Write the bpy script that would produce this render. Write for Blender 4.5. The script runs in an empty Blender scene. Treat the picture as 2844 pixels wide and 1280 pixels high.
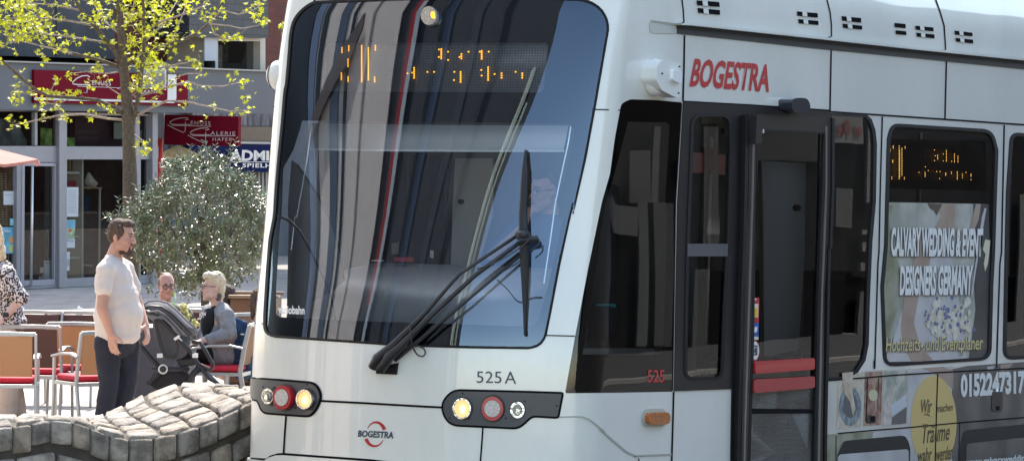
import bpy, bmesh, math, random
from mathutils import Vector, Matrix
from mathutils.geometry import delaunay_2d_cdt
R = math.radians
rnd = random.Random(7)
scn = bpy.context.scene
col = scn.collection
# ------------------------------------------------ camera
F_PX, CX, CY = 11000.0, 1422.0, 640.0
CAM_H, PITCH, ROLL = 2.6, 262 / 11000.0, 0.011
CAM = Vector((0, 0, CAM_H))
fwd = Vector((0, math.cos(PITCH), -math.sin(PITCH)))
up0 = Vector((0, math.sin(PITCH), math.cos(PITCH)))
rt0 = Vector((1, 0, 0))
rgt = rt0 * math.cos(ROLL) + up0 * math.sin(ROLL)
upv = up0 * math.cos(ROLL) - rt0 * math.sin(ROLL)
cd = bpy.data.cameras.new('camera'); cam = bpy.data.objects.new('camera', cd); col.objects.link(cam)
cd.sensor_width = 36; cd.lens = F_PX / 2844 * 36; cd.clip_start = 0.5; cd.clip_end = 2000
m = Matrix((rgt, upv, -fwd)).transposed().to_4x4(); m.translation = CAM
cam.matrix_world = m
scn.camera = cam
# ------------------------------------------------ sky, sun, exposure
SUN_EL, SUN_AZ = 50.0, -2.0       # azimuth measured from +Y towards +X
w = bpy.data.worlds.new('World'); scn.world = w; w.use_nodes = True
nt = w.node_tree; sky = nt.nodes.new('ShaderNodeTexSky'); sky.sky_type = 'NISHITA'; sky.sun_disc = False
sky.sun_elevation = R(SUN_EL); sky.sun_rotation = R(SUN_AZ); sky.air_density = 1.0; sky.dust_density = 0.8; sky.ozone_density = 1.0
bg = nt.nodes['Background']; bg.inputs[1].default_value = 0.15
wb = nt.nodes.new('ShaderNodeMix'); wb.data_type = 'RGBA'; wb.blend_type = 'MULTIPLY'; wb.inputs[0].default_value = 1; wb.inputs[7].default_value = (1.1, 1, .87, 1)
nt.links.new(sky.outputs[0], wb.inputs[6]); nt.links.new(wb.outputs[2], bg.inputs[0])
sd = bpy.data.lights.new('sun', 'SUN'); sd.energy = 2.7; sd.angle = R(0.5); sd.color = (1, .93, .84)
sun = bpy.data.objects.new('sun', sd); col.objects.link(sun)
sdir = Vector((math.sin(R(SUN_AZ)) * math.cos(R(SUN_EL)), math.cos(R(SUN_AZ)) * math.cos(R(SUN_EL)), math.sin(R(SUN_EL))))
sun.rotation_euler = (-sdir).to_track_quat('-Z', 'Y').to_euler(); sun.location = sdir * 50
scn.view_settings.view_transform = 'Standard'; scn.view_settings.look = 'None'
scn.view_settings.exposure = 1.98; scn.view_settings.gamma = 1

# ------------------------------------------------ helpers
def ray(X, Y): return fwd + rgt * ((X - CX) / F_PX) - upv * ((Y - CY) / F_PX)
def proj(p):
    d = p - CAM; z = d.dot(fwd)
    return (CX + F_PX * d.dot(rgt) / z, CY - F_PX * d.dot(upv) / z)
def at(X, Y, y):                       # point seen at (X, Y) whose world depth is y
    d = ray(X, Y); return CAM + d * (y / d.y)
def ground(X, Y, z=0.0):
    d = ray(X, Y); return CAM + d * ((z - CAM_H) / d.z)
def crop(x0, y0, s): return lambda x, y: (x0 + x / s, y0 + y / s)
cA = crop(700, 0, 1.9314); cB = crop(680, 560, 1.6098); cC = crop(1600, 0, 2.07); cD = crop(2250, 0, 2.069)
cE = crop(1560, 560, 1.6095); cF = crop(2200, 540, 1.5668); cL = crop(680, 1020, 4.458); cM = crop(1180, 1020, 4.458)
cN = crop(680, 0, 4.828); cP = crop(1880, 260, 2.6348); cQ = crop(2300, 320, 3.0496); cS = crop(2260, 1000, 4.1387)
cW = crop(0, 0, 1.931); cX_ = crop(0, 400, 2.8975); cY_ = crop(380, 0, 3.864); cZ = crop(380, 300, 3.864)
cG = crop(0, 580, 1.6556); cH = crop(0, 640, 3.863); cI = crop(380, 740, 3.409); cJ = crop(0, 860, 3.863); cK = crop(240, 590, 5.795)
cV = crop(0, 180, 3.8625); cT = crop(1300, 400, 3.863); cD0 = crop(0, 0, .9054)
def many(c, pts): return [c(*p) for p in pts]

_m = {}
def mat(name, color=(.5, .5, .5), rough=.5, metal=0, coat=0, emit=None, es=1, noise=0, nscale=8, bump=0, bscale=40,
        spec=.5, trans=0, dirt=0, alpha=1, aniso=None):
    if name in _m: return _m[name]
    M = bpy.data.materials.new(name); M.use_nodes = True; n = M.node_tree; b = n.nodes['Principled BSDF']
    b.inputs['Base Color'].default_value = (*color, 1); b.inputs['Roughness'].default_value = rough
    b.inputs['Metallic'].default_value = metal; b.inputs['Coat Weight'].default_value = coat; b.inputs['Coat Roughness'].default_value = .03
    b.inputs['Specular IOR Level'].default_value = spec
    tc = n.nodes.new('ShaderNodeTexCoord')
    def nz(scale, detail=5):
        t = n.nodes.new('ShaderNodeTexNoise'); t.inputs['Scale'].default_value = scale; t.inputs['Detail'].default_value = detail
        if aniso:
            mp = n.nodes.new('ShaderNodeMapping'); mp.inputs['Scale'].default_value = aniso
            n.links.new(tc.outputs['Object'], mp.inputs[0]); n.links.new(mp.outputs[0], t.inputs['Vector'])
        else: n.links.new(tc.outputs['Object'], t.inputs['Vector'])
        return t
    if noise:
        t = nz(nscale); mr = n.nodes.new('ShaderNodeMapRange'); mr.inputs['From Min'].default_value = .3; mr.inputs['From Max'].default_value = .7
        mr.inputs['To Min'].default_value = 1 - noise; mr.inputs['To Max'].default_value = 1 + noise
        mx = n.nodes.new('ShaderNodeMix'); mx.data_type = 'RGBA'; mx.blend_type = 'MULTIPLY'; mx.inputs[0].default_value = 1
        mx.inputs[6].default_value = (*color, 1)
        n.links.new(t.outputs[0], mr.inputs[0]); n.links.new(mr.outputs[0], mx.inputs[7]); n.links.new(mx.outputs[2], b.inputs['Base Color'])
    if bump:
        t = nz(bscale, 6); bp = n.nodes.new('ShaderNodeBump'); bp.inputs['Strength'].default_value = bump; bp.inputs['Distance'].default_value = .02
        n.links.new(t.outputs[0], bp.inputs['Height']); n.links.new(bp.outputs[0], b.inputs['Normal'])
    if emit:
        b.inputs['Emission Color'].default_value = (*emit, 1); b.inputs['Emission Strength'].default_value = es
    if trans:
        out = n.nodes['Material Output']; tr = n.nodes.new('ShaderNodeBsdfTranslucent'); tr.inputs[0].default_value = (*color, 1)
        mi = n.nodes.new('ShaderNodeMixShader'); mi.inputs[0].default_value = trans
        n.links.new(b.outputs[0], mi.inputs[1]); n.links.new(tr.outputs[0], mi.inputs[2]); n.links.new(mi.outputs[0], out.inputs[0])
    if alpha < 1: b.inputs['Alpha'].default_value = alpha
    _m[name] = M; return M
def ripple(n, sock, scale, amp, aniso=(1, 1, 1)):     # gentle unevenness of a large smooth pane or panel
    tc = n.nodes.new('ShaderNodeTexCoord'); mp = n.nodes.new('ShaderNodeMapping'); mp.inputs['Scale'].default_value = aniso
    no = n.nodes.new('ShaderNodeTexNoise'); no.inputs['Scale'].default_value = scale; no.inputs['Detail'].default_value = 1.0
    g = n.nodes.new('ShaderNodeNewGeometry'); a = n.nodes.new('ShaderNodeVectorMath'); a.operation = 'SUBTRACT'; a.inputs[1].default_value = (.5, .5, .5)
    b = n.nodes.new('ShaderNodeVectorMath'); b.operation = 'SCALE'; b.inputs['Scale'].default_value = amp
    c = n.nodes.new('ShaderNodeVectorMath'); c.operation = 'ADD'; d = n.nodes.new('ShaderNodeVectorMath'); d.operation = 'NORMALIZE'
    n.links.new(tc.outputs['Object'], mp.inputs[0]); n.links.new(mp.outputs[0], no.inputs['Vector']); n.links.new(no.outputs['Color'], a.inputs[0])
    n.links.new(a.outputs[0], b.inputs[0]); n.links.new(g.outputs['Normal'], c.inputs[0]); n.links.new(b.outputs[0], c.inputs[1]); n.links.new(c.outputs[0], d.inputs[0]); n.links.new(d.outputs[0], sock)
def glass(name, tint=(.6, .62, .62), ior=1.7, wave=0.0, wscale=1.2, aniso=(1, 1, 1), coat=(1, 1, 1)):
    if name in _m: return _m[name]
    M = bpy.data.materials.new(name); M.use_nodes = True; n = M.node_tree; n.nodes.clear()
    out = n.nodes.new('ShaderNodeOutputMaterial'); t = n.nodes.new('ShaderNodeBsdfTransparent'); t.inputs[0].default_value = (*tint, 1)
    g = n.nodes.new('ShaderNodeBsdfGlossy'); g.inputs['Roughness'].default_value = .0; g.inputs[0].default_value = (*coat, 1)
    fr = n.nodes.new('ShaderNodeFresnel'); fr.inputs[0].default_value = ior; mi = n.nodes.new('ShaderNodeMixShader')
    n.links.new(fr.outputs[0], mi.inputs[0]); n.links.new(t.outputs[0], mi.inputs[1]); n.links.new(g.outputs[0], mi.inputs[2]); n.links.new(mi.outputs[0], out.inputs[0])
    if wave: ripple(n, g.inputs['Normal'], wscale, wave, aniso)
    _m[name] = M; return M

def tag(o, label=None, cat=None, group=None, kind=None):
    if label: o['label'] = label
    if cat: o['category'] = cat
    if group: o['group'] = group
    if kind: o['kind'] = kind
    return o
def empty(name, loc=(0, 0, 0), rz=0, label=None, cat=None, group=None):
    o = bpy.data.objects.new(name, None); col.objects.link(o); o.location = loc; o.rotation_euler = (0, 0, rz); o.empty_display_size = .2
    return tag(o, label, cat, group)
def link_mesh(name, me, m, parent=None, smooth=False):
    o = bpy.data.objects.new(name, me); col.objects.link(o)
    if m:
        for mm in (m if isinstance(m, (list, tuple)) else [m]): me.materials.append(mm)
    if smooth: me.polygons.foreach_set('use_smooth', [True] * len(me.polygons))
    if parent is not None:
        o.parent = parent
    return o
def adopt(o, parent):                  # geometry given in world space becomes a part of a thing
    o.parent = parent
    o.matrix_parent_inverse = Matrix.Translation(-parent.location) if parent.type == 'EMPTY' else Matrix.Identity(4)
    return o
def merge(o, others):                  # surface pattern goes into its part's own mesh
    with bpy.context.temp_override(active_object=o, object=o, selected_objects=[o] + others, selected_editable_objects=[o] + others):
        bpy.ops.object.join()
    return o
def place_world(o):                    # geometry given in world space under a placed parent
    p = o.parent
    if p is not None:
        mw = Matrix.LocRotScale(p.location, p.rotation_euler, p.scale)
        if p.parent is not None: mw = Matrix.LocRotScale(p.parent.location, p.parent.rotation_euler, p.parent.scale) @ mw
        o.matrix_parent_inverse = mw.inverted()
    return o
class MB:                              # collects simple solids into one mesh
    def __init__(s): s.v = []; s.f = []
    def add(s, vs, fs):
        k = len(s.v); s.v += [tuple(v) for v in vs]; s.f += [tuple(i + k for i in f) for f in fs]
    def box(s, a, b, M=None):
        x0, y0, z0 = a; x1, y1, z1 = b
        vs = [Vector((x, y, z)) for z in (z0, z1) for x, y in ((x0, y0), (x1, y0), (x1, y1), (x0, y1))]
        if M: vs = [M @ v for v in vs]
        s.add(vs, [(3, 2, 1, 0), (4, 5, 6, 7), (0, 1, 5, 4), (1, 2, 6, 5), (2, 3, 7, 6), (3, 0, 4, 7)])
    def tube(s, pts, rad, n=8, flat=1.0, cap=True):
        pts = [Vector(p) for p in pts]; rs = rad if isinstance(rad, (list, tuple)) else [rad] * len(pts)
        rings = []; prev = None
        for i, p in enumerate(pts):
            d = (pts[min(i + 1, len(pts) - 1)] - pts[max(i - 1, 0)]).normalized()
            a = prev if prev is not None else (Vector((0, 0, 1)) if abs(d.z) < .9 else Vector((1, 0, 0)))
            a = (a - d * a.dot(d))
            if a.length < 1e-5: a = d.orthogonal()
            a.normalize(); b = d.cross(a); prev = a
            rings.append([p + a * (rs[i] * math.cos(2 * math.pi * k / n)) + b * (rs[i] * flat * math.sin(2 * math.pi * k / n)) for k in range(n)])
        vs = [v for r in rings for v in r]; fs = []
        for i in range(len(pts) - 1):
            for k in range(n): fs.append((i * n + k, i * n + (k + 1) % n, (i + 1) * n + (k + 1) % n, (i + 1) * n + k))
        if cap: fs += [tuple(range(n))[::-1], tuple((len(pts) - 1) * n + k for k in range(n))]
        s.add(vs, fs)
    def bar(s, pts, wv, hv):           # rectangular section along a polyline; wv, hv = half vectors
        wv, hv = Vector(wv), Vector(hv); n = len(pts); vs = []
        for p in pts:
            p = Vector(p); vs += [p - wv - hv, p + wv - hv, p + wv + hv, p - wv + hv]
        fs = [(3, 2, 1, 0), tuple((n - 1) * 4 + k for k in range(4))]
        for i in range(n - 1):
            for k in range(4): fs.append((i * 4 + k, i * 4 + (k + 1) % 4, (i + 1) * 4 + (k + 1) % 4, (i + 1) * 4 + k))
        s.add(vs, fs)
    def ell(s, c, r, M=None, nu=12, nv=8):
        c = Vector(c); vs = []; fs = []
        for j in range(1, nv):
            a = math.pi * j / nv
            for i in range(nu):
                b = 2 * math.pi * i / nu
                v = Vector((r[0] * math.sin(a) * math.cos(b), r[1] * math.sin(a) * math.sin(b), r[2] * math.cos(a)))
                vs.append(c + (M @ v if M else v))
        t = Vector((0, 0, r[2])); vs += [c + (M @ t if M else t), c - (M @ t if M else t)]
        for j in range(nv - 2):
            for i in range(nu): fs.append((j * nu + i, (j + 1) * nu + i, (j + 1) * nu + (i + 1) % nu, j * nu + (i + 1) % nu))
        N = (nv - 1) * nu
        for i in range(nu): fs += [(N, i, (i + 1) % nu), (N + 1, (nv - 2) * nu + (i + 1) % nu, (nv - 2) * nu + i)]
        s.add(vs, fs)
    def disc(s, c, n, r, h, seg=24, r2=None):     # short cylinder standing on c along n
        n = Vector(n).normalized(); s.tube([Vector(c), Vector(c) + n * h], [r, r2 if r2 is not None else r], seg)
    def build(s, name, m, parent=None, smooth=False, bevel=0):
        me = bpy.data.meshes.new(name); me.from_pydata(s.v, [], s.f)
        bm = bmesh.new(); bm.from_mesh(me); bmesh.ops.recalc_face_normals(bm, faces=bm.faces); bm.to_mesh(me); bm.free()
        o = link_mesh(name, me, m, parent, smooth)
        if bevel:
            b = o.modifiers.new('bevel', 'BEVEL'); b.width = bevel; b.segments = 2; b.limit_method = 'ANGLE'
        return o

def in_poly(x, y, P):
    c = False; j = len(P) - 1
    for i in range(len(P)):
        xi, yi = P[i]; xj, yj = P[j]
        if (yi > y) != (yj > y) and x < (xj - xi) * (y - yi) / (yj - yi + 1e-12) + xi: c = not c
        j = i
    return c
def rr(P, r, seg=5):                   # round the corners of a polygon
    out = []; n = len(P)
    for i in range(n):
        p0, p, p1 = Vector(P[i - 1]), Vector(P[i]), Vector(P[(i + 1) % n]); rad = r[i] if isinstance(r, (list, tuple)) else r
        a = p0 - p; b = p1 - p; l = min(rad, a.length * .48, b.length * .48)
        if rad <= 0: out.append(tuple(p)); continue
        A = p + a.normalized() * l; B = p + b.normalized() * l
        for k in range(seg + 1):
            t = k / seg; q = A * (1 - t) ** 2 + p * 2 * t * (1 - t) + B * t * t; out.append(tuple(q))
    return out
def chk(P, cut=5.0, it=2, closed=True):      # soften the corners of a traced curve
    for _ in range(it):
        out = []; n = len(P)
        for i in range(n if closed else n - 1):
            a, b = Vector(P[i]), Vector(P[(i + 1) % n]); L = (b - a).length; k = min(.25, cut / max(L, 1e-6))
            if not closed and i == 0: out.append(tuple(a))
            else: out.append(tuple(a.lerp(b, k)))
            if not closed and i == n - 2: out.append(tuple(b))
            else: out.append(tuple(a.lerp(b, 1 - k)))
        P = out
    return P
def sm3(P, it=2):                            # the same for a line in space
    P = [Vector(p) for p in P]
    for _ in range(it):
        out = [P[0]]
        for i in range(len(P) - 1): out += [P[i].lerp(P[i + 1], .25), P[i].lerp(P[i + 1], .75)]
        P = out + [P[-1]]
    return P
def quad(x0, y0, x1, y1, r=0):
    P = [(x0, y0), (x1, y0), (x1, y1), (x0, y1)]
    return rr(P, r) if r else P
def circ(cx, cy, rx, ry, n=28): return [(cx + rx * math.cos(2 * math.pi * k / n), cy + ry * math.sin(2 * math.pi * k / n)) for k in range(n)]

class Surf:                            # a real surface: pt(a, b, off) in world, inv(X, Y) finds where a sight line meets it
    step = None
    def patch(s, name, outline, m, parent=None, off=0.0, thick=0.0, holes=(), raw=False, maxseg=None, smooth=True, wall=True):
        def conv(P):
            out = []
            for i, p in enumerate(P):
                q = P[(i + 1) % len(P)]
                if len(p) == 3 or len(q) == 3 or raw:
                    A = p[1:] if len(p) == 3 else (p if raw else s.inv(*p)); out.append(tuple(A))
                    B = q[1:] if len(q) == 3 else (q if raw else s.inv(*q)); L = math.hypot(A[0] - B[0], A[1] - B[1]); n = max(1, int(L / (maxseg or .12)))
                    for k in range(1, n): out.append((A[0] + (B[0] - A[0]) * k / n, A[1] + (B[1] - A[1]) * k / n))
                else:
                    L = math.hypot(p[0] - q[0], p[1] - q[1]); n = max(1, int(L / 30)) if s.step else 1
                    for k in range(n): out.append(s.inv(p[0] + (q[0] - p[0]) * k / n, p[1] + (q[1] - p[1]) * k / n))
            return out
        O = conv(outline); H = [conv(h) for h in holes]
        V = [Vector(p) for p in O]; E = [(i, (i + 1) % len(O)) for i in range(len(O))]
        for h in H:
            k = len(V); V += [Vector(p) for p in h]; E += [(k + i, k + (i + 1) % len(h)) for i in range(len(h))]
        if s.step:
            x0 = min(p[0] for p in O); x1 = max(p[0] for p in O); y0 = min(p[1] for p in O); y1 = max(p[1] for p in O)
            for (gx, gy) in s.grid(x0, x1, y0, y1):
                if in_poly(gx, gy, O) and not any(in_poly(gx, gy, h) for h in H): V.append(Vector((gx, gy)))
        vo, eo, fo, _, _, _ = delaunay_2d_cdt(V, E, [], 0, 1e-6)
        F = []
        for f in fo:
            cx = sum(vo[i].x for i in f) / len(f); cy = sum(vo[i].y for i in f) / len(f)
            if in_poly(cx, cy, O) and not any(in_poly(cx, cy, h) for h in H): F.append(list(f))
        top = off + thick
        vs = [s.pt(v.x, v.y, top) for v in vo]; ns = [s.nrm(v.x, v.y) for v in vo]; F2 = []
        for f in F:
            a, b, c = vs[f[0]], vs[f[1]], vs[f[2]]
            if (b - a).cross(c - a).dot(ns[f[0]]) < 0: f = f[::-1]
            F2.append(tuple(f))
        if thick and wall:
            for L in [O] + H:
                k = len(vs); n = len(L)
                sgn = 1 if sum(L[i - 1][0] * L[i][1] - L[i][0] * L[i - 1][1] for i in range(n)) > 0 else -1
                T = [s.pt(p[0], p[1], top) for p in L]; Bt = [s.pt(p[0], p[1], off) for p in L]
                for i in range(n):
                    j = (i + 1) % n; q = [T[i], T[j], Bt[j], Bt[i]]; kk = len(vs); vs += q
                    nn = (T[j] - T[i]).cross(Bt[i] - T[i])
                    nn = nn.normalized() if nn.length > 1e-9 else Vector((0, 0, 1))
                    ns += [nn] * 4; F2.append((kk, kk + 1, kk + 2, kk + 3))
        me = bpy.data.meshes.new(name); me.from_pydata(vs, [], F2)
        o = link_mesh(name, me, m, parent, smooth)
        if smooth:
            try: me.normals_split_custom_set_from_vertices(ns)
            except Exception: pass
        return o
    def ribbon(s, name, pts, wpx, m, parent=None, off=.002, thick=.002):
        o = s.patch(name, ribbon_poly(pts, wpx), m, parent, off, thick); return o
    def text(s, name, string, q, m, parent=None, bold=0.0, off=.003, shear=0, extr=0.0, spacing=1.0):
        # q: four corners in the photograph of the text's bounding box: top-left, top-right, bottom-right, bottom-left
        cu = bpy.data.curves.new('t', 'FONT'); cu.body = string; cu.offset = bold; cu.resolution_u = 3; cu.shear = shear; cu.space_character = spacing
        to = bpy.data.objects.new('t', cu); col.objects.link(to)
        dg = bpy.context.evaluated_depsgraph_get(); me = bpy.data.meshes.new_from_object(to.evaluated_get(dg)); bpy.data.objects.remove(to)
        xs = [v.co.x for v in me.vertices]; ys = [v.co.y for v in me.vertices]
        x0, x1, y0, y1 = min(xs), max(xs), min(ys), max(ys)
        tl, tr, br, bl = [Vector(p) for p in q]
        for v in me.vertices:
            a = (v.co.x - x0) / (x1 - x0); b = (v.co.y - y0) / (y1 - y0)
            p = (bl * (1 - a) + br * a) * (1 - b) + (tl * (1 - a) + tr * a) * b
            A = s.inv(p.x, p.y); v.co = s.pt(A[0], A[1], off)
        me.name = name
        return link_mesh(name, me, m, parent)
def ribbon_poly(pts, wpx):
    P = [Vector(p) for p in pts]; L = []; Rr = []
    for i, p in enumerate(P):
        d = (P[min(i + 1, len(P) - 1)] - P[max(i - 1, 0)]).normalized(); n = Vector((-d.y, d.x))
        wd = (wpx[i] if isinstance(wpx, (list, tuple)) else wpx) / 2
        L.append(tuple(p + n * wd)); Rr.append(tuple(p - n * wd))
    return L + Rr[::-1]
class Plane(Surf):
    def __init__(s, o, a, b):
        s.o = Vector(o); s.a = Vector(a).normalized(); s.b = Vector(b).normalized(); n = s.a.cross(s.b).normalized()
        if n.dot(s.o - CAM) > 0: n = -n
        s.n = n
    def pt(s, a, b, off=0): return s.o + s.a * a + s.b * b + s.n * off
    def nrm(s, a, b): return s.n
    def inv(s, X, Y):
        d = ray(X, Y); t = (s.o - CAM).dot(s.n) / d.dot(s.n); p = CAM + d * t - s.o
        return (p.dot(s.a), p.dot(s.b))
    def shifted(s, off):
        if abs(off) < 1e-4: return s
        q = Plane(s.o + s.n * off, s.a, s.b); q.n = s.n; return q
    def at(s, X, Y, off=0): q = s.shifted(off); a = q.inv(X, Y); return q.pt(a[0], a[1], 0)
    def patch(s, name, outline, m, parent=None, off=0.0, thick=0.0, holes=(), raw=False, **k):
        return Surf.patch(s.shifted(off + thick), name, outline, m, parent, -thick, thick, holes, raw, **k)
    def text(s, name, string, q, m, parent=None, bold=0.0, off=.003, shear=0, extr=0.0, spacing=1.0):
        return Surf.text(s.shifted(off), name, string, q, m, parent, bold, 0, shear, extr, spacing)
# ------------------------------------------------ the tram's body surface
ang = math.atan2(6489, 11000)
TS = Vector((math.sin(ang), math.cos(ang), -.0228)).normalized()      # towards the rear
TQ = Vector((math.cos(ang), -math.sin(ang), 0)).normalized()          # towards the side facing the camera
TU = TQ.cross(TS).normalized()
if TU.z < 0: TU = -TU
W2 = 1.27
C0 = .265
pts = [(i * .02, C0 * (i * .02) ** 2) for i in range(56)]
P0, P1, P2, P3 = Vector((1.10, C0 * 1.21)), Vector((1.19, C0 * 1.21 + .053)), Vector((1.27, .44)), Vector((1.27, .59))
pts += [tuple(P0 * (1 - t) ** 3 + P1 * 3 * t * (1 - t) ** 2 + P2 * 3 * t * t * (1 - t) + P3 * t ** 3) for t in [k / 20 for k in range(1, 21)]]
acc = 0; plan = [(0.0, 0.0, 0.0)]
for i in range(1, len(pts)):
    acc += math.hypot(pts[i][0] - pts[i - 1][0], pts[i][1] - pts[i - 1][1]); plan.append((acc, pts[i][0], pts[i][1]))
TC = acc
def planf(t):
    a = abs(t)
    if a >= TC: q, u = W2, plan[-1][2]; extra = a - TC
    else:
        lo, hi = 0, len(plan) - 1
        while hi - lo > 1:
            mid = (lo + hi) // 2
            if plan[mid][0] <= a: lo = mid
            else: hi = mid
        k = (a - plan[lo][0]) / (plan[hi][0] - plan[lo][0]); q = plan[lo][1] + (plan[hi][1] - plan[lo][1]) * k; u = plan[lo][2] + (plan[hi][2] - plan[lo][2]) * k; extra = 0
    return (q if t >= 0 else -q), u, extra
def sp(x, r=.12): return r * math.log1p(math.exp(x / r)) if x / r < 30 else x
def setback(z):
    b = math.tan(R(13.5)) * sp(z - 1.25)
    if z > 3.3: b += .9 * (z - 3.3) ** 2
    return b
def kz(z):
    t = min(1, max(0, (z - 1.2) / 2.0)); t = t * t * (3 - 2 * t); return 1 - .42 * t
class Tram(Surf):
    step = .07
    def __init__(s):
        s.O = Vector((0, 0, 0)); p = at(1044, 1204, 24.4); s.O = p - s.raw(0, .62); s.g = None; s.cache = {}
    def raw(s, t, z):
        q, u, e = planf(t); ins = .30 * max(0, z - 3.32) ** 2
        q2 = q - (ins if q > 0 else -ins) * min(1, abs(q) / W2)
        return TS * (u * kz(z) + e + setback(z)) + TQ * q2 + TU * z
    def nrm(s, t, z):
        e = .01; a = s.raw(t + e, z) - s.raw(t - e, z); b = s.raw(t, z + e) - s.raw(t, z - e)
        return a.cross(b).normalized()
    def pt(s, t, z, off=0):
        p = s.O + s.raw(t, z); return p + s.nrm(t, z) * off if off else p
    def T(s, u, q, z): return s.O + TS * u + TQ * q + TU * z
    def inv(s, X, Y):
        k = (round(X, 2), round(Y, 2))
        if k in s.cache: return s.cache[k]
        if s.g is None:
            s.g = []
            for i in range(-16, 125):
                for j in range(2, 44):
                    t, z = i * .1, j * .1; p = s.pt(t, z)
                    if s.nrm(t, z).dot(p - CAM) < 0: s.g.append((proj(p), t, z))
        best = min(s.g, key=lambda g: (g[0][0] - X) ** 2 + (g[0][1] - Y) ** 2); t, z = best[1], best[2]
        for _ in range(12):
            p = proj(s.pt(t, z)); ex, ey = X - p[0], Y - p[1]
            if abs(ex) + abs(ey) < .01: break
            e = .002; pt_ = proj(s.pt(t + e, z)); pz_ = proj(s.pt(t, z + e))
            a, b, c, d = (pt_[0] - p[0]) / e, (pz_[0] - p[0]) / e, (pt_[1] - p[1]) / e, (pz_[1] - p[1]) / e
            D = a * d - b * c
            if abs(D) < 1e-3: break
            dt, dz = (d * ex - b * ey) / D, (-c * ex + a * ey) / D
            t += max(-.15, min(.15, dt)); z += max(-.3, min(.3, dz))
        s.cache[k] = (t, z); return (t, z)
    def grid(s, x0, x1, y0, y1):
        out = []; i0 = math.floor(x0 / .06)
        i = i0
        while i * .06 < x1:
            x = i * .06
            flat = x > TC + .12
            if flat and i % 8: i += 1; continue
            ys = .09
            j = math.floor(y0 / ys)
            while j * ys < y1:
                y = j * ys
                if not flat or y > 3.2 or j % 5 == 0: out.append((x + 1.3e-3, y + 1.7e-3))
                j += 1
            i += 1
        return out
tr = Tram()
# ------------------------------------------------ tram materials
WHITE = mat('tram_white_paint', (.76, .755, .69), .28, coat=.8, noise=.045, nscale=1.3)
def grime(M, c, amt, aniso):
    n = M.node_tree; b = n.nodes['Principled BSDF']; src = b.inputs['Base Color'].links[0].from_socket
    tc = n.nodes.new('ShaderNodeTexCoord'); mp = n.nodes.new('ShaderNodeMapping'); mp.inputs['Scale'].default_value = aniso; no = n.nodes.new('ShaderNodeTexNoise'); no.inputs['Scale'].default_value = 1.0; no.inputs['Detail'].default_value = 7
    mr = n.nodes.new('ShaderNodeMapRange'); mr.inputs['From Min'].default_value = .5; mr.inputs['From Max'].default_value = .8; mr.inputs['To Max'].default_value = amt; mx = n.nodes.new('ShaderNodeMix'); mx.data_type = 'RGBA'; mx.inputs[7].default_value = (*c, 1)
    n.links.new(tc.outputs['Object'], mp.inputs[0]); n.links.new(mp.outputs[0], no.inputs['Vector']); n.links.new(no.outputs[0], mr.inputs[0]); n.links.new(mr.outputs[0], mx.inputs[0]); n.links.new(src, mx.inputs[6]); n.links.new(mx.outputs[2], b.inputs['Base Color'])
grime(WHITE, (.42, .38, .28), .10, (3, 3, .6)); grime(WHITE, (.4, .37, .3), .07, (24, 24, 14))
for _s in ('Normal', 'Coat Normal'): ripple(WHITE.node_tree, WHITE.node_tree.nodes['Principled BSDF'].inputs[_s], 1.1, .05, (1, 1, .6))
WHITE2 = mat('tram_housing_white', (.74, .735, .69), .4, coat=.2)
SEAM = mat('panel_gap', (.006, .006, .007), .8, spec=.1)
RUBBER = mat('black_rubber', (.009, .008, .009), .6, spec=.25)
FRIT = mat('black_glass_border', (.004, .004, .005), .6, spec=.1)
DKGREY = mat('dark_grey_lacquer', (.05, .051, .057), .42, coat=.15)
DOORM = mat('door_frame_metal', (.038, .033, .032), .35, metal=.3, coat=.15, spec=.3)
GLW = glass('windscreen_glass', (.72, .76, .78), 2.1, .04, 1.6, (1.0, 1.0, .22), (.66, .79, .97))
GLS = glass('tram_side_glass', (.7, .72, .72), 1.5, .006, 1.2, (1, 1, .4))
RED = mat('signal_red', (.5, .02, .025), .35, coat=.3)
LEDM = mat('amber_led', (.9, .4, .02), .4, emit=(1, .42, .02), es=.75)
INTD = mat('interior_dark_trim', (.03, .03, .032), .6, noise=.15)
INTG = mat('interior_grey_panel', (.4, .41, .42), .55, noise=.05, nscale=3)
DASH = mat('dashboard_grey', (.26, .265, .28), .45, noise=.05)
LETK = mat('lettering_dark', (.03, .05, .08), .4)
LETW = mat('lettering_white', (.8, .8, .76), .45)
LETG = mat('lettering_gold', (.66, .55, .25), .45)
BRED = mat('lettering_red', (.48, .015, .02), .4)
tram = empty('tram', tuple(tr.O), 0, 'white tram with curved dark windscreen and single wiper, numbered 525 A', 'tram')
def tp(o): o.parent = tram; return place_world(o)
def tpatch(name, P, m, off=0, thick=0, holes=(), parent=None, **k):
    o = tr.patch(name, P, m, parent or tram, off, thick, holes, **k); return adopt(o, parent or tram)
def tribbon(name, pts, w, m=None, off=.0025, thick=.002, parent=None):
    o = tr.patch(name, ribbon_poly(pts, w), m or SEAM, parent or tram, off, thick); return adopt(o, parent or tram)
def ttext(name, s, q, m, bold=0, off=.004, shear=0, parent=None, spacing=1.0):
    o = tr.text(name, s, q, m, parent or tram, bold, off, shear, 0, spacing); return adopt(o, parent or tram)
def tb(mb, name, m, parent=None, smooth=False, bevel=0):
    o = mb.build(name, m, parent or tram, smooth, bevel); return adopt(o, parent or tram)
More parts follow.
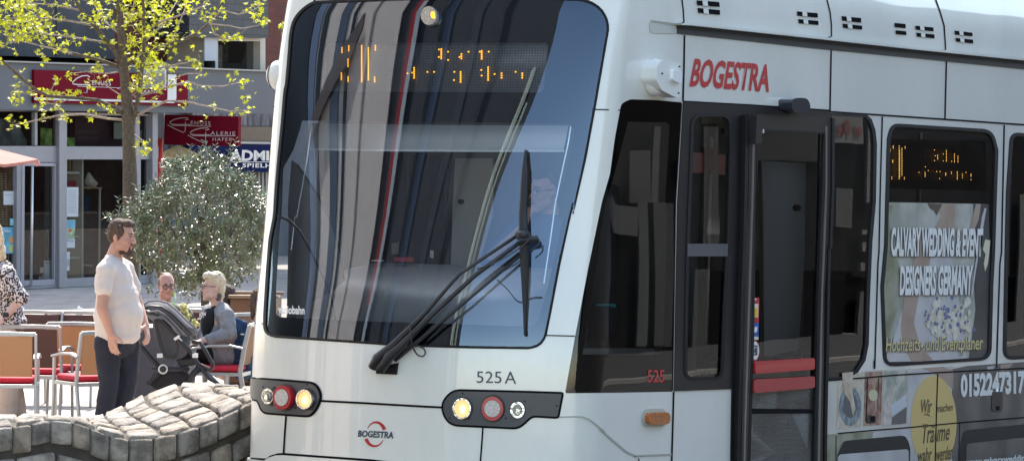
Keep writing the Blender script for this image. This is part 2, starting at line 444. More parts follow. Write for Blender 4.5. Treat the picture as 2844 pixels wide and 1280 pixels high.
# outlines traced on the body
screen = many(cN, [(945, 24), (860, 62), (770, 130), (700, 205), (650, 290), (625, 370), (603, 500), (590, 700), (572, 920), (550, 1159)]) + \
    many(cA, [(175, 480), (158, 680), (142, 840), (128, 1000), (118, 1159)]) + many(cB, [(110, 170), (98, 330), (88, 490), (86, 560), (96, 588), (128, 604), (400, 622), (700, 643), (1000, 652), (1275, 656), (1318, 642), (1345, 606), (1370, 480), (1410, 270), (1470, 0)]) + \
    many(cA, [(1720, 1159), (1790, 850), (1845, 550), (1895, 260), (1914, 150), (1902, 95), (1870, 45), (1820, 12), (1760, -6), (1300, -16), (800, -8)])
screen = chk(screen, 8, 1)
win525 = many(cC, [(258, 605), (275, 588), (312, 572), (460, 576), (611, 590)]) + many(cE, [(512, 0), (506, 400), (498, 848), (250, 853), (15, 855), (60, 600), (120, 290), (180, 0)]) + many(cC, [(195, 1000), (222, 800)])
win525 = chk(win525, 4, 1)
frontpane = rr(many(cP, [(106, 158), (385, 160), (388, 420), (366, 1159)]) + many(cE, [(735, 240), (722, 500), (712, 790), (547, 790), (552, 500), (556, 240)]) + many(cP, [(70, 1159), (95, 500)]), [30, 30, 0, 0, 0, 0, 25, 25, 0, 0, 0, 0])
doorhole = many(cP, [(560, 258), (1056, 285), (1050, 700), (1030, 1159)]) + many(cE, [(1135, 500), (1118, 1159), (1115, 1400), (800, 1400), (815, 1159), (832, 600), (850, 0)]) + many(cP, [(548, 800)])
panel3 = many(cD, [(112, 655), (318, 664), (345, 690), (366, 750), (374, 830), (368, 1159)]) + many(cF, [(342, 200), (330, 480), (326, 650), (312, 720), (280, 770), (225, 800), (128, 805), (134, 400), (140, 0)]) + many(cD, [(108, 1000)])
adwin = rr(many(cQ, [(538, 78), (1385, 130), (1428, 300), (1400, 1159)]) + many(cF, [(868, 400), (860, 715), (400, 745), (388, 400)]) + many(cQ, [(482, 1100), (505, 200)]), [28, 30, 0, 0, 0, 30, 30, 0, 0, 0])
nextwin = rr(many(cQ, [(1548, 150), (2100, 215)]) + many(cF, [(1290, 690), (920, 716), (926, 400), (934, 0)]), [24, 0, 0, 28, 0, 0])
zroof = 3.95
shell = [('r', -1.55, .3), ('r', 12.5, .3), ('r', 12.5, 4.05), ('r', -1.55, 4.05)]
led_rect = rr(many(cA, [(392, 228), (1588, 226), (1560, 496), (362, 488)]), 14)
view = many(cA, [(262, 646), (1690, 660), (1726, 690), (1722, 740), (1640, 1159)]) + many(cB, [(1425, 60), (1350, 400), (1310, 530), (1290, 553), (1250, 556), (400, 528), (150, 514), (132, 500), (133, 380), (150, 100)]) + many(cA, [(150, 1159), (160, 900), (215, 800), (250, 690)])
body = tpatch('body', shell, WHITE, 0, 0, holes=[screen, win525, frontpane, doorhole, panel3, adwin, nextwin])
# closing the shell: far side, floor, rear
mb = MB()
def tbox(mb, u0, u1, q0, q1, z0, z1):
    mb.add([tr.T(u, q, z) for z in (z0, z1) for u, q in ((u0, q0), (u1, q0), (u1, q1), (u0, q1))], [(3, 2, 1, 0), (4, 5, 6, 7), (0, 1, 5, 4), (1, 2, 6, 5), (2, 3, 7, 6), (3, 0, 4, 7)])
tbox(mb, .62, 11.5, -1.2, 1.2, .3, .42); tbox(mb, 1.3, 11.5, -1.2, 1.2, 3.5, 3.56); tbox(mb, 12.3, 12.36, -1.2, 1.2, .3, 3.5)
for a, b in ((1.9, 12.3),): tbox(mb, a, b, -1.21, -1.16, 1.2, 3.3)  # windowless far wall, closed to keep the interior dark
tbox(mb, .62, 12.3, -1.21, -1.16, .42, 1.25); tbox(mb, .8, 2.0, -1.215, -1.165, 1.25, 2.08); tbox(mb, 1.12, 2.0, -1.213, -1.163, 2.08, 3.0); tbox(mb, .95, 12.3, -1.21, -1.16, 3.0, 3.5)  # far cab window walled over to keep sun off the dashboard
tb(mb, 'interior_shell', INTD)
# windscreen: glass, black printed border, seal
ws = tpatch('windscreen', [tuple(p) for p in screen], GLW, -.004)
tpatch('printed_border', screen, FRIT, -.012, holes=[led_rect, view], parent=None)
def ring(P, grow):                     # the same outline grown or shrunk by some pixels
    n = len(P); out = []; P0_ = P; P = [proj(tr.pt(p[1], p[2])) if len(p) == 3 else p for p in P]
    A = sum(P[i - 1][0] * P[i][1] - P[i][0] * P[i - 1][1] for i in range(n)); sg = 1 if A > 0 else -1
    for i in range(n):
        a, b, c = Vector(P[i - 1]), Vector(P[i]), Vector(P[(i + 1) % n]); d = ((b - a).normalized() + (c - b).normalized())
        d = d.normalized() if d.length > 1e-6 else (c - b).normalized(); out.append(P0_[i] if len(P0_[i]) == 3 else (b.x + sg * d.y * grow, b.y - sg * d.x * grow))
    return out
tpatch('windscreen_seal', ring(screen, 2.0), RUBBER, -.006, .01, holes=[ring(screen, -5)])
# seams on the front
sm = []
def seam(pts, w=3.2): sm.append((pts, w))
seam(many(cA, [(1826, 588), (1972, 592)]) + [cC(255, 636)])
seam(many(cB, [(1346, 597), (1474, 600)]))
seam(many(cB, [(20, 541), (88, 546)]))
seam(many(cA, [(118, 575), (180, 573)]), 3)
seam(many(cN, [(938, 26), (940, -60)]), 5)
seam(many(cC, [(604, -20), (614, 60), (618, 130), (575, 148)]), 3)
seam(many(cC, [(621, 205), (618, 400), (612, 585)]), 4)
seam(many(cL, [(955, 412), (1500, 440), (2229, 482)]) + many(cM, [(205, 492)]), 6)
seam(many(cL, [(515, 600), (500, 800), (484, 1068)]), 4.5)
seam(many(cM, [(720, 745), (705, 950), (688, 1180)]), 4.5)
seam(many(cE, [(499, 848), (495, 1000), (490, 1160), (488, 1250)]), 4)
seam(many(cE, [(322, 1137), (490, 1128)]), 3); seam(many(cE, [(343, 1145), (343, 1200)]), 2)
seam(many(cD, [(92, -10), (112, 70), (120, 140), (121, 210), (80, 228)]), 3)
seam(many(cD, [(716, -10), (745, 70), (768, 150), (777, 285), (735, 300)]), 3.2)
seam(many(cD, [(119, 290), (112, 640)]), 3.5); seam(many(cD, [(781, 355), (773, 688)]), 3.5)
seam(many(cC, [(612, 584), (1000, 605), (1449, 636)]) + many(cD, [(115, 643), (600, 675), (1229, 718), (1500, 738)]), 4.5)
seam(many(cQ, [(456, 12), (440, 580), (428, 1159)]) + many(cF, [(372, 300), (358, 757)]), 3.2)
seam(many(cQ, [(1489, 84), (1478, 600), (1466, 1159)]) + many(cF, [(903, 300), (888, 752)]), 3.4)
for i, (p, wd) in enumerate(sm): tribbon('panel_gap', p, wd)
# bumper
bump = [('r', -1.5, tr.inv(*cL(250, 1159))[1] - .45), ('r', -1.5, tr.inv(*cL(262, 1159))[1])] + many(cL, [(275, 1150), (330, 1112), (420, 1084), (500, 1082), (1000, 1118), (1560, 1158)]) + [(1100, 1288), (1240, 1296), (1400, 1300), (1560, 1302), (1560, 1420), (1100, 1420)]
tpatch('bumper_gap', ring(bump, 6), SEAM, .003, .002)
tpatch('bumper', bump, WHITE, .004, .02)
# lamp clusters
podL = [('r', -1.54, tr.inv(*cL(100, 118))[1]), cL(100, 118), cL(450, 140)] + many(cL, [(820, 170), (890, 195), (940, 262), (965, 345), (950, 430), (905, 525), (850, 590), (795, 618), (500, 598), (255, 578), (200, 535), (165, 445), (150, 420), (100, 408)]) + [('r', -1.54, tr.inv(*cL(100, 408))[1])]
podL = podL[:2] + chk(podL[2:-2], 5, 2, False) + podL[-2:]
podR = many(cM, [(200, 495), (222, 405), (285, 325), (350, 280), (420, 265), (1000, 278), (1727, 300), (1662, 635), (1400, 620), (1345, 618), (1300, 645), (1240, 705), (1180, 748), (1110, 765), (700, 745), (380, 730), (290, 690), (228, 600)])
podR = chk(podR, 5, 2)
LAMPG = mat('headlamp_glass', (.9, .9, .88), .08, spec=1, trans=.0)
CHR = mat('reflector_chrome', (.75, .74, .7), .12, metal=1, bump=.5, bscale=30)
WARM = mat('lit_bulb', (.9, .6, .3), .3, emit=(1, .5, .14), es=.2)
WHOT = mat('bulb_core', (1, .8, .5), .3, emit=(1, .66, .28), es=.42)
LEDW = mat('led_lens_white', (.55, .5, .46), .35, noise=.35, nscale=90)
REDL = mat('red_tail_ring', (.42, .01, .02), .25, coat=.6)
def lamp(kind, c, cx, cy, rx, ry, parent, s=4.458):
    X, Y = c(cx, cy); rx /= s; ry /= s
    tpatch('lamp_recess', circ(X, Y, rx * 1.16, ry * 1.14), mat('lamp_recess_dark', (.02, .018, .018), .5), .010, .002, parent=parent)
    if kind == 'red':
        h = tpatch('tail_light', circ(X, Y, rx, ry), REDL, .012, .03, parent=parent)
        tpatch('led_insert', circ(X, Y, rx * .72, ry * .68), LEDW, .043, .003, parent=h)
    elif kind == 'amber':
        h = tpatch('headlight', circ(X, Y, rx, ry), CHR, .012, .012, parent=parent)
        tpatch('glow', circ(X + rx * .02, Y, rx * .84, ry * .84), WARM, .026, .004, parent=h)
        tpatch('bulb', circ(X + rx * .1, Y + ry * .1, rx * .34, ry * .42), WHOT, .032, .006, parent=h)
        tpatch('lens_ring', circ(X, Y, rx * 1.0, ry * 1.0), CHR, .026, .012, holes=[circ(X, Y, rx * .86, ry * .86)], parent=h)
    else:
        h = tpatch('side_light', circ(X, Y, rx, ry), CHR, .012, .014, parent=parent)
        tpatch('reflector_bowl', circ(X, Y, rx * .7, ry * .7), mat('dark_chrome', (.25, .24, .22), .1, metal=1, bump=.6, bscale=45), .027, .006, parent=h)
        tpatch('reflector_core', circ(X + rx * .1, Y + ry * .15, rx * .3, ry * .35), CHR, .035, .006, parent=h)
for P, lamps, c in ((podL, [('side', 322, 355, 72, 98), ('red', 525, 370, 112, 150), ('amber', 787, 392, 98, 122)], cL),
                    (podR, [('amber', 475, 505, 112, 130), ('red', 848, 505, 132, 150), ('side', 1150, 522, 88, 102)], cM)):
    tpatch('lamp_cluster_gap', P, SEAM, .003, .002)
    inner = ring([p if len(p) == 2 else p for p in P], -6) if len(P[0]) == 2 else None
    if inner is None:
        z1, z2 = P[0][2] - .012, P[-1][2] + .012
        inner = [('r', -1.54, z1)] + ring(P[1:-1], -6)[0:] + [('r', -1.54, z2)]
    hp = tpatch('lamp_cluster', inner, DKGREY, .004, .006)
    for (k, x, y, a, b) in lamps: lamp(k, c, x, y, a, b, hp)
    for (x, y) in ([(790, 210), (242, 240), (385, 250), (350, 460), (645, 495), (850, 515)] if c is cL else [(473, 318), (315, 623), (553, 630), (1005, 625), (1240, 415), (1635, 475)]):
        tpatch('screw', circ(*c(x, y), 2.4, 2.4, 8), SEAM, .0105, .001, parent=hp)
# writing on the front
ttext('fleet_number', '525', many(cM, [(643, 45), (950, 48), (950, 195), (640, 188)]), LETK, .0)
ttext('fleet_letter', 'A', many(cM, [(990, 48), (1132, 50), (1132, 202), (988, 198)]), LETK, .0)
ttext('logo_lettering', 'BOGESTRA', many(cL, [(1402, 772), (1842, 794), (1842, 878), (1402, 855)]), LETK, .035, shear=.15)
def arc(c, cx, cy, rx, ry, a0, a1, w0, w1, n=16):
    o = []; i_ = []
    for k in range(n + 1):
        t = k / n; a = R(a0 + (a1 - a0) * t); wd = w0 + (w1 - w0) * t
        o.append(c(cx + (rx + wd * .5) * math.cos(a), cy - (ry + wd * .5) * math.sin(a))); i_.append(c(cx + (rx - wd * .5) * math.cos(a), cy - (ry - wd * .5) * math.sin(a)))
    return o + i_[::-1]
tpatch('logo_arc', arc(cL, 1625, 815, 112, 140, 155, 20, 6, 46), BRED, .0035)
tpatch('logo_arc', arc(cL, 1612, 840, 112, 130, -25, -162, 6, 46), BRED, .0035)
# side: lettering, lamp, camera housing, stripe, vents
ttext('operator_name', 'BOGESTRA', many(cC, [(672, 335), (1114, 372), (1106, 533), (648, 500)]), BRED, .03, shear=.12)
ttext('fleet_number', '525', many(cE, [(384, 750), (460, 750), (458, 806), (382, 806)]), mat('number_red', (.6, .05, .05), .4), .012, off=.0006)
stripe = many(cC, [(570, 146), (620, 148), (1449, 236)]) + many(cD, [(600, 290), (1229, 352), (1600, 388)]) + many(cD, [(1600, 436), (1229, 400), (600, 336), (0, 278)]) + many(cC, [(1000, 240), (622, 200), (578, 196)])
tpatch('roof_gutter', stripe, mat('gutter_dark', (.04, .04, .042), .5, spec=.3), .003, .004)
lip = many(cC, [(560, 136), (620, 136), (1449, 222)]) + many(cD, [(600, 276), (1229, 336), (1600, 372)]) + many(cD, [(1600, 388), (1229, 352), (600, 290)]) + many(cC, [(1449, 236), (620, 148), (570, 146)])
tpatch('roof_lip', lip, WHITE, .002, .05)
def vent(c, pts):
    v = tpatch('roof_vent', pts, mat('vent_dark', (.004, .004, .005), .8, spec=.05), .004, .002)
for c, q in ((cC, [(690, 4), (818, 14), (822, 42), (694, 32)]), (cC, [(696, 48), (822, 60), (824, 88), (700, 76)]),
             (cC, [(1268, 68), (1384, 78), (1386, 104), (1270, 92)]), (cC, [(1274, 112), (1388, 122), (1390, 146), (1278, 136)]),
             (cD, [(178, 95), (288, 106), (290, 132), (182, 120)]), (cD, [(184, 138), (294, 150), (296, 172), (188, 162)]),
             (cD, [(482, 134), (544, 140), (546, 164), (484, 158)]), (cD, [(488, 176), (548, 182), (550, 204), (490, 198)]),
             (cD, [(602, 150), (704, 160), (706, 182), (605, 172)]), (cD, [(608, 190), (710, 200), (711, 222), (610, 212)]),
             (cD, [(828, 178), (928, 190), (930, 210), (831, 200)]), (cD, [(834, 220), (932, 230), (934, 252), (836, 240)])):
    vent(c, many(c, q))
    if q[1][0] - q[0][0] > 80:
        a = q[0]; d = q[1]; e = q[2]; f = q[3]
        L = lambda t, p, s_: (p[0] + (s_[0] - p[0]) * t, p[1] + (s_[1] - p[1]) * t)
        tpatch('louvre', many(c, [L(.24, a, d), L(.46, a, d), L(.46, f, e), L(.24, f, e)]), WHITE2, .0065, .002)
tpatch('grab_recess', rr(many(cC, [(420, 116), (575, 142), (580, 196), (420, 192)]), 14), mat('recess_cream', (.5, .5, .44), .5), .002, .003)
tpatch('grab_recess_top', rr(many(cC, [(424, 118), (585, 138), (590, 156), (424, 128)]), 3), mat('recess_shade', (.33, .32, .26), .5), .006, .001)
# camera housing on the cheek of the tram
p0 = tr.pt(*tr.inv(*cC(440, 440))); n0 = tr.nrm(*tr.inv(*cC(500, 450)))
mb = MB(); ax = (TQ * .45 - TS * .9).normalized()
c0 = tr.pt(*tr.inv(*cC(455, 455))) 
M3 = Matrix((TS, TU, TQ)).transposed()
mb.ell(tr.pt(*tr.inv(*cC(430, 447))) + TQ * .03, (.105, .118, .068), M3, 20, 14)
hs = tb(mb, 'camera_housing', WHITE2, smooth=True)
mb = MB(); P = many(cC, [(375, 385), (400, 350), (440, 345), (515, 364), (518, 562), (490, 562), (405, 520), (372, 460)])
tpatch('housing_cover', rr(P, 8), WHITE2, .0, .108, parent=hs)
tpatch('camera_lens', rr(many(cC, [(452, 400), (504, 407), (502, 482), (452, 465)]), 8), mat('cover_white', (.8, .82, .8), .3, coat=.4), .108, .025, parent=hs)
for x, y in ((406, 424), (507, 384), (502, 536)): tpatch('screw', circ(*cC(x, y), 2.5, 2.5, 8), SEAM, .1085, .002, parent=hs)
# matching housing on the far cheek
mb = MB(); pL = tr.pt(-1.5, tr.inv(*cA(200, 400))[1]); mb.ell(pL - TQ * .005, (.095, .1, .09), M3, 20, 14)
hl = tb(mb, 'camera_housing', WHITE2, smooth=True)
mb = MB(); mb.tube([pL - TQ * .04, pL - TQ * .045], [.0915, .0915], 28); tb(mb, 'housing_joint', SEAM, hl)
# side lamp
sl = tpatch('side_lamp_recess', rr(many(cE, [(358, 925), (466, 922), (466, 1003), (356, 1005)]), 20), mat('recess_cream', (.5, .5, .44), .5), .002, .004)
tpatch('side_lamp', rr(many(cE, [(368, 940), (464, 938), (464, 992), (368, 994)]), 14), mat('amber_lens', (.45, .12, .01), .25, coat=.6, noise=.4, nscale=60), .006, .03, parent=sl)
tribbon('bevel_line', many(cM, [(1665, 612), (1900, 606), (1960, 612), (2030, 640), (2110, 700), (2229, 805)]) + many(cE, [(165, 1012), (250, 1085), (290, 1118), (330, 1134), (490, 1128)]), [4] * 6 + [5] * 5, mat('bevel_shade', (.42, .43, .38), .5), .002, .003)  # grey line paints the groove's shadow along the bevel
# windows of the side
wn = tpatch('cab_side_window', win525, GLS, -.003)
tpatch('window_border', ring(win525, 1.5), FRIT, -.01, .002, holes=[many(cC, [(305, 700), (530, 705), (545, 720), (520, 1159)]) + many(cE, [(480, 60), (462, 640), (440, 682), (95, 682), (150, 330), (195, 30)]) + many(cC, [(255, 900)])])
fr = many(cC, [(613, 587), (1000, 608), (1449, 641)]) + many(cD, [(112, 652)]) + many(cF, [(145, 0), (128, 805), (112, 1200), (110, 1500)]) + many(cE, [(744, 1500), (752, 1159), (757, 836), (500, 846), (506, 500), (515, 0)])
tpatch('door_surround', fr, mat('surround_black', (.014, .012, .014), .35, coat=.1, spec=.3), .001, .006, holes=[frontpane, doorhole])
wf = tpatch('front_pane', frontpane, GLS, -.004)
tpatch('pane_seal', ring(frontpane, 4), RUBBER, .002, .009, holes=[ring(frontpane, -4)])
tpatch('pane_transom', many(cP, [(66, 1098), (362, 1098), (360, 1159)]) + many(cE, [(735, 236), (734, 244), (556, 244), (556, 200)]), mat('transom_grey', (.09, .09, .1), .4), .0, .012)
# door
dr_out = many(cP, [(498, 150), (1070, 168), (1098, 190), (1102, 240), (1095, 700), (1078, 1159)]) + many(cE, [(1158, 400), (1150, 1000), (1145, 1500), (778, 1500), (790, 900), (812, 0)]) + many(cP, [(490, 1000), (500, 400)])
door = tpatch('door', dr_out, DOORM, .008, .022, holes=[doorhole])
tpatch('door_glass', doorhole, GLS, .01, parent=door)
tpatch('door_inner_seal', ring(doorhole, 1), RUBBER, .012, .020, holes=[ring(doorhole, -6)], parent=door)
tribbon('door_rubber', many(cP, [(478, 160), (470, 700), (458, 1159)]) + many(cE, [(788, 400), (772, 1000), (765, 1400)]), 9, RUBBER, .008, .03)
tribbon('door_rubber', many(cP, [(1110, 180), (1108, 700), (1090, 1159)]) + many(cE, [(1176, 200), (1160, 1000), (1155, 1400)]), 7, RUBBER, .008, .03)
tribbon('frame_highlight', many(cP, [(1062, 240), (1060, 700), (1044, 1159)]) + many(cE, [(1144, 400), (1132, 1000), (1126, 1400)]), 4.5, mat('frame_edge_metal', (.3, .28, .27), .3, metal=.7), .030, .005, parent=door)
tribbon('frame_highlight', many(cP, [(530, 370), (520, 800), (508, 1159)]) + many(cE, [(820, 400), (800, 1000), (792, 1400)]), 4, mat('frame_edge_metal'), .030, .005, parent=door)
tpatch('hinge_cover', many(cP, [(512, 152), (550, 154), (546, 365), (500, 362)]), DOORM, .03, .045, parent=door)
ttext('door_number', '18', many(cP, [(570, 260), (590, 260), (590, 290), (570, 290)]), LETW, .02, off=.05, parent=door)
tpatch('grab_bar', rr(many(cE, [(840, 712), (1106, 696), (1106, 748), (840, 768)]), 7), RED, .014, .03, parent=door)
tpatch('grab_bar', rr(many(cE, [(836, 792), (1106, 778), (1106, 830), (834, 853)]), 7), mat('signal_red_reflected', (.42, .03, .035), .35, coat=.3), .014, .03, parent=door)  # duller red: mirrored image of the bar above, painted as a second bar
GSTEP = mat('paving_reflection_paint', (.34, .33, .31), .35, noise=.25, nscale=30, aniso=(1, 1, 6), bump=.3, bscale=25)  # reflection of the paving, painted as grained panels on the lower door
tpatch('painted_paving_reflection', many(cE, [(834, 846), (1124, 824), (1120, 930), (826, 946)]), GSTEP, .004, .006, parent=door)
tpatch('lower_door_bar', many(cE, [(828, 922), (1120, 926), (1120, 944), (826, 946)]), SEAM, .011, .004, parent=door)
tpatch('painted_paving_reflection', many(cE, [(826, 946), (1120, 944), (1110, 1400), (806, 1400)]), GSTEP, .004, .006, parent=door)
# stickers on the door
tpatch('sticker', many(cE, [(838, 428), (873, 428), (871, 540), (836, 540)]), mat('sticker_red', (.5, .02, .03), .5), .016, .001, parent=door)
tpatch('sticker_picture', many(cE, [(843, 455), (868, 455), (866, 516), (841, 516)]), mat('sticker_cream', (.75, .72, .6), .5), .018, .001, parent=door)
tpatch('sticker_phone', many(cE, [(845, 480), (862, 470), (862, 512), (845, 514)]), mat('sticker_yellow', (.75, .5, .03), .5), .0195, .001, parent=door)
tpatch('sticker_mark', circ(*cE(855, 435), 4, 3, 4), LETW, .0175, .001, parent=door)
tpatch('sticker', many(cE, [(836, 542), (871, 540), (869, 602), (834, 602)]), mat('sticker_blue', (.02, .1, .42), .5), .016, .001, parent=door)
tpatch('sticker_symbol', rr(many(cE, [(845, 562), (864, 556), (862, 580), (844, 586)]), 2), LETW, .018, .001, parent=door)
tpatch('sticker', many(cE, [(834, 602), (869, 602), (869, 616), (834, 616)]), mat('sticker_cream'), .016, .001, parent=door)
tpatch('round_sticker', circ(*cE(853, 664), 13, 28), mat('sticker_red2', (.6, .08, .06), .5), .016, .001, parent=door)
tpatch('sticker_disc', circ(*cE(853, 664), 11, 25), LETW, .018, .001, parent=door)
tpatch('pictogram', many(cE, [(843, 642), (863, 640), (863, 684), (843, 686)]), LETK, .0195, .001, holes=[many(cE, [(847, 648), (859, 646), (859, 678), (847, 680)])], parent=door)
tpatch('pictogram', many(cE, [(850, 652), (857, 652), (858, 680), (853, 680), (854, 668), (849, 676), (848, 672)]), LETK, .0195, .001, parent=door)
# small exterior camera above the door
mb = MB(); a = tr.inv(*cC(1218, 612)); c0 = tr.pt(*a)
tpatch('door_camera', rr(many(cC, [(1162, 572), (1200, 562), (1252, 566), (1270, 600), (1270, 648), (1212, 655), (1166, 640)]), 9), mat('camera_black', (.03, .032, .045), .25, coat=.5), .0, .1)
# third pane, ad window, next window
for P, nm in ((panel3, 'rear_door_pane'), (adwin, 'passenger_window'), (nextwin, 'passenger_window')):
    tpatch(nm, P, GLS, -.006)
    tpatch('window_seal', ring(P, 3), RUBBER, -.006, .012, holes=[ring(P, -6)])
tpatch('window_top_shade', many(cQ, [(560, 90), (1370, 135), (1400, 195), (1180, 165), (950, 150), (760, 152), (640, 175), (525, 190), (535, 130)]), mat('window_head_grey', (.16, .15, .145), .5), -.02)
# LED displays
def leds(name, c, cols, pw, ph, off, parent=None, m=None):
    mb = MB()
    for (x, y0, y1, n) in cols:
        for k in range(n):
            y = y0 + (y1 - y0) * (k / (n - 1) if n > 1 else 0); X, Y = c(x, y); a = tr.inv(X, Y); e = pw / 900.0; f = ph / 900.0
            vs = [tr.pt(a[0] + dx * e, a[1] + dz * f, off) for dx, dz in ((-1, -1), (1, -1), (1, 1), (-1, 1))]; mb.add(vs, [(0, 1, 2, 3)])
    return tb(mb, name, m or LEDM, parent)
cols = [(465, 252, 275, 3), (502, 242, 265, 3), (498, 314, 350, 4), (462, 388, 420, 4), (498, 408, 430, 3), (572, 240, 432, 20), (608, 252, 422, 18), (646, 240, 262, 3), (642, 410, 432, 3),
        (990, 260, 260, 1), (1003, 258, 308, 6), (990, 300, 300, 1), (1040, 272, 272, 1), (1040, 316, 316, 1), (1112, 284, 308, 3), (1102, 300, 300, 1), (1150, 272, 272, 1), (1222, 268, 310, 5), (1212, 272, 272, 1), (1260, 272, 272, 1),
        (820, 388, 388, 1), (856, 358, 412, 6), (846, 384, 384, 1), (928, 380, 380, 1), (964, 380, 380, 1), (1074, 380, 380, 1), (1108, 380, 434, 6), (1072, 424, 424, 1), (1220, 370, 370, 1), (1222, 400, 400, 1),
        (1257, 356, 424, 7), (1292, 392, 392, 1), (1330, 388, 412, 3), (1406, 380, 380, 1), (1442, 388, 412, 3)]
dd1 = tpatch('destination_display', ring(led_rect, 4), mat('led_board_face', (.12, .12, .125), .6, noise=.2, nscale=60), -.05)
l1 = leds('display_dots', cA, cols, 4.8, 3.9, -.03)
mb = MB()
for j in range(17):
    for i in range(78):
        x = 400 + i * 15.1; y = 242 + j * 14.2; a = tr.inv(*cA(x - j * 1.2, y)); 
        mb.add([tr.pt(a[0] + dx * .003, a[1] + dz * .0025, -.045) for dx, dz in ((-1, -1), (1, -1), (1, 1), (-1, 1))], [(0, 1, 2, 3)])
l2 = tb(mb, 'unlit_dots', mat('unlit_led', (.3, .3, .31), .5)); merge(dd1, [l2, l1])
sb = rr(many(cQ, [(510, 205), (1385, 215), (1390, 640), (500, 620)]), 4)
dd2 = tpatch('destination_display', sb, mat('led_board_black', (.006, .006, .007), .5), -.05)
c2 = [(584, 262, 280, 3), (560, 290, 305, 2), (580, 384, 400, 3), (546, 475, 508, 5), (572, 525, 540, 2), (634, 262, 540, 22), (658, 282, 510, 18), (685, 268, 280, 2), (678, 528, 542, 2), (640, 300, 520, 14),
      (932, 296, 296, 1), (940, 345, 345, 1), (960, 340, 372, 4), (934, 385, 385, 1), (1034, 300, 390, 8), (1008, 330, 330, 1), (1008, 388, 388, 1), (1102, 330, 398, 6), (1132, 348, 398, 5), (1078, 392, 392, 1),
      (802, 484, 484, 1), (856, 438, 438, 1), (854, 486, 520, 4), (880, 470, 470, 1), (952, 478, 478, 1), (980, 478, 478, 1), (978, 538, 538, 1), (1028, 492, 510, 3), (1076, 482, 495, 2), (1126, 480, 542, 6), (1170, 500, 530, 3), (1200, 486, 486, 1), (1242, 500, 518, 3), (1242, 546, 546, 1)]
l3 = leds('display_dots', cQ, c2, 3.4, 2.6, -.03, m=mat('amber_led_dim', (.9, .5, .1), .4, emit=(1, .52, .1), es=.8)); merge(dd2, [l3])
# round indicator lamp at the top of the windscreen
h = tpatch('top_lamp', circ(*cA(960, 92), 22, 26), mat('reflector_matt', (.5, .48, .42), .3, metal=.6, noise=.3, nscale=80), -.001, .03)
tpatch('lit_cells', [cA(975, 72), cA(990, 74), cA(994, 108), cA(978, 106), cA(972, 92)], LEDM, .03, .002, parent=h)
leds('lamp_cells', cA, [(945, 75, 110, 4), (960, 68, 118, 5)], 3, 3, .031, parent=h, m=mat('lamp_cell_cream', (.8, .75, .6), .3))
# cab interior: sun blind, dashboard, side consoles, partition with door, far wall, seat
mb = MB()
def off_pt(c, x, y, d): a = tr.inv(*c(x, y)); return tr.pt(a[0], a[1], -d)
tpatch('sun_blind', many(cA, [(285, 650), (1690, 664), (1662, 806), (290, 795)]), mat('sun_blind_fabric', (.3, .3, .3), .6), -.06)
tpatch('blind_bar', many(cA, [(275, 786), (1670, 797), (1668, 808), (275, 797)]), mat('blind_bar_grey', (.5, .5, .5), .4), -.055)
tpatch('blind_guide', ribbon_poly(many(cA, [(1704, 665), (1690, 760), (1660, 900), (1606, 1159)]) + many(cB, [(1385, 0), (1365, 150), (1335, 360)]), 3.5), mat('guide_rail', (.75, .78, .8), .25, metal=.6), -.05)
tpatch('blind_guide', ribbon_poly(many(cA, [(285, 670), (262, 850), (225, 1050), (205, 1159)]) + many(cB, [(195, 60), (178, 210)]), 3), mat('guide_rail'), -.05)
# dashboard: a low bull-nosed desk across the cab
def tloft(mb, secs, close=True):
    n = len(secs[0]); vs = [tr.T(*p) for s_ in secs for p in s_]; fs = []
    for i in range(len(secs) - 1):
        for k in range(n - (0 if close else 1)): fs.append((i * n + k, i * n + (k + 1) % n, (i + 1) * n + (k + 1) % n, (i + 1) * n + k))
    if close: fs += [tuple(range(n))[::-1], tuple((len(secs) - 1) * n + k for k in range(n))]
    mb.add(vs, fs)
mb = MB()
prof = [(.36, 1.0), (.36, 1.42), (.40, 1.50), (.5, 1.56), (.72, 1.62), (1.0, 1.66), (1.12, 1.64), (1.15, 1.56), (1.15, 1.0)]
secs = []
for q in (-.98, -.94, -.78, -.6, -.3, 0, .3, .6, .74, .78):
    k = abs(q) / (.98 if q < 0 else .78); e = (1 - k ** 8) ** .5 if k < 1 else 0
    secs.append([(u + .16 * q * q + (0 if j > 5 else .05 * (1 - e)), q, z - (1 - e) * .09 if z > 1.3 else z) for j, (u, z) in enumerate(prof)])
tloft(mb, secs); tb(mb, 'dashboard', DASH, smooth=True)
# curved grey quarter pillar trim on the far side
SHL = lambda P: [(x - 50, y) for x, y in P]
tpatch('quarter_console', SHL(many(cA, [(150, 860), (200, 845), (250, 868), (310, 950), (370, 1040), (430, 1159)]) + many(cB, [(410, 110), (440, 200), (458, 330), (400, 380), (300, 430), (262, 505), (200, 503), (200, 300), (195, 100), (170, 0)])), mat('console_grey', (.13, .133, .14), .5), -.14)
tpatch('console_edge', ribbon_poly(SHL(many(cA, [(250, 868), (310, 950), (370, 1040), (430, 1159)]) + many(cB, [(410, 110), (440, 200), (458, 330)])), 6), mat('console_edge_dark', (.03, .03, .03), .4), -.13)
tribbon('washer_hose', many(cB, [(135, 60), (190, 82), (240, 130), (300, 240), (360, 370), (385, 440), (412, 605)]), [8, 8, 6, 5, 4, 4, 4], mat('hose_black', (.01, .01, .011), .5), -.012, .004)
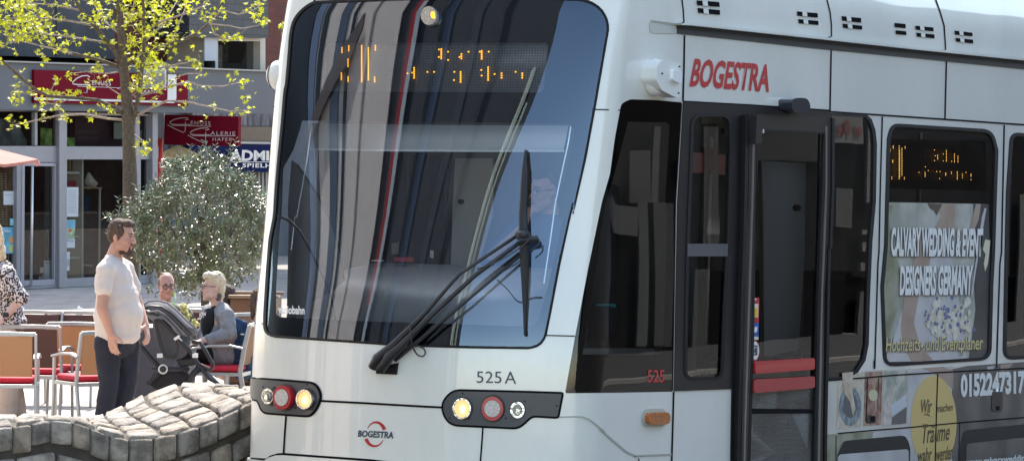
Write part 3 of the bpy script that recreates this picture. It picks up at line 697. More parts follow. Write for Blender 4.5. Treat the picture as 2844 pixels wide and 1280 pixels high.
# partition behind the driver with a glazed door
def wallpx(u): return Plane(tr.T(u, 0, 0), TQ, TU)
part = wallpx(1.95)
def ppatch(name, P, m, off=0, thick=0, holes=(), parent=None, pl=part):
    o = pl.patch(name, P, m, parent or tram, off, thick, holes); return adopt(o, parent or tram)
dwin = many(cA, [(832, 828), (1034, 832), (1028, 1159)]) + many(cB, [(925, 0), (880, 278), (712, 280), (716, 0)]) + many(cA, [(826, 1159)])
lwin = many(cA, [(470, 840), (700, 840), (690, 1159)]) + many(cB, [(640, 260), (480, 260), (480, 0)])
ppatch('partition', [('r', -1.17, .42), ('r', 1.19, .42), ('r', 1.19, 3.5), ('r', -1.17, 3.5)], mat('partition_dark', (.1, .1, .105), .5), 0, .03, holes=[dwin, lwin])
ppatch('cab_door_frame', ring(dwin, 26), mat('partition_frame', (.05, .05, .055), .4), .03, .02, holes=[dwin])
ppatch('partition_panel', many(cA, [(1090, 850), (1290, 850), (1290, 1159)]) + many(cB, [(1040, 300), (920, 300), (930, 0)]), INTG, .032, .02)
ppatch('lock_knob', circ(*cA(1117, 1082), 7, 7), SEAM, .055, .02)
ppatch('paper_note', many(cB, [(656, 186), (690, 180), (688, 234), (656, 236)]), LETW, .06, .002)
ppatch('paper_note', many(cB, [(828, 218), (844, 218), (843, 252), (827, 250)]), LETW, .06, .002)
# red lamp and tickets lying on the desk
mb = MB(); d = tr.T(.95, -.42, 1.67); mb.box((-.06, -.04, 0), (.06, .04, .03), Matrix.Translation(d)); tb(mb, 'desk_button', RED, bevel=.004)
mb = MB(); d = tr.T(.92, -.6, 1.67); mb.box((-.04, -.07, 0), (.04, .07, .006), Matrix.Translation(d)); tb(mb, 'paper_stack', LETW)
# seats and poles inside, seen dimly through the side glass
mb = MB(); mb.tube([tr.T(1.62, .75, 1.25), tr.T(1.62, .75, 2.05), tr.T(1.62, .62, 2.16), tr.T(1.62, .42, 2.16), tr.T(1.62, .32, 2.05), tr.T(1.62, .32, 1.25)], .02, 8)
tb(mb, 'seat_frame', mat('tube_grey', (.12, .12, .12), .4, metal=.5), smooth=True)
mb = MB(); tbox(mb, 1.5, 1.62, .3, .8, 1.2, 2.2); tb(mb, 'driver_seat', mat('seat_fabric', (.03, .035, .05), .9), bevel=.04)
for u in (2.2, 3.3, 5.0, 6.7, 8.4):
    mb = MB(); mb.tube([tr.T(u, .55, .42), tr.T(u, .55, 3.5)], .018, 10); tb(mb, 'grab_pole', mat('pole_grey', (.35, .35, .36), .3, metal=.8), smooth=True)
for u in (4.7, 5.6, 6.5, 7.4):
    for q in (-.75, .7):
        mb = MB(); tbox(mb, u, u + .45, q - .22, q + .22, .85, .95); tbox(mb, u + .4, u + .5, q - .22, q + .22, .85, 1.6); tb(mb, 'passenger_seat', mat('seat_fabric'), bevel=.03)
inn = Plane(tr.T(0, 0, 0) + TQ * .7, TS, TU)
def ipatch(name, P, m, off=0, thick=0, holes=()): return ppatch(name, P, m, off, thick, holes, pl=inn)
ipatch('equipment_cabinet', many(cP, [(618, 492), (944, 510), (935, 1159)]) + many(cE, [(1082, 300), (1060, 660), (930, 690), (905, 690), (900, 0)]), mat('cabinet_grey', (.5, .52, .52), .5), 0, .03)
ipatch('cabinet_knob', circ(*cP(886, 836), 8, 9), SEAM, .03, .02)
ipatch('interior_ledge', many(cE, [(95, 655), (415, 655), (415, 682), (95, 682)]), INTG, .2, .03)
ipatch('side_mirror_panel', many(cP, [(106, 242), (142, 242), (150, 300), (146, 990), (140, 1010), (76, 1008), (95, 500)]), mat('mirror_panel', (.85, .85, .85), .4), .3, .02)
ipatch('mirror_panel_rail', ribbon_poly(many(cP, [(157, 300), (148, 650), (130, 1000)]), 3), mat('guide_rail'), .33, .01)
ipatch('ceiling_lamp_box', rr(many(cP, [(104, 160), (330, 162), (332, 220), (104, 224)]), 5), mat('lamp_box_cream', (.6, .6, .5), .4), .3, .05)
ipatch('switch_box', many(cP, [(285, 168), (385, 190), (384, 315), (282, 318)]), mat('switch_box_grey', (.22, .23, .22), .5), .28, .04)
ipatch('switch', many(cP, [(336, 252), (352, 252), (350, 298), (336, 298)]), SEAM, .325, .01)
ipatch('red_notice', many(cP, [(168, 398), (280, 400), (276, 582), (162, 580)]), mat('notice_red', (.3, .015, .02), .6), .25, .01)
ipatch('turquoise_handle', many(cE, [(166, 458), (242, 456), (244, 470), (232, 474), (232, 466), (168, 466)]), mat('turquoise', (.02, .35, .4), .4), .3, .02)
# wiper: two arms, drive cover, blade, hoses
WK = mat('wiper_black', (.022, .022, .024), .42)
def wp(c, x, y, off): a = tr.inv(*c(x, y)); return tr.pt(a[0], a[1], off)
wip = tb(MB(), 'wiper', WK) if False else None
mb = MB()
mb.tube([wp(cB, 600, 742, .07), wp(cB, 625, 700, .085), wp(cB, 700, 640, .09), wp(cB, 840, 500, .10), wp(cB, 980, 340, .11), wp(cB, 1230, 165, .11)], [.032, .032, .026, .013, .011, .011], 8)
mb.tube([wp(cB, 640, 752, .09), wp(cB, 680, 695, .10), wp(cB, 730, 650, .10), wp(cB, 860, 520, .11), wp(cB, 1060, 335, .12), wp(cB, 1240, 200, .13)], [.032, .034, .027, .016, .014, .013], 8)
mb.tube([wp(cB, 690, 705, .06), wp(cB, 800, 625, .08), wp(cB, 1000, 460, .09), wp(cB, 1240, 255, .10)], [.02, .012, .009, .009], 6)
wiper = tb(mb, 'wiper', WK, smooth=True)
mb = MB()
mb.bar([wp(cA, 1476, 812, .03), wp(cA, 1472, 900, .035), wp(cA, 1468, 1000, .04), wp(cB, 1250, 0, .045), wp(cB, 1250, 170, .05), wp(cB, 1252, 400, .045), wp(cB, 1257, 600, .03)], TQ * .006, TS * .012)
mb.tube([wp(cA, 1476, 812, .05), wp(cA, 1473, 940, .06), wp(cB, 1252, 60, .07), wp(cB, 1255, 170, .09), wp(cB, 1258, 350, .07), wp(cB, 1256, 600, .05)], [.004, .022, .026, .03, .024, .005], 8, 1.0)
tb(mb, 'blade', WK, wiper)
mb = MB(); mb.ell(wp(cB, 1255, 165, .12), (.05, .035, .05), M3); mb.tube([wp(cB, 1240, 190, .13), wp(cB, 1320, 180, .12)], [.03, .022], 8); tb(mb, 'pivot_bracket', WK, wiper)
mb = MB(); mb.tube(sm3([wp(cB, 1280, 150, .16), wp(cB, 1292, 185, .17), wp(cB, 1250, 225, .17), wp(cB, 1150, 290, .15), wp(cB, 1060, 320, .14)]), .004, 6)
mb.tube(sm3([wp(cB, 1325, 180, .14), wp(cB, 1325, 210, .15), wp(cB, 1290, 235, .15)]), .004, 6)
mb.tube(sm3([wp(cB, 780, 560, .14), wp(cB, 778, 630, .12), wp(cB, 785, 680, .08), wp(cB, 805, 696, .05), wp(cB, 820, 680, .04), wp(cB, 812, 655, .04), wp(cB, 785, 645, .06)]), .005, 6)
mb.tube(sm3([wp(cB, 1128, 350, .02), wp(cB, 1180, 395, .02), wp(cB, 1225, 460, .02), wp(cB, 1280, 430, .02), wp(cB, 1330, 428, .02)]), .003, 5)
tb(mb, 'washer_tube', WK, wiper)
tpatch('wiper_drive_plate', many(cB, [(598, 740), (690, 720), (682, 772), (594, 768)]), RUBBER, .003, .02, parent=wiper)
ttext('maker_lettering', 'variobahn', many(cB, [(148, 462), (266, 466), (266, 504), (148, 500)]), mat('pale_print', (.75, .76, .76), .4), .03, off=-.002)
# ------------------------------------------------ livery of the advertisement
def noisy(name, c1, c2, sc=3, rough=.5, aniso=None):
    if name in _m: return _m[name]
    M = mat(name, c1, rough, coat=.3); n = M.node_tree; b = n.nodes['Principled BSDF']
    tc = n.nodes.new('ShaderNodeTexCoord'); no = n.nodes.new('ShaderNodeTexNoise'); no.inputs['Scale'].default_value = sc; no.inputs['Detail'].default_value = 4
    mp = n.nodes.new('ShaderNodeMapping'); mp.inputs['Scale'].default_value = aniso or (1, 1, 1)
    r = n.nodes.new('ShaderNodeValToRGB'); r.color_ramp.elements[0].position = .38; r.color_ramp.elements[1].position = .62
    r.color_ramp.elements[0].color = (*c1, 1); r.color_ramp.elements[1].color = (*c2, 1)
    n.links.new(tc.outputs['Object'], mp.inputs[0]); n.links.new(mp.outputs[0], no.inputs['Vector']); n.links.new(no.outputs[0], r.inputs[0]); n.links.new(r.outputs[0], b.inputs['Base Color'])
    return M
GRN = noisy('film_blurred_green', (.2, .21, .12), (.36, .36, .26), 5)
DRS = noisy('film_white_dress', (.47, .455, .45), (.58, .56, .555), 4)
SUIT = noisy('film_grey_suit', (.07, .065, .06), (.14, .125, .11), 3)
SUIT2 = noisy('film_dark_suit', (.025, .025, .03), (.05, .05, .055), 3)
SKN = noisy('film_skin', (.35, .25, .19), (.42, .31, .25), 4)
PALE = noisy('film_pale_bokeh', (.3, .31, .25), (.52, .51, .46), 3)
CREAM = noisy('film_cream', (.58, .55, .47), (.64, .62, .54), 2)
YEL = mat('film_yellow_oval', (.68, .5, .17), .4, coat=.3)
ad = tpatch('advert_film', rr(many(cF, [(410, 34), (856, 42), (862, 300), (856, 700), (800, 720), (400, 728), (390, 700), (398, 400)]), [12, 12, 0, 22, 0, 0, 0, 0]), PALE, -.0045, .001)
def fp(name, P, m, o=0): return tpatch(name, P, m, -.003 + o, .0005, parent=ad)
fp('film_green', many(cF, [(408, 42), (440, 50), (425, 130), (440, 210), (465, 300), (478, 360), (458, 420), (462, 500), (440, 560), (420, 640), (392, 690), (398, 400)]), GRN)
fp('film_dress', many(cF, [(560, 190), (600, 150), (690, 140), (700, 300), (730, 480), (760, 720), (400, 728), (440, 640), (480, 500), (540, 380)]), DRS, .0005)
fp('film_neck', many(cF, [(632, 42), (712, 42), (708, 130), (740, 170), (620, 150), (650, 90)]), SKN, .0006)
fp('film_hair', many(cF, [(590, 38), (655, 42), (640, 70), (630, 92), (618, 70), (600, 60)]), mat('film_hair', (.08, .05, .035), .5, coat=.3), .0012)
fp('film_arm', many(cF, [(560, 150), (608, 160), (600, 300), (560, 400), (530, 560), (560, 660), (620, 725), (520, 726), (478, 640), (475, 560), (490, 430), (530, 290)]), SKN, .0014)
fp('film_suit', many(cF, [(790, 42), (856, 42), (862, 300), (856, 700), (800, 720), (770, 720), (800, 500), (790, 350), (800, 250), (775, 160), (790, 90)]), SUIT2, .0012)
fp('film_lapel', many(cF, [(800, 42), (822, 42), (812, 110), (790, 160), (775, 150)]), SKN, .0018)
fp('film_shirt', many(cF, [(826, 100), (838, 60), (846, 60), (800, 330), (784, 450), (780, 430), (812, 200)]), DRS, .002)
mb = MB(); rb = random.Random(3)
for k in range(70):
    x = 680 + rb.gauss(0, 48); y = 545 + rb.gauss(0, 38)
    if abs(x - 680) > 95 or abs(y - 545) > 85: continue
    X, Y = cF(x, y); a = tr.inv(X, Y); r0 = rb.uniform(.02, .045)
    o = .001 + k * .00002
    mb.add([tr.pt(a[0] + r0 * (1 + .3 * math.cos(3 * t + k)) * math.cos(t) * 1.5, a[1] + r0 * (1 + .25 * math.sin(2 * t + k)) * math.sin(t), o) for t in [i * .524 for i in range(12)]], [tuple(range(12))])
b1 = tb(mb, 'film_bouquet', noisy('film_roses', (.55, .5, .36), (.75, .72, .62), 18), ad)
mb = MB()
for k in range(46):
    x = 668 + rb.gauss(0, 50); y = 540 + rb.gauss(0, 42)
    X, Y = cF(x, y); a = tr.inv(X, Y); r0 = rb.uniform(.012, .022); o = .0026 + k * .00002
    mb.add([tr.pt(a[0] + r0 * .8 * math.cos(t) * 1.5, a[1] + r0 * .8 * math.sin(t), o) for t in [i * .785 for i in range(8)]], [tuple(range(8))])
tb(mb, 'film_blue_flowers', mat('film_blue', (.14, .16, .3), .5), ad)
fp('film_boutonniere', many(cF, [(840, 195), (862, 200), (858, 250), (852, 300), (840, 335), (834, 300), (842, 260), (830, 240)]), mat('film_rose', (.68, .62, .45), .5), .003)
SHD = mat('lettering_shadow', (.1, .09, .09), .5)
def adtext(s, q, m, bold=.045, dx=3, o=.006):
    ttext('lettering_shadow', s, [(x + dx, y + 2) for x, y in many(cF, q)], SHD, bold, off=o)
    ttext('lettering', s, many(cF, q), m, bold, off=o + .0015)
adtext('CALVARY WEDDING & EVENT', [(428, 142), (828, 148), (822, 272), (426, 270)], LETW)
adtext('DESIGNERS GERMANY', [(468, 310), (784, 308), (778, 438), (464, 440)], LETW)
adtext('Hochzeits- und Eventplaner', [(408, 622), (828, 612), (824, 694), (402, 702)], LETG, .012)
# lower body film
lower = tpatch('livery_film', many(cF, [(122, 812), (230, 806), (290, 780), (312, 765), (630, 752), (1009, 725), (1300, 700), (1300, 1500), (110, 1500), (118, 1040)]), CREAM, .0012, .0008)
def lp(name, P, m, o=0, r=0): return tpatch(name, many(cF, P), m, .0022 + o, .0006, parent=lower)
lp('film_green', [(118, 1045), (355, 1030), (345, 1159), (330, 1400), (112, 1400)], GRN)
lp('film_dress', [(505, 775), (560, 758), (700, 745), (640, 900), (600, 1400), (330, 1400), (350, 1032), (500, 1010)], DRS, .0002)
lp('film_arm', [(560, 755), (655, 748), (700, 765), (700, 850), (650, 800), (600, 770)], SKN, .0008)
lp('film_suit', [(690, 760), (760, 745), (1009, 728), (1300, 705), (1300, 1400), (690, 1400), (700, 1000)], SUIT, .0006)
lp('film_hand', [(905, 740), (960, 735), (935, 760), (905, 770)], SKN, .0012)
lp('film_fold', [(845, 748), (880, 745), (870, 765), (850, 765)], DRS, .0014)
ph = lp('photo_table_setting', [(198, 812), (305, 770), (298, 1010), (192, 1020)], noisy('film_beige_cloth', (.5, .42, .3), (.68, .6, .48), 14), .0012)
tpatch('plate', circ(*cF(250, 920), 31, 55), noisy('film_plate_rim', (.12, .17, .19), (.3, .36, .38), 26), .0048, .0004, parent=ph and lower)
tpatch('plate_centre', circ(*cF(250, 915), 20, 36), mat('film_plate_dark', (.12, .115, .12), .5), .0055, .0004, parent=lower)
lp('napkin', [(215, 775), (262, 770), (258, 850), (272, 930), (262, 965), (248, 900), (228, 870), (216, 820)], noisy('film_napkin', (.5, .4, .28), (.66, .58, .46), 14), .0036)
lp('photo_red_hall', [(315, 772), (392, 768), (385, 1000), (308, 1006)], noisy('film_red_hall', (.22, .07, .045), (.45, .3, .22), 12), .0012)
tpatch('photo_flowers', circ(*cF(350, 872), 13, 16), mat('film_pale_yellow', (.62, .58, .36), .5), .005, .0004, parent=lower)
lp('photo_banquet', [(398, 768), (502, 764), (495, 996), (390, 1002)], noisy('film_banquet', (.3, .33, .27), (.6, .56, .48), 11), .0012)
lp('photo_banquet_table', [(428, 915), (494, 868), (496, 920), (432, 965)], mat('film_table_white', (.58, .6, .62), .5), .0022)
lp('photo_banquet_floor', [(432, 968), (496, 922), (494, 994), (430, 1000)], mat('film_floor_grey', (.14, .13, .13), .5), .0022)
lp('photo_banquet_flowers', [(400, 900), (425, 880), (430, 960), (425, 1000), (395, 1002)], noisy('film_pink_flowers', (.5, .4, .33), (.7, .62, .55), 20), .0024)
ov = tpatch('yellow_oval', circ(*cF(613, 990), 64, 130, 40), YEL, .0042, .0006, parent=lower)
def sc(s, q): ttext('oval_lettering', s, many(cS, q), mat('oval_print', (.1, .07, .03), .5), .012, off=.0065, shear=.25, parent=ov)
sc('Wir', [(1225, 450), (1350, 440), (1350, 600), (1225, 610)]); sc('machen', [(1405, 505), (1590, 490), (1590, 575), (1405, 600)])
sc('Träume', [(1240, 735), (1560, 715), (1550, 915), (1240, 960)]); sc('wahr', [(1190, 1020), (1350, 990), (1350, 1150), (1190, 1165)]); sc('werden', [(1400, 1000), (1590, 965), (1590, 1130), (1400, 1160)])
tpatch('oval_flourish', ribbon_poly(many(cS, [(1255, 628), (1285, 618), (1310, 622), (1330, 645)]), [1, 3, 3, 1]), mat('oval_print'), .0062, .0004, parent=ov)
ttext('phone_lettering', '015224731746', many(cS, [(1680, 150), (2560, 100), (2560, 372), (1680, 432)]), LETW, .05, off=.0065)

for pts, wd in ((many(cS, [(90, 236), (600, 198), (900, 172), (1410, 140), (2417, 90), (2800, 70)]), 4), (many(cS, [(270, 838), (700, 800), (1110, 768), (1640, 718), (2417, 655), (2800, 625)]), 3.5),
                (many(cS, [(1418, 155), (1405, 500), (1388, 1159), (1384, 1300)]), 3.2), (many(cS, [(612, 196), (600, 560), (590, 690), (605, 715), (700, 712)]), 2.5), (many(cS, [(738, 200), (728, 560)]), 1.5),
                (many(cS, [(250, 860), (248, 1159), (246, 1300)]), 1.6), (many(cS, [(1672, 720), (1660, 1159)]), 1.6), (many(cS, [(688, 0), (690, 95)]), 3)):
    tribbon('panel_gap', pts, wd, SEAM, .0056, .0006)
for c in ([(595, 620), (640, 630), (712, 640), (705, 712), (600, 712)], [(2040, 360), (2165, 360), (2160, 560), (2140, 592), (2060, 592), (2034, 560)]):
    tpatch('latch_recess', rr(many(cS, c), 4), mat('latch_dark', (.05, .04, .035), .5), .006, .001)
for c in ([(642, 640), (690, 640), (690, 680), (680, 702), (640, 700)], [(2085, 525), (2125, 525), (2125, 570), (2085, 570)]):
    tpatch('latch_hole', many(cS, c), SEAM, .0075, .001)
for out, inn_ in (([(262, 1159), (266, 1080), (340, 925), (420, 915), (1000, 862), (1045, 872), (1080, 930), (1100, 1010), (1095, 1400), (250, 1400)], [(262, 1400), (264, 1110), (290, 1078), (1060, 1018), (1078, 1040), (1082, 1400)]),
                  ([(1670, 1159), (1680, 960), (1720, 820), (1760, 798), (2417, 732), (2800, 700), (2800, 1400), (1660, 1400)], [(1740, 1400), (1745, 980), (1760, 955), (2400, 885), (2800, 850), (2800, 1400)])):
    tpatch('skirt_opening', rr(many(cS, out), 6), mat('opening_black', (.012, .011, .012), .5), .0064, .0005)
    tpatch('skirt_window', rr(many(cS, inn_), 8), DRS if inn_[0][0] < 1000 else SUIT, .0074, .001)
ttext('web_lettering', 'www.calvaryweddingevent.com', many(cS, [(1735, 1128), (2800, 1050), (2800, 1150), (1735, 1225)]), LETW, .03, off=.0095)
# ------------------------------------------------ ground
def tex_chain(n, scale, kind='noise', detail=6, map_scale=(1, 1, 1), rot=0):
    tc = n.nodes.new('ShaderNodeTexCoord'); mp = n.nodes.new('ShaderNodeMapping'); mp.inputs['Scale'].default_value = map_scale; mp.inputs['Rotation'].default_value = (0, 0, rot)
    n.links.new(tc.outputs['Object'], mp.inputs[0])
    t = n.nodes.new('ShaderNodeTexNoise'); t.inputs['Scale'].default_value = scale; t.inputs['Detail'].default_value = detail
    n.links.new(mp.outputs[0], t.inputs['Vector']); return t, mp
def brickmat(name, c1, c2, mortar, scale, bw=.5, rh=.25, ms=.02, rough=.85, rot=(0, 0, 0), bump=.4, offset=.5, var=.25):
    if name in _m: return _m[name]
    M = mat(name, c1, rough); n = M.node_tree; b = n.nodes['Principled BSDF']
    tc = n.nodes.new('ShaderNodeTexCoord'); mp = n.nodes.new('ShaderNodeMapping'); mp.inputs['Rotation'].default_value = rot
    n.links.new(tc.outputs['Object'], mp.inputs[0]); bt = n.nodes.new('ShaderNodeTexBrick'); n.links.new(mp.outputs[0], bt.inputs['Vector'])
    bt.inputs['Color1'].default_value = (*c1, 1); bt.inputs['Color2'].default_value = (*c2, 1); bt.inputs['Mortar'].default_value = (*mortar, 1)
    bt.inputs['Scale'].default_value = scale; bt.inputs['Mortar Size'].default_value = ms; bt.inputs['Brick Width'].default_value = bw; bt.inputs['Row Height'].default_value = rh; bt.offset = offset
    no, _ = tex_chain(n, 1.3, detail=8); mr = n.nodes.new('ShaderNodeMapRange'); mr.inputs['From Min'].default_value = .25; mr.inputs['From Max'].default_value = .75; mr.inputs['To Min'].default_value = 1 - var; mr.inputs['To Max'].default_value = 1 + var
    mx = n.nodes.new('ShaderNodeMix'); mx.data_type = 'RGBA'; mx.blend_type = 'MULTIPLY'; mx.inputs[0].default_value = 1
    n.links.new(no.outputs[0], mr.inputs[0]); n.links.new(bt.outputs['Color'], mx.inputs[6]); n.links.new(mr.outputs[0], mx.inputs[7]); n.links.new(mx.outputs[2], b.inputs['Base Color'])
    bp = n.nodes.new('ShaderNodeBump'); bp.inputs['Strength'].default_value = bump; bp.inputs['Distance'].default_value = .02; bp.invert = True
    n.links.new(bt.outputs['Fac'], bp.inputs['Height']); n.links.new(bp.outputs[0], b.inputs['Normal'])
    return M
PAVE = brickmat('plaza_paving', (.46, .40, .345), (.39, .34, .295), (.2, .17, .145), 1.0, .6, .2, .012, .85, (0, 0, R(-59)), .5)
mb = MB(); mb.add([(-300, -200, 0), (300, -200, 0), (300, 500, 0), (-300, 500, 0)], [(0, 1, 2, 3)])
g = mb.build('ground', PAVE); tag(g, kind='structure')
mb = MB(); L = tr.T(-12, 0, 0); A_ = Vector((TS.x, TS.y, 0)).normalized(); B_ = Vector((TQ.x, TQ.y, 0)).normalized(); o0 = Vector((tr.O.x, tr.O.y, .004))
mb.add([o0 - A_ * 60 - B_ * 2.2, o0 - A_ * 60 + B_ * 13.6, o0 + A_ * 110 + B_ * 13.6, o0 + A_ * 110 - B_ * 2.2], [(0, 1, 2, 3)])
tag(mb.build('road', mat('asphalt', (.05, .05, .05), .85, noise=.2, nscale=3, bump=.3, bscale=80)), kind='structure')
mb = MB()
for q in (-.5, .5, 2.6, 3.6): mb.bar([o0 - A_ * 60 + B_ * q + Vector((0, 0, .006)), o0 + A_ * 60 + B_ * q + Vector((0, 0, .006))], B_ * .03, (0, 0, .006))
tag(mb.build('tram_rails', mat('rail_steel', (.3, .3, .3), .35, metal=.9)), kind='structure')

# ------------------------------------------------ the shop building across the plaza
fa = math.atan2(8100 - CX, F_PX); FA = Vector((math.sin(fa), math.cos(fa), 0)); ZU = Vector((0, 0, 1))
fo = ground(200, 797); FB = Plane(fo, FA, ZU); FN = FB.n
FB2 = Plane(fo - FN * .9, FA, ZU)
def part_on(pl, name, P, m, parent, off=0, thick=0, holes=()):
    return adopt(pl.patch(name, P, m, parent, off, thick, holes, smooth=False), parent)
def text_on(pl, name, s, q, m, parent, bold=0, off=.01, shear=0, spacing=1.0):
    return adopt(pl.text(name, s, q, m, parent, bold, off, shear, 0, spacing), parent)
FRAME = mat('shop_frame_grey', (.27, .255, .26), .5, noise=.05)
FASC = mat('fascia_grey', (.105, .107, .115), .7, noise=.08, nscale=.8)
SIGNR = mat('sign_dark_red', (.14, .002, .012), .85, spec=.15)
PGL = glass('shop_glass', (.6, .62, .6), 1.3)
shop = empty('shop_building', tuple(fo), 0, 'grey fronted shop with glazed doors under a brick and slate upper storey', 'building')
fas = [(-260, 172)] + many(cW, [(0, 332), (700, 356), (1520, 388), (1520, 612), (1000, 606), (0, 590)]) + [(-260, 302)]
part_on(FB, 'fascia', fas, FASC, shop, 0, .35)
part_on(FB, 'parapet_cap', [(-260, 168)] + many(cW, [(0, 325), (700, 349), (1520, 381), (1520, 389), (700, 357), (0, 333)]) + [(-260, 172)], mat('zinc_cap', (.3, .28, .26), .5), shop, 0, .42)
hol = []
def H(P): hol.append(P); return P
h1 = H([(-120, 310), (164, 310), (164, 406), (-120, 406)])
h2 = H([(186, 320), (376, 322), (376, 408), (186, 407)]); h3 = H([(388, 322), (416, 322), (416, 408), (388, 408)])
h4 = H([(186, 443), (378, 443), (378, 765), (186, 773)]); h5 = H([(391, 443), (417, 443), (417, 762), (391, 764)])
h6 = H([(64, 450), (156, 451), (154, 790), (60, 797)]); h7 = H([(-30, 462), (47, 461), (46, 789), (-30, 793)])
h8 = H([(-180, 462), (-48, 462), (-48, 793), (-180, 800)])
part_on(FB, 'shop_front_frame', [(-260, 300), (432, 318), (432, 787), (200, 797), (-260, 816)], FRAME, shop, .0, .12, holes=hol)
for x0, x1 in ((165, 172), (424, 432)): part_on(FB, 'pilaster', [(x0, 306), (x1 + 6, 306), (x1 + 6, 798), (x0, 798)], FRAME, shop, .12, .06)
part_on(FB, 'transom_bar', [(97, 312), (104, 312), (104, 404), (97, 404)], FRAME, shop, 0.02, .08)
for h in (h1, h2, h3, h4, h5, h7, h8): part_on(FB, 'window', h, PGL, shop, .04)
dr = part_on(FB, 'door', [(62, 452), (155, 453), (153, 790), (58, 796)], mat('door_leaf_grey', (.31, .29, .31), .45), shop, .06, .07, holes=[[(69, 461), (152, 462), (150, 775), (67, 779)]])
part_on(FB, 'door_pane', [(69, 461), (152, 462), (150, 775), (67, 779)], PGL, dr, .08)
mb = MB(); mb.tube([FB.at(90, 463, .3), FB.at(86, 796, .3)], .022, 8); mb.tube([FB.at(90, 475, .1), FB.at(90, 475, .3)], .015, 6); mb.tube([FB.at(86, 792, .1), FB.at(86, 792, .3)], .015, 6)
adopt(mb.build('door_handle', mat('steel_handle', (.6, .58, .55), .35, metal=.6), dr, True), dr)
# interior
mb = MB()
def fbox(mb, pl, X0, Y0, X1, Y1, d0, d1):
    pl = pl.shifted(d1); d0, d1 = d0 - d1, 0; q = [pl.inv(X0, Y0), pl.inv(X1, Y0), pl.inv(X1, Y1), pl.inv(X0, Y1)]
    mb.add([pl.pt(a, b, d) for d in (d0, d1) for a, b in q], [(3, 2, 1, 0), (4, 5, 6, 7), (0, 1, 5, 4), (1, 2, 6, 5), (2, 3, 7, 6), (3, 0, 4, 7)])
part_on(FB, 'back_room_wall', [(-300, 290), (440, 300), (440, 800), (-300, 820)], mat('room_dark', (.09, .06, .05), .8, noise=.3), shop, -3.0, .05)
part_on(FB, 'ceiling_board', [(-300, 405), (440, 407), (440, 440), (-300, 445)], FRAME, shop, -.3, .3)
BRN = mat('shelf_brown', (.36, .18, .08), .6, noise=.2); SHW = mat('shelf_edge_cream', (.6, .56, .48), .5)
part_on(FB, 'shelf_back', [(186, 443), (232, 443), (230, 772), (186, 774)], BRN, shop, -.5, .04)
mb = MB()
for y in (480, 539, 598, 657, 716): fbox(mb, FB, 186, y - 3, 228, y + 3, -.45, -.12)
fbox(mb, FB, 227, 443, 232, 772, -.5, -.08); adopt(mb.build('shelf', SHW, shop), shop)
part_on(FB, 'red_box', [(188, 502), (220, 504), (220, 518), (188, 518)], mat('box_crimson', (.35, .02, .05), .5), shop, -.3, .1)
part_on(FB, 'picture_frame', [(191, 446), (204, 446), (204, 474), (191, 474)], mat('frame_wood', (.35, .22, .1), .5), shop, -.3, .03, holes=[[(194, 450), (201, 450), (201, 470), (194, 470)]])
part_on(FB, 'table_top', [(234, 519), (284, 520), (284, 524), (234, 523)], mat('table_wood', (.4, .25, .12), .5), shop, -1.0, .5)
mb = MB(); mb.tube([FB.at(277, 524, -.6), FB.at(275, 760, -.6)], .02, 6); adopt(mb.build('table_leg', SHW, shop), shop)
mb = MB(); mb.tube([FB.at(246, 480, -.8), FB.at(248, 500, -.8), FB.at(254, 515, -.8)], [.02, .09, .12], 10); adopt(mb.build('lamp_shade', SHW, shop, True), shop)
part_on(FB, 'hanging_textile', [(236, 540), (250, 545), (248, 590), (236, 585)], mat('textile_blue', (.03, .06, .12), .8), shop, -1.0, .02)
part_on(FB, 'plate', [(238, 735), (258, 735), (255, 739), (240, 739)], SHW, shop, -.8, .15)
part_on(FB, 'curtain_strip', [(252, 452), (266, 452), (264, 765), (250, 765)], mat('curtain_grey', (.16, .15, .16), .8), shop, -1.6, .05)
part_on(FB, 'inner_door_post', [(131, 463), (138, 463), (136, 720), (129, 720)], mat('inner_post', (.18, .16, .16), .6), shop, -1.2, .05)
for x0, x1 in ((2, 8), (12, 22)):
    mb = MB()
    for k in range(22): fbox(mb, FB, x0 + k * .25, 482 + k * 6.6, x1 + k * .2 - (0 if x0 == 2 else 5), 485 + k * 6.6, -.32, -.28)
    adopt(mb.build('bead_garland', mat('bead_cream', (.6, .58, .4), .4), shop), shop)
part_on(FB, 'back_panel', [(0, 462), (47, 462), (47, 640), (0, 640)], BRN, shop, -.8, .03)
def poster(P, m, label, extra=()):
    pa = [FB.inv(*p) for p in P]; c = FB.pt(sum(p[0] for p in pa) / 4, min(p[1] for p in pa), .05)
    o = empty('poster', tuple(c), 0, label, 'poster', 'papers taped inside the shop glass')
    part_on(FB, 'sheet', P, m, o, .052, .004)
    for nm, q, mm in extra: part_on(FB, nm, q, mm, o, .058, .001)
PAP = mat('paper_white', (.5, .5, .5), .7); PBL = mat('poster_blue', (.12, .34, .45), .6, noise=.3, nscale=6); PPR = mat('print_grey', (.3, .32, .34), .7)
poster([(185, 520), (218, 520), (217, 602), (184, 602)], PAP, 'long white sheet of printed lines beside the shelf in the shop window',
       [('text_line', [(190, 528 + k * 6), (213, 528 + k * 6), (213, 530 + k * 6), (190, 530 + k * 6)], PPR) for k in range(11)])
poster([(185, 610), (209, 610), (208, 662), (184, 662)], mat('poster_flowers', (.3, .4, .22), .6, noise=.6, nscale=9), 'colourful poster of sky and flowers low in the shop window',
       [('blue_sky', [(185, 611), (209, 611), (209, 632), (185, 634)], PBL), ('red_blossom', circ(195, 640, 5, 5, 10), RED)])
poster([(184, 663), (208, 663), (208, 688), (184, 688)], PAP, 'small pale leaflet directly under the flower poster', [('heading', [(186, 666), (206, 666), (206, 671), (186, 671)], PPR)])
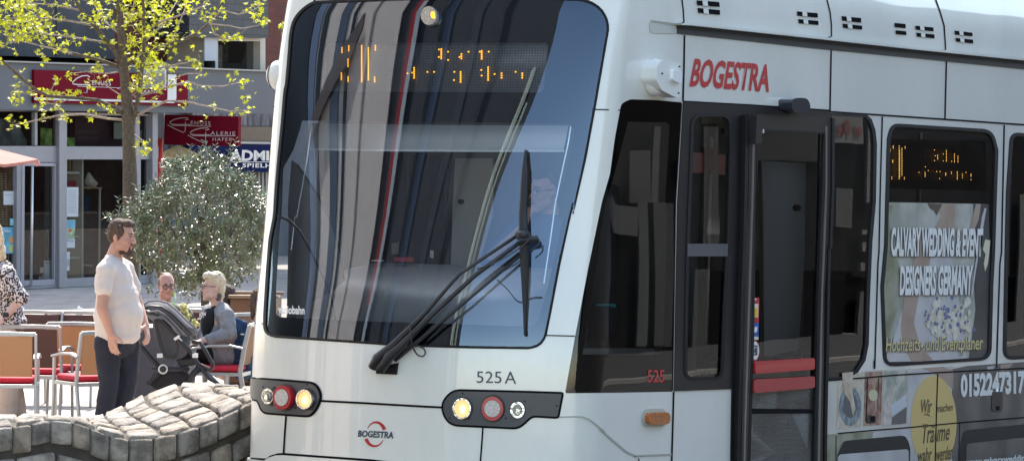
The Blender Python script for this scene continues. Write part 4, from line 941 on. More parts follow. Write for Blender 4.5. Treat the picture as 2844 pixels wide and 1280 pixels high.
poster([(184, 699), (194, 699), (193, 751), (183, 751)], PAP, 'narrow pale strip poster at the lower left of the shop window', [('picture', [(184, 720), (193, 720), (193, 738), (184, 738)], PPR)])
poster([(122, 723), (145, 723), (144, 775), (122, 775)], PAP, 'white notice low on the glass of the right door leaf', [('text_line', [(125, 728), (141, 728), (141, 731), (125, 731)], PPR)])
poster([(111, 742), (121, 742), (121, 758), (111, 758)], PAP, 'small blank card left of the white notice on the door glass')
poster([(108, 767), (114, 767), (114, 777), (108, 777)], PAP, 'tiny white sticker at the bottom of the door glass')
poster([(116, 763), (125, 763), (125, 777), (116, 777)], mat('sticker_pink', (.6, .3, .32), .6), 'tiny pink sticker at the bottom of the door glass')
poster([(10, 531), (39, 531), (39, 569), (10, 569)], PAP, 'white printed sheet at eye height in the leftmost pane', [('text_line', [(14, 540), (34, 540), (34, 542), (14, 542)], PPR)])
poster([(28, 607), (41, 607), (41, 626), (28, 626)], mat('poster_cyan', (.2, .5, .62), .6), 'small light blue sticker above the blue poster', [('symbol', circ(34, 616, 4, 4, 10), PAP)])
poster([(7, 631), (41, 631), (40, 704), (7, 704)], PBL, 'blue poster with an orange flower in the leftmost pane',
       [('orange_flower', circ(32, 666, 8, 10, 12), mat('poster_orange', (.6, .3, .12), .6)), ('heading', [(12, 640), (30, 640), (30, 644), (12, 644)], PAP), ('yellow_patch', [(24, 680), (36, 680), (36, 700), (24, 700)], mat('poster_yellow', (.5, .5, .2), .6))])
part_on(FB, 'hung_panel', [(208, 325), (345, 327), (345, 405), (208, 404)], mat('panel_maroon', (.06, .014, .02), .6), shop, -.4, .03)
text_on(FB, 'mirrored_lettering', 'GALERIE', [(272, 362), (214, 362), (214, 372), (272, 372)], mat('faint_grey', (.12, .1, .1), .6), shop, 0, -.36)
text_on(FB, 'mirrored_lettering', 'HAFER', [(272, 379), (214, 379), (214, 388), (272, 388)], mat('faint_grey'), shop, 0, -.36)
part_on(FB, 'bright_board', [(318, 340), (346, 340), (346, 386), (318, 386)], mat('pale_green', (.38, .42, .36), .7), shop, -.3, .02)
part_on(FB, 'bright_board', [(378, 363), (416, 363), (416, 392), (378, 392)], mat('pale_green'), shop, -.3, .02)
part_on(FB, 'leaf_picture', [(186, 382), (208, 382), (208, 406), (186, 406)], noisy('green_picture', (.1, .2, .03), (.4, .55, .1), 6), shop, -.3, .02)
part_on(FB, 'leaf_picture', [(115, 355), (145, 358), (145, 404), (115, 404)], noisy('green_picture', (.1, .2, .03), (.4, .55, .1), 6), shop, -.3, .02)
part_on(FB, 'back_board', [(0, 330), (40, 330), (75, 390), (75, 404), (0, 404)], noisy('storage', (.1, .1, .1), (.35, .34, .3), 3), shop, -.6, .02)
# upper storeys
CLAD = mat('rough_grey_cladding', (.05, .052, .058), .9, noise=.25, nscale=2, bump=.8, bscale=9)
BRK = brickmat('red_brick', (.13, .036, .027), (.1, .027, .02), (.06, .034, .03), 5.0, .5, .17, .015, .9, (R(90), 0, 0), .5)
SLT = brickmat('dark_slate', (.02, .023, .028), (.03, .033, .04), (.012, .013, .017), 3.2, .9, .42, .03, .55, (R(90), 0, 0), .8)
part_on(FB2, 'grey_upper_wall', [(-320, -420), (318, -420), (318, 165), (-320, 145)], CLAD, shop, 0, .25)
part_on(FB2, 'wall_joint', ribbon_poly([(156, -100), (156, 158)], 2), SEAM, shop, .252, .003)
part_on(FB2, 'shadow_gap', [(-320, 140), (318, 160), (318, 190), (-320, 185)], SEAM, shop, -.1, .1)
part_on(FB2, 'brick_wall', [(318, -420), (900, -420), (900, 215), (318, 190)], BRK, shop, 0, .12)
part_on(FB2, 'upper_window', [(330, -60), (420, -60), (420, 28), (330, 28)], PGL, shop, .13, .02)
part_on(FB2, 'window_sill', [(420, 20), (560, 22), (560, 30), (420, 28)], mat('sill_stone', (.4, .37, .35), .7), shop, .12, .1)
part_on(FB2, 'downpipe_casing', many(cY_, [(505, 290), (607, 290), (607, 735), (505, 735)]), mat('casing_lilac', (.3, .3, .34), .5), shop, .12, .2)
bay = part_on(FB2, 'slate_bay', many(cY_, [(560, -300), (1410, -300), (1410, 412), (640, 400), (560, 395)]), SLT, shop, .1, 1.0)
WFR = mat('window_frame_cream', (.4, .36, .3), .5)
wf_ = part_on(FB2, 'bay_window', many(cY_, [(735, 400), (1380, 412), (1380, 775), (735, 770)]), WFR, shop, .1, .85, holes=[many(cY_, [(872, 442), (1325, 446), (1325, 775), (872, 772)])])
part_on(FB2, 'bay_window_side', many(cY_, [(665, 410), (735, 400), (735, 770), (665, 768)]), WFR, shop, .1, .5, holes=[many(cY_, [(685, 440), (725, 436), (725, 760), (685, 760)])])
part_on(FB2, 'bay_post', many(cY_, [(728, 404), (858, 408), (858, 772), (728, 770)]), mat('post_white', (.38, .4, .44), .5), shop, .95, .03)
part_on(FB2, 'window', many(cY_, [(872, 442), (1325, 446), (1325, 775), (872, 772)]), glass('far_window_glass', (.5, .52, .52), 2.6), shop, .8)
part_on(FB2, 'curtain', many(cY_, [(1180, 470), (1240, 472), (1270, 560), (1275, 650), (1240, 760), (1110, 760), (1150, 620)]), mat('curtain_white', (.6, .58, .55), .8), shop, .6, .03)
part_on(FB2, 'curtain_red', many(cY_, [(1262, 560), (1282, 600), (1275, 680), (1255, 680)]), mat('cloth_red', (.5, .06, .03), .8), shop, .64, .02)
part_on(FB2, 'room_back', many(cY_, [(860, 440), (1330, 440), (1330, 780), (860, 780)]), mat('room_grey', (.12, .13, .13), .8), shop, .15, .02)
part_on(FB2, 'glimpse_green', many(cY_, [(872, 480), (982, 480), (982, 670), (872, 670)]), noisy('garden_glimpse', (.12, .2, .08), (.45, .5, .4), 3), shop, .5, .02)
part_on(FB2, 'lower_pane_film', many(cY_, [(872, 680), (1325, 682), (1325, 775), (872, 772)]), mat('film_pale', (.4, .42, .43), .5, alpha=.6), shop, .78, .005)
mb = MB(); mb.tube([FB2.at(*cY_(782, 735), 1.2), FB2.at(*cY_(782, 655), 1.2)], .1, 10); adopt(mb.build('chimney_cowl', SEAM, shop), shop)
# floodlight on the parapet
fl = empty('floodlight', tuple(FB.at(*cY_(185, 830), .9)), 0, 'grey floodlight bracketed above the shop sign behind the tree', 'lamp')
mb = MB(); c0 = FB.at(*cY_(185, 840), .8); mb.box((-.2, -.12, -.16), (.2, .12, .16), Matrix.Translation(c0) @ Matrix.Rotation(.5, 4, 'X')); adopt(mb.build('lamp_housing', mat('lamp_grey', (.3, .3, .31), .5), fl, bevel=.03), fl)
mb = MB(); mb.tube([c0 + Vector((0, .1, .1)), FB.at(*cY_(270, 720), .3)], .03, 6); mb.ell(FB.at(*cY_(285, 725), .35), (.12, .12, .1)); adopt(mb.build('bracket', mat('lamp_dark', (.1, .1, .1), .5), fl), fl)
# mass of the building, behind its front
mb = MB()
def fblk(mb, a0, a1, d0, d1, z0, z1):
    mb.add([FB.o + FA * a + FN * d + ZU * z for z in (z0, z1) for a, d in ((a0, d0), (a1, d0), (a1, d1), (a0, d1))], [(3, 2, 1, 0), (4, 5, 6, 7), (0, 1, 5, 4), (1, 2, 6, 5), (2, 3, 7, 6), (3, 0, 4, 7)])
aR = FB.inv(432, 700)[0]; aT = FB.inv(800, 300)[0]; aM = FB.inv(318, 100)[0]
fblk(mb, aR - 16, aR, -8, -3.1, 0, 3.4); fblk(mb, aR - 16, aM, -8, -1.2, 3.4, 14.5); fblk(mb, aM, aT + 6, -5, -1.2, 3.4, 13.8)
adopt(mb.build('building_core', BRK, shop), shop)

# signs of the shop
def swash(pl, pts, w, m, parent, off): return part_on(pl, 'swash', ribbon_poly(pts, w), m, parent, off, .004)
sg = empty('shop_sign', tuple(FB.at(300, 290, .36)), 0, 'long dark red fascia sign with white bracket line behind the tree', 'sign')
def lin(c, P): return many(c, P)
part_on(FB, 'sign_board', lin(cV, [(368, 55), (1545, 95)]) + many(cY_, [(548, 805), (548, 1142), (30, 1125)]) + lin(cV, [(1300, 432), (368, 410)]), SIGNR, sg, .36, .05)
WH = mat('sign_white', (.6, .59, .56), .5)
part_on(FB, 'white_line', lin(cV, [(370, 352), (1300, 375)]) + many(cY_, [(30, 1078), (330, 1088), (334, 803), (425, 803), (425, 1060), (400, 1108), (30, 1100)]) + lin(cV, [(1300, 398), (370, 378)]), WH, sg, .412, .006)
text_on(FB, 'lettering', 'ENUSS', lin(cV, [(988, 170), (1190, 178), (1190, 226), (988, 220)]), WH, sg, .0, .415, 0, 1.15)
text_on(FB, 'lettering', 'ALERIE', many(cW, [(700, 445), (835, 450), (835, 474), (700, 470)]), WH, sg, 0, .415, 0, 1.15)
text_on(FB, 'lettering', 'HAFER', many(cW, [(745, 482), (845, 486), (845, 502), (745, 498)]), WH, sg, 0, .415, 0, 1.15)
swash(FB, lin(cV, [(965, 135), (940, 118), (880, 122), (820, 150), (780, 190), (785, 208), (840, 215), (975, 218)]), 2.6, WH, sg, .416)
swash(FB, lin(cV, [(830, 232), (1100, 242), (1320, 252)]), 1.3, WH, sg, .416); swash(FB, lin(cV, [(935, 180), (935, 300), (900, 300)]), 1.3, WH, sg, .416)
swash(FB, lin(cV, [(1400, 200), (1340, 225), (1260, 260), (1300, 270), (1530, 258)]), 1.6, WH, sg, .416)
PS = Plane(at(446, 350, 69.5), Vector((.94, -.34, 0)), ZU)
hs_ = empty('hanging_sign', tuple(PS.at(600, 405)), 0, 'dark red projecting sign with two swash initials right of the tree trunk', 'sign')
part_on(PS, 'sign_board', many(cZ, [(296, 73), (1092, 92), (1086, 412), (290, 394)]), SIGNR, hs_, 0, .12)
CRM = mat('sign_cream', (.62, .5, .47), .5)
text_on(PS, 'lettering', 'ENUSS', many(cZ, [(580, 140), (790, 146), (790, 184), (578, 180)]), CRM, hs_, 0.0, .125, 0, 1.25)
text_on(PS, 'lettering', 'ALERIE', many(cZ, [(792, 252), (1058, 256), (1054, 292), (790, 290)]), CRM, hs_, 0.0, .125, 0, 1.25)
text_on(PS, 'lettering', 'HAFER', many(cZ, [(814, 318), (1024, 322), (1022, 356), (812, 354)]), CRM, hs_, 0.0, .125, 0, 1.25)
for dx, dy in ((0, 0), (218, 110)):
    swash(PS, [cZ(x + dx, y + dy) for x, y in [(520, 130), (556, 120), (540, 106), (470, 108), (400, 125), (355, 150), (360, 172), (420, 180), (575, 180)]], 2.2, CRM, hs_, .125)
    swash(PS, [cZ(x + dx, y + dy) for x, y in [(372, 188), (560, 192), (795, 198) if dx == 0 else (840, 190)]], 1.6, CRM, hs_, .125)
    swash(PS, [cZ(x + dx, y + dy) for x, y in [(330, 180), (360, 200), (430, 235), (500, 264), (518, 250), (522, 152)]], 1.6, CRM, hs_, .125)
rp = empty('red_post', tuple(PS.at(439, 780)), 0, 'red and white banner post at the right end of the shop front', 'post')
mb = MB(); q0 = PS.at(439, 385); mb.tube([Vector((q0.x, q0.y, 0)), q0], .085, 12); adopt(mb.build('post_tube', mat('post_red', (.55, .03, .02), .5), rp, True), rp)
part_on(PS, 'white_cap', many(cZ, [(200, 60), (292, 60), (292, 335), (200, 335)]), WH, rp, -.1, .05)

# ------------------------------------------------ the building beyond the passage
go = ground(640, 716); FD = Plane(go, FA, ZU); 
arc_ = empty('arcade_building', tuple(go), 0, 'beige and grey building beyond the passage behind the blue sign', 'building')
part_on(FD, 'wall', [(300, -200), (1300, -200), (1300, 730), (300, 740)], mat('stone_grey_blue', (.09, .1, .12), .8, noise=.15), arc_, -.2, .2)
part_on(FD, 'stone_band', many(cZ, [(600, 40), (1700, 60), (1700, 200), (600, 190)]), noisy('weathered_stone', (.06, .06, .07), (.2, .19, .2), 2.5, .9, (4, 4, .6)), arc_, .0, .3)
part_on(FD, 'beige_band', many(cZ, [(600, 195), (1700, 205), (1700, 375), (600, 355)]), mat('beige_render', (.15, .115, .08), .8, noise=.1), arc_, .0, .35)
part_on(FD, 'cornice', many(cZ, [(1080, 362), (1700, 372), (1700, 392), (1080, 384)]), mat('cornice_cream', (.5, .46, .42), .6), arc_, .35, .12)
for x in (1305, 1345, 1385): part_on(FD, 'shop_column', many(cZ, [(x, 690), (x + 18, 690), (x + 18, 1120), (x, 1120)]), mat('column_grey', (.3, .29, .27), .6), arc_, .0, .25)
part_on(FD, 'dark_window', many(cZ, [(360, 400), (500, 400), (500, 620), (360, 620)]), noisy('green_dark', (.02, .02, .02), (.12, .18, .06), 2), arc_, .01, .02)
part_on(FD, 'dark_window', many(cZ, [(1290, 690), (1480, 690), (1480, 1130), (1290, 1130)]), mat('window_black', (.02, .02, .025), .3), arc_, .01, .02)
part_on(FD, 'blue_window', many(cZ, [(1050, 750), (1290, 750), (1290, 900), (1050, 900)]), mat('window_blue', (.03, .12, .25), .3), arc_, .01, .02)
as_ = empty('arcade_sign', tuple(FD.at(720, 480, .5)), 0, 'navy blue sign with large pale capitals right of the projecting red sign', 'sign')
part_on(FD, 'sign_board', many(cZ, [(560, 400), (1560, 395), (1560, 690), (1060, 680), (560, 690)]), mat('sign_navy', (.006, .012, .06), .9, spec=.1), as_, .4, .15)
text_on(FD, 'lettering', 'ADMI', many(cZ, [(1000, 446), (1420, 460), (1420, 566), (990, 572)]), WH, as_, .04, .56)
text_on(FD, 'lettering', 'SPIELH', many(cZ, [(1135, 590), (1440, 596), (1440, 642), (1130, 638)]), WH, as_, .03, .56, 0, 1.15)
part_on(FD, 'white_line', many(cZ, [(1030, 575), (1560, 578), (1560, 585), (1030, 582)]), WH, as_, .555, .01)
# small parasol glimpsed in the passage and the red parasol at the left edge
def parasol(name, apex, hub_r, drop, m, label, pole=True, n=8, rz=0.0, group=None):
    base = Vector((apex.x, apex.y, 0)); o = empty(name, tuple(base), 0, label, 'parasol', group)
    mb = MB(); vs = [apex]; fs = []
    for ringi in range(1, 5):
        k = ringi / 4
        for i in range(n * 4):
            a = 2 * math.pi * i / (n * 4) + rz; rib = abs(((i % 4) / 4) - .5) * 2
            r_ = hub_r * k * (1 - .05 * (1 - rib)); vs.append(apex + Vector((r_ * math.cos(a), r_ * math.sin(a), -drop * k ** 1.1 + .06 * k * (rib - 1))))
    N = n * 4
    for i in range(N): fs.append((0, 1 + i, 1 + (i + 1) % N))
    for r_ in range(3):
        for i in range(N): fs.append((1 + r_ * N + i, 1 + (r_ + 1) * N + i, 1 + (r_ + 1) * N + (i + 1) % N, 1 + r_ * N + (i + 1) % N))
    k = len(vs)
    for i in range(N): vs.append(vs[1 + 3 * N + i] + Vector((0, 0, -.035)))
    for i in range(N): fs.append((1 + 3 * N + i, k + i, k + (i + 1) % N, 1 + 3 * N + (i + 1) % N))
    mb.add(vs, fs); adopt(mb.build('canopy', m, o), o)
    for i in range(n):
        a = 2 * math.pi * i / n + rz; mb = MB(); mb.tube([apex + Vector((0, 0, -.08)), apex + Vector((hub_r * math.cos(a), hub_r * math.sin(a), -drop - .04))], .012, 5); adopt(mb.build('rib', mat('rib_wood', (.25, .2, .16), .6), o), o)
    mb = MB(); mb.tube([base, apex], .03, 8); adopt(mb.build('pole', mat('pole_alu', (.5, .5, .5), .4, metal=.6), o, True), o)
pe = at(112, 452, 47.0)
parasol('parasol', pe + Vector((-1.75, .3, .42)), 1.75, .38, mat('canopy_salmon', (.46, .22, .19), .8, trans=.35, noise=.08), 'red parasol whose canopy corner enters at the left edge', rz=R(-10))
pe2 = at(*cZ(205, 560), 74.0)
parasol('parasol', pe2 + Vector((.4, .3, .28)), .4, .17, mat('canopy_cream', (.6, .5, .3), .8, trans=.4), 'small cream parasol seen in the passage beside the red post', rz=.2)

# ------------------------------------------------ buildings beside and behind the viewer, seen mirrored in the glass
tc_ = Vector((-.8, 24.5, 0))
def azp(az, d): return tc_ + Vector((math.sin(R(az)) * d, math.cos(R(az)) * d, 0))
class Mirror(Surf):                    # a facade, addressed by where the tram's glass mirrors it
    def __init__(s, p, q):
        s.p = p; s.a = (q - p).normalized(); s.n = Vector((s.a.y, -s.a.x, 0)); s.L = (q - p).length
        if s.n.dot(tc_ - p) < 0: s.n = -s.n
    def pt(s, a, b, off=0): return s.p + s.a * a + ZU * b + s.n * off
    def nrm(s, a, b): return s.n
    def inv(s, X, Y):
        A = tr.inv(X, Y); P = tr.pt(*A); n = tr.nrm(*A); d = (P - CAM).normalized(); r = d - n * 2 * d.dot(n)
        t = (s.p - P).dot(s.n) / r.dot(s.n); h = P + r * t - s.p; return (h.dot(s.a), h.z)
def block(name, p, q, h, depth, m, label):
    o = empty(name, tuple((p + q) / 2), 0, label, 'building'); pl = Mirror(p, q)
    mb = MB(); mb.add([p + pl.a * x - pl.n * d + ZU * z for z in (0, h) for x, d in ((0, 0), (pl.L, 0), (pl.L, depth), (0, depth))], [(3, 2, 1, 0), (4, 5, 6, 7), (0, 1, 5, 4), (1, 2, 6, 5), (2, 3, 7, 6), (3, 0, 4, 7)])
    adopt(mb.build('wall', m, o), o); return o, pl
def mpart(pl, o, name, P, m, off=0, thick=.1, raw=False): return adopt(pl.patch(name, P, m, o, off, thick, (), raw=raw, smooth=False), o)
WD = mat('window_dark_mirror', (.085, .095, .12), .15, spec=.8); WK2 = mat('window_deep_dark', (.012, .012, .015), .3)
BEI = mat('beige_facade', (.84, .69, .57), .8, noise=.05); BE2 = mat('beige_shade', (.5, .42, .37), .8)
o1, m1 = block('office_building', azp(-58, 26), azp(-104, 12), 18, 6, BEI, 'beige building with tall window strips mirrored in the left of the windscreen')
def vstrip(pl, o, name, top, bot, w, m, off=.0, th=.1):      # tall facade element following two mirrored points
    A, B = pl.inv(*top), pl.inv(*bot); a = (A[0] + B[0]) / 2
    mpart(pl, o, name, [(a - w / 2, .0), (a + w / 2, .0), (a + w / 2, 17.5), (a - w / 2, 17.5)], m, off, th, raw=True)
for X, wd, mm, nm in ((864, .75, mat('pale_blue_bay', (.16, .21, .3), .4), 'bay'), (884, .45, WK2, 'recess'), (936, .8, WD, 'window_strip'), (964, .22, WK2, 'recess'), (1010, .1, BE2, 'pipe')):
    vstrip(m1, o1, nm, (X + 8, 160), (X - 8, 320), wd, mm)
mpart(m1, o1, 'painted_diagonal_shade', many(cA, [(600, 150), (545, 235), (440, 410), (340, 630), (300, 790), (350, 800), (430, 600), (520, 430), (585, 230)]), mat('diagonal_shade_brown', (.14, .11, .095), .8), .1, .1)  # diagonal shade across the mirrored facade, put on as a dark panel
aD = m1.inv(850, 240)[0]; mpart(m1, o1, 'dark_bay', [(0, 0), (aD, 0), (aD, 17.8), (0, 17.8)], WK2, .0, .12, raw=True)
o2, m2 = block('dark_building', azp(-104.5, 12.2), azp(-152, 14.5), 24, 6, mat('charcoal_facade', (.085, .08, .08), .7, noise=.15), 'charcoal building mirrored in the middle of the windscreen')
DP = mat('dark_pilaster', (.02, .02, .023), .6); DP2 = mat('grey_pilaster', (.1, .1, .1), .6)
for X, wd, mm, nm in ((1120, .8, WK2, 'recess'), (1200, .5, WD, 'window_strip'), (1275, .5, DP2, 'pilaster'), (1345, .35, DP, 'pilaster')):
    vstrip(m2, o2, nm, (X, 160), (X - 10, 400), wd, mm)
# banner and mast at the gaps of the street
A = m2.inv(1112, 330); bn = m2.pt(A[0], 0, .9)
o = empty('banner', (bn.x, bn.y, 0), 0, 'tall narrow red and white banner mirrored in the windscreen', 'banner')
Mb = Matrix((m2.a, m2.n, ZU)).transposed().to_4x4(); Mb.translation = Vector((bn.x, bn.y, 0))
mb = MB(); mb.box((-.12, -.1, 0), (.14, .1, 17), Mb); adopt(mb.build('white_mast', WH, o), o)
mb = MB(); mb.box((-.36, -.06, 5.0), (-.12, .08, 12.5), Mb); adopt(mb.build('red_field', mat('banner_red', (.5, .02, .02), .6), o), o)
A = m2.inv(1392, 400); bn = m2.pt(A[0], 0, .9); Mb.translation = Vector((bn.x, bn.y, 0))
o = empty('lamp_column', (bn.x, bn.y, 0), 0, 'pale slender column mirrored at the right of the windscreen', 'column')
mb = MB(); mb.box((-.16, -.1, 0), (.04, .1, 9.5), Mb); adopt(mb.build('front_pole', mat('mast_cream', (.62, .62, .48), .6), o), o)
mb = MB(); mb.box((.2, -.1, 0), (.36, .1, 8.8), Mb); adopt(mb.build('rear_pole', mat('mast_cream'), o), o)
mb = MB(); mb.box((.04, -.08, 0), (.2, .08, 9.5), Mb); adopt(mb.build('dark_panel', SEAM, o), o)
# the house on the right of the street
rb_ = tc_ + TQ * 12.5
o3, m3 = block('side_building', rb_ + A_ * 120, rb_ - A_ * 6, 7.6, 8, mat('brown_facade', (.010, .009, .009), .9, noise=.35, nscale=.7, spec=.05), 'dark building mirrored in the side windows of the tram')
for k in range(26):
    for r_ in range(1):
        if m3.L - 4.6 * (k + 1) < 1: continue
        a = m3.L - 4.6 * (k + 1); z = 3.9 + 3 * r_
        mpart(m3, o3, 'window', [(a, z), (a + 1.5, z), (a + 1.5, z + 1.7), (a, z + 1.7)], mat('window_grey_mirror', (.03, .034, .036), .5, spec=.2), .0, .03, raw=True)
MR = lambda v: mat('mirrored_tone_%d' % int(v * 100), (v, v * .98, v * .95), .7)
for nm, P, v in (('shop_poster', many(cC, [(270, 860), (400, 860), (395, 1159), (250, 1159)]), .05), ('light_column', many(cC, [(430, 720), (470, 720), (440, 1159), (395, 1159)]), .08), ('light_column', many(cE, [(300, 0), (350, 0), (345, 640), (290, 640)]), .08),
                 ('grey_panel', many(cE, [(120, 330), (220, 330), (210, 840), (60, 840)]), .06), ('pale_board', many(cE, [(205, 20), (300, 20), (290, 150), (190, 150)]), .09), ('grey_panel', many(cE, [(380, 0), (470, 0), (460, 640), (380, 640)]), .05),
                 ('grey_panel', many(cE, [(575, 300), (640, 300), (640, 660), (565, 660)]), .07), ('pale_board', many(cE, [(630, 70), (690, 70), (690, 140), (620, 140)]), .2), ('green_pier', many(cP, [(160, 230), (285, 230), (280, 1100), (150, 1100)]), .05),
                 ('light_column', many(cD, [(290, 720), (335, 720), (330, 1159), (285, 1159)]), .16), ('grey_panel', many(cD, [(130, 1080), (215, 1080), (215, 1300), (130, 1300)]), .08), ('steps', many(cF, [(280, 150), (320, 150), (320, 170), (280, 170)]), .2),
                 ('steps', many(cF, [(280, 205), (320, 205), (320, 245), (280, 245)]), .2), ('steps', many(cF, [(275, 295), (318, 295), (318, 330), (275, 330)]), .17), ('pale_door', many(cF, [(218, 600), (265, 600), (265, 750), (215, 750)]), .22),
                 ('light_column', many(cF, [(275, 420), (320, 420), (318, 700), (290, 760), (270, 600)]), .12), ('dark_bay', many(cP, [(560, 250), (1060, 280), (1050, 490), (560, 480)]), .004), ('light_column', many(cF, [(960, 0), (1009, 0), (1009, 600), (960, 600)]), .1)):
    mpart(m3, o3, nm, P, MR(v), .06, .03)  # invented pieces on the unseen facade, toned to vary the side-glass reflections
mb = MB(); mb.bar([o0 - A_ * 60 + B_ * 9.6 + Vector((0, 0, .03)), o0 + A_ * 110 + B_ * 9.6 + Vector((0, 0, .03))], B_ * .05, (0, 0, .025)); tag(mb.build('kerb', mat('kerb_stone', (.32, .3, .27), .8)), kind='structure')
ws_ = mpart(m3, o3, 'white_shop_board', many(cD, [(60, 655), (255, 668), (262, 825), (60, 820)]), mat('board_grey', (.16, .155, .155), .7), .05, .05)
adopt(m3.text('board_lettering', 'er Re', many(cD, [(245, 700), (115, 695), (115, 780), (245, 785)]), mat('board_red', (.2, .02, .02), .6), o3, .02, .12), o3)
mpart(m3, o3, 'red_board', many(cP, [(0, 420), (450, 430), (450, 580), (0, 570)]), mat('board_dull_red', (.08, .012, .015), .7), .05, .03)
# side wall of the shop room, so the window does not look through to the street
mb = MB(); a0 = aR - .2
mb.add([FB.o + FA * (aR - .05) + FN * d + ZU * z for z, d in ((0, -3.1), (0, -.02), (3.3, -.02), (3.3, -3.1))] + [FB.o + FA * (aR + .03) + FN * d + ZU * z for z, d in ((0, -3.1), (0, -.02), (3.3, -.02), (3.3, -3.1))], [(0, 1, 2, 3), (4, 7, 6, 5), (0, 4, 5, 1), (1, 5, 6, 2), (2, 6, 7, 3), (3, 7, 4, 0)])
adopt(mb.build('end_wall', mat('end_wall_brown', (.09, .05, .04), .8, noise=.3), shop), shop)
# ------------------------------------------------ young tree with fresh leaves
BARK = mat('bark', (.11, .085, .06), .9, noise=.35, nscale=30, bump=1, bscale=60)
BARK2 = mat('bark_pale', (.3, .24, .2), .9, noise=.3, nscale=20)
LEAF = mat('young_leaf', (.40, .42, .02), .45, trans=.6, noise=.3, nscale=4)
D1 = 46.0
base = ground(366, 985); tree = empty('tree', (at(366, 985, D1).x, D1, 0), 0, 'slender tree with sparse yellow green leaves before the shop front', 'tree')
tk = [(368, 985, 23), (366, 800, 22), (364, 640, 21), (362, 560, 22), (361, 480, 20), (358, 400, 18), (355, 311, 17), (348, 230, 14), (341, 170, 13), (337, 100, 10), (332, 20, 9), (334, -120, 7), (338, -300, 5)]
mb = MB(); mb.tube([at(x, y, D1) if y < 900 else Vector((at(x, 985, D1).x, D1, 0)) for x, y, r in tk], [r / 239 for x, y, r in tk], 12)
mb.ell(at(352, 500, D1 - .08), (.04, .03, .05)); adopt(mb.build('trunk', BARK, tree, True), tree)
BR = [([(338, 180), (318, 140), (300, 120), (262, 72), (225, 30), (200, -20), (180, -80)], 8, 3, -.3), ([(340, 190), (280, 168), (205, 150), (150, 130), (118, 100), (100, 60)], 6, 2, .4),
      ([(352, 325), (320, 300), (270, 278), (200, 272), (135, 268), (100, 250), (70, 226), (35, 195), (0, 165), (-50, 140)], 5.5, 3, -.6), ([(355, 335), (300, 330), (230, 318), (160, 322), (100, 335), (30, 350)], 4, 1.5, .5),
      ([(345, 185), (394, 158), (440, 135), (518, 108), (549, 93), (585, 62), (611, 20), (630, -20)], 6.5, 3, .3), ([(368, 330), (414, 302), (466, 280), (528, 285), (570, 295), (640, 310), (690, 305)], 4, 1.5, -.5),
      ([(372, 270), (414, 259), (466, 243), (520, 228), (560, 240), (620, 240), (672, 228)], 4, 1.5, .3), ([(366, 350), (378, 300), (388, 250), (395, 180), (402, 100), (398, 20), (392, -60)], 7, 4, -.3),
      ([(366, 370), (392, 388), (402, 420)], 2.5, 1, -.2), ([(585, 62), (613, 28), (662, 41), (703, 31), (727, 12)], 2.5, 1, .3), ([(580, 68), (631, 72), (672, 80), (716, 72), (730, 58)], 2.5, 1, .2),
      ([(584, 65), (595, 96), (626, 106), (657, 101)], 2.5, 1, 0), ([(262, 72), (200, 60), (130, 52), (60, 45), (10, 60)], 3.5, 1.5, -.5), ([(300, 120), (240, 110), (170, 100), (90, 90), (30, 105)], 3, 1.5, -.9),
      ([(200, 150), (120, 130), (60, 115), (-10, 125)], 2.5, 1.2, -.6), ([(225, 30), (150, 15), (80, 10), (10, -10)], 3, 1.2, -.4), ([(337, 100), (290, 60), (260, 10), (240, -30)], 3, 1.5, .8),
      ([(398, 120), (440, 80), (470, 40), (500, -10)], 4, 1.5, .5), ([(400, 90), (450, 60), (510, 40), (560, 20), (590, -15)], 3.5, 1.5, -.4), ([(395, 180), (440, 190), (490, 180), (540, 170)], 3, 1.2, -.4),
      ([(440, 135), (480, 110), (500, 60), (520, 10)], 3, 1.3, .5), ([(336, 80), (365, 40), (380, -20)], 3.5, 2, -.2), ([(466, 243), (490, 215), (520, 205), (560, 205)], 2, 1, .2), ([(340, 200), (300, 205), (240, 200), (190, 205)], 2.5, 1, -.4),
      ([(388, 250), (360, 270), (330, 262), (290, 235), (250, 225)], 2.5, 1, .3), ([(100, 250), (70, 262), (50, 250)], 1.5, .8, 0), ([(200, 272), (160, 290), (110, 285)], 1.5, .8, .3), ([(135, 268), (150, 235), (155, 222)], 1.6, .8, .1)]
tips = []; rb = random.Random(11)
leafs = MB()
def star(c, r, nrm, up):
    nrm = nrm.normalized(); x = up - nrm * up.dot(nrm)
    if x.length < 1e-3: x = nrm.orthogonal()
    x.normalize(); y = nrm.cross(x); vs = [c]; lob = [1, .36, .92, .36, .62, .3, .62, .36, .92, .36]
    for i in range(10):
        a = 2 * math.pi * i / 10; rr_ = r * lob[i]
        vs.append(c + x * (rr_ * math.cos(a)) + y * (rr_ * math.sin(a)) - nrm * (.18 * rr_ * rr_ / r))
    leafs.add(vs, [(0, 1 + i, 1 + (i + 1) % 10) for i in range(10)])
def cluster(p, n=4, s=1.0):
    for _ in range(n):
        o = Vector((rb.gauss(0, .035), rb.gauss(0, .04), rb.gauss(0, .03))) * s
        star(p + o, rb.uniform(.03, .055) * s, Vector((rb.gauss(0, .6), rb.gauss(-.35, .5), rb.gauss(.7, .4))), Vector((rb.gauss(0, 1), rb.gauss(0, .5), rb.gauss(-.2, .7))))
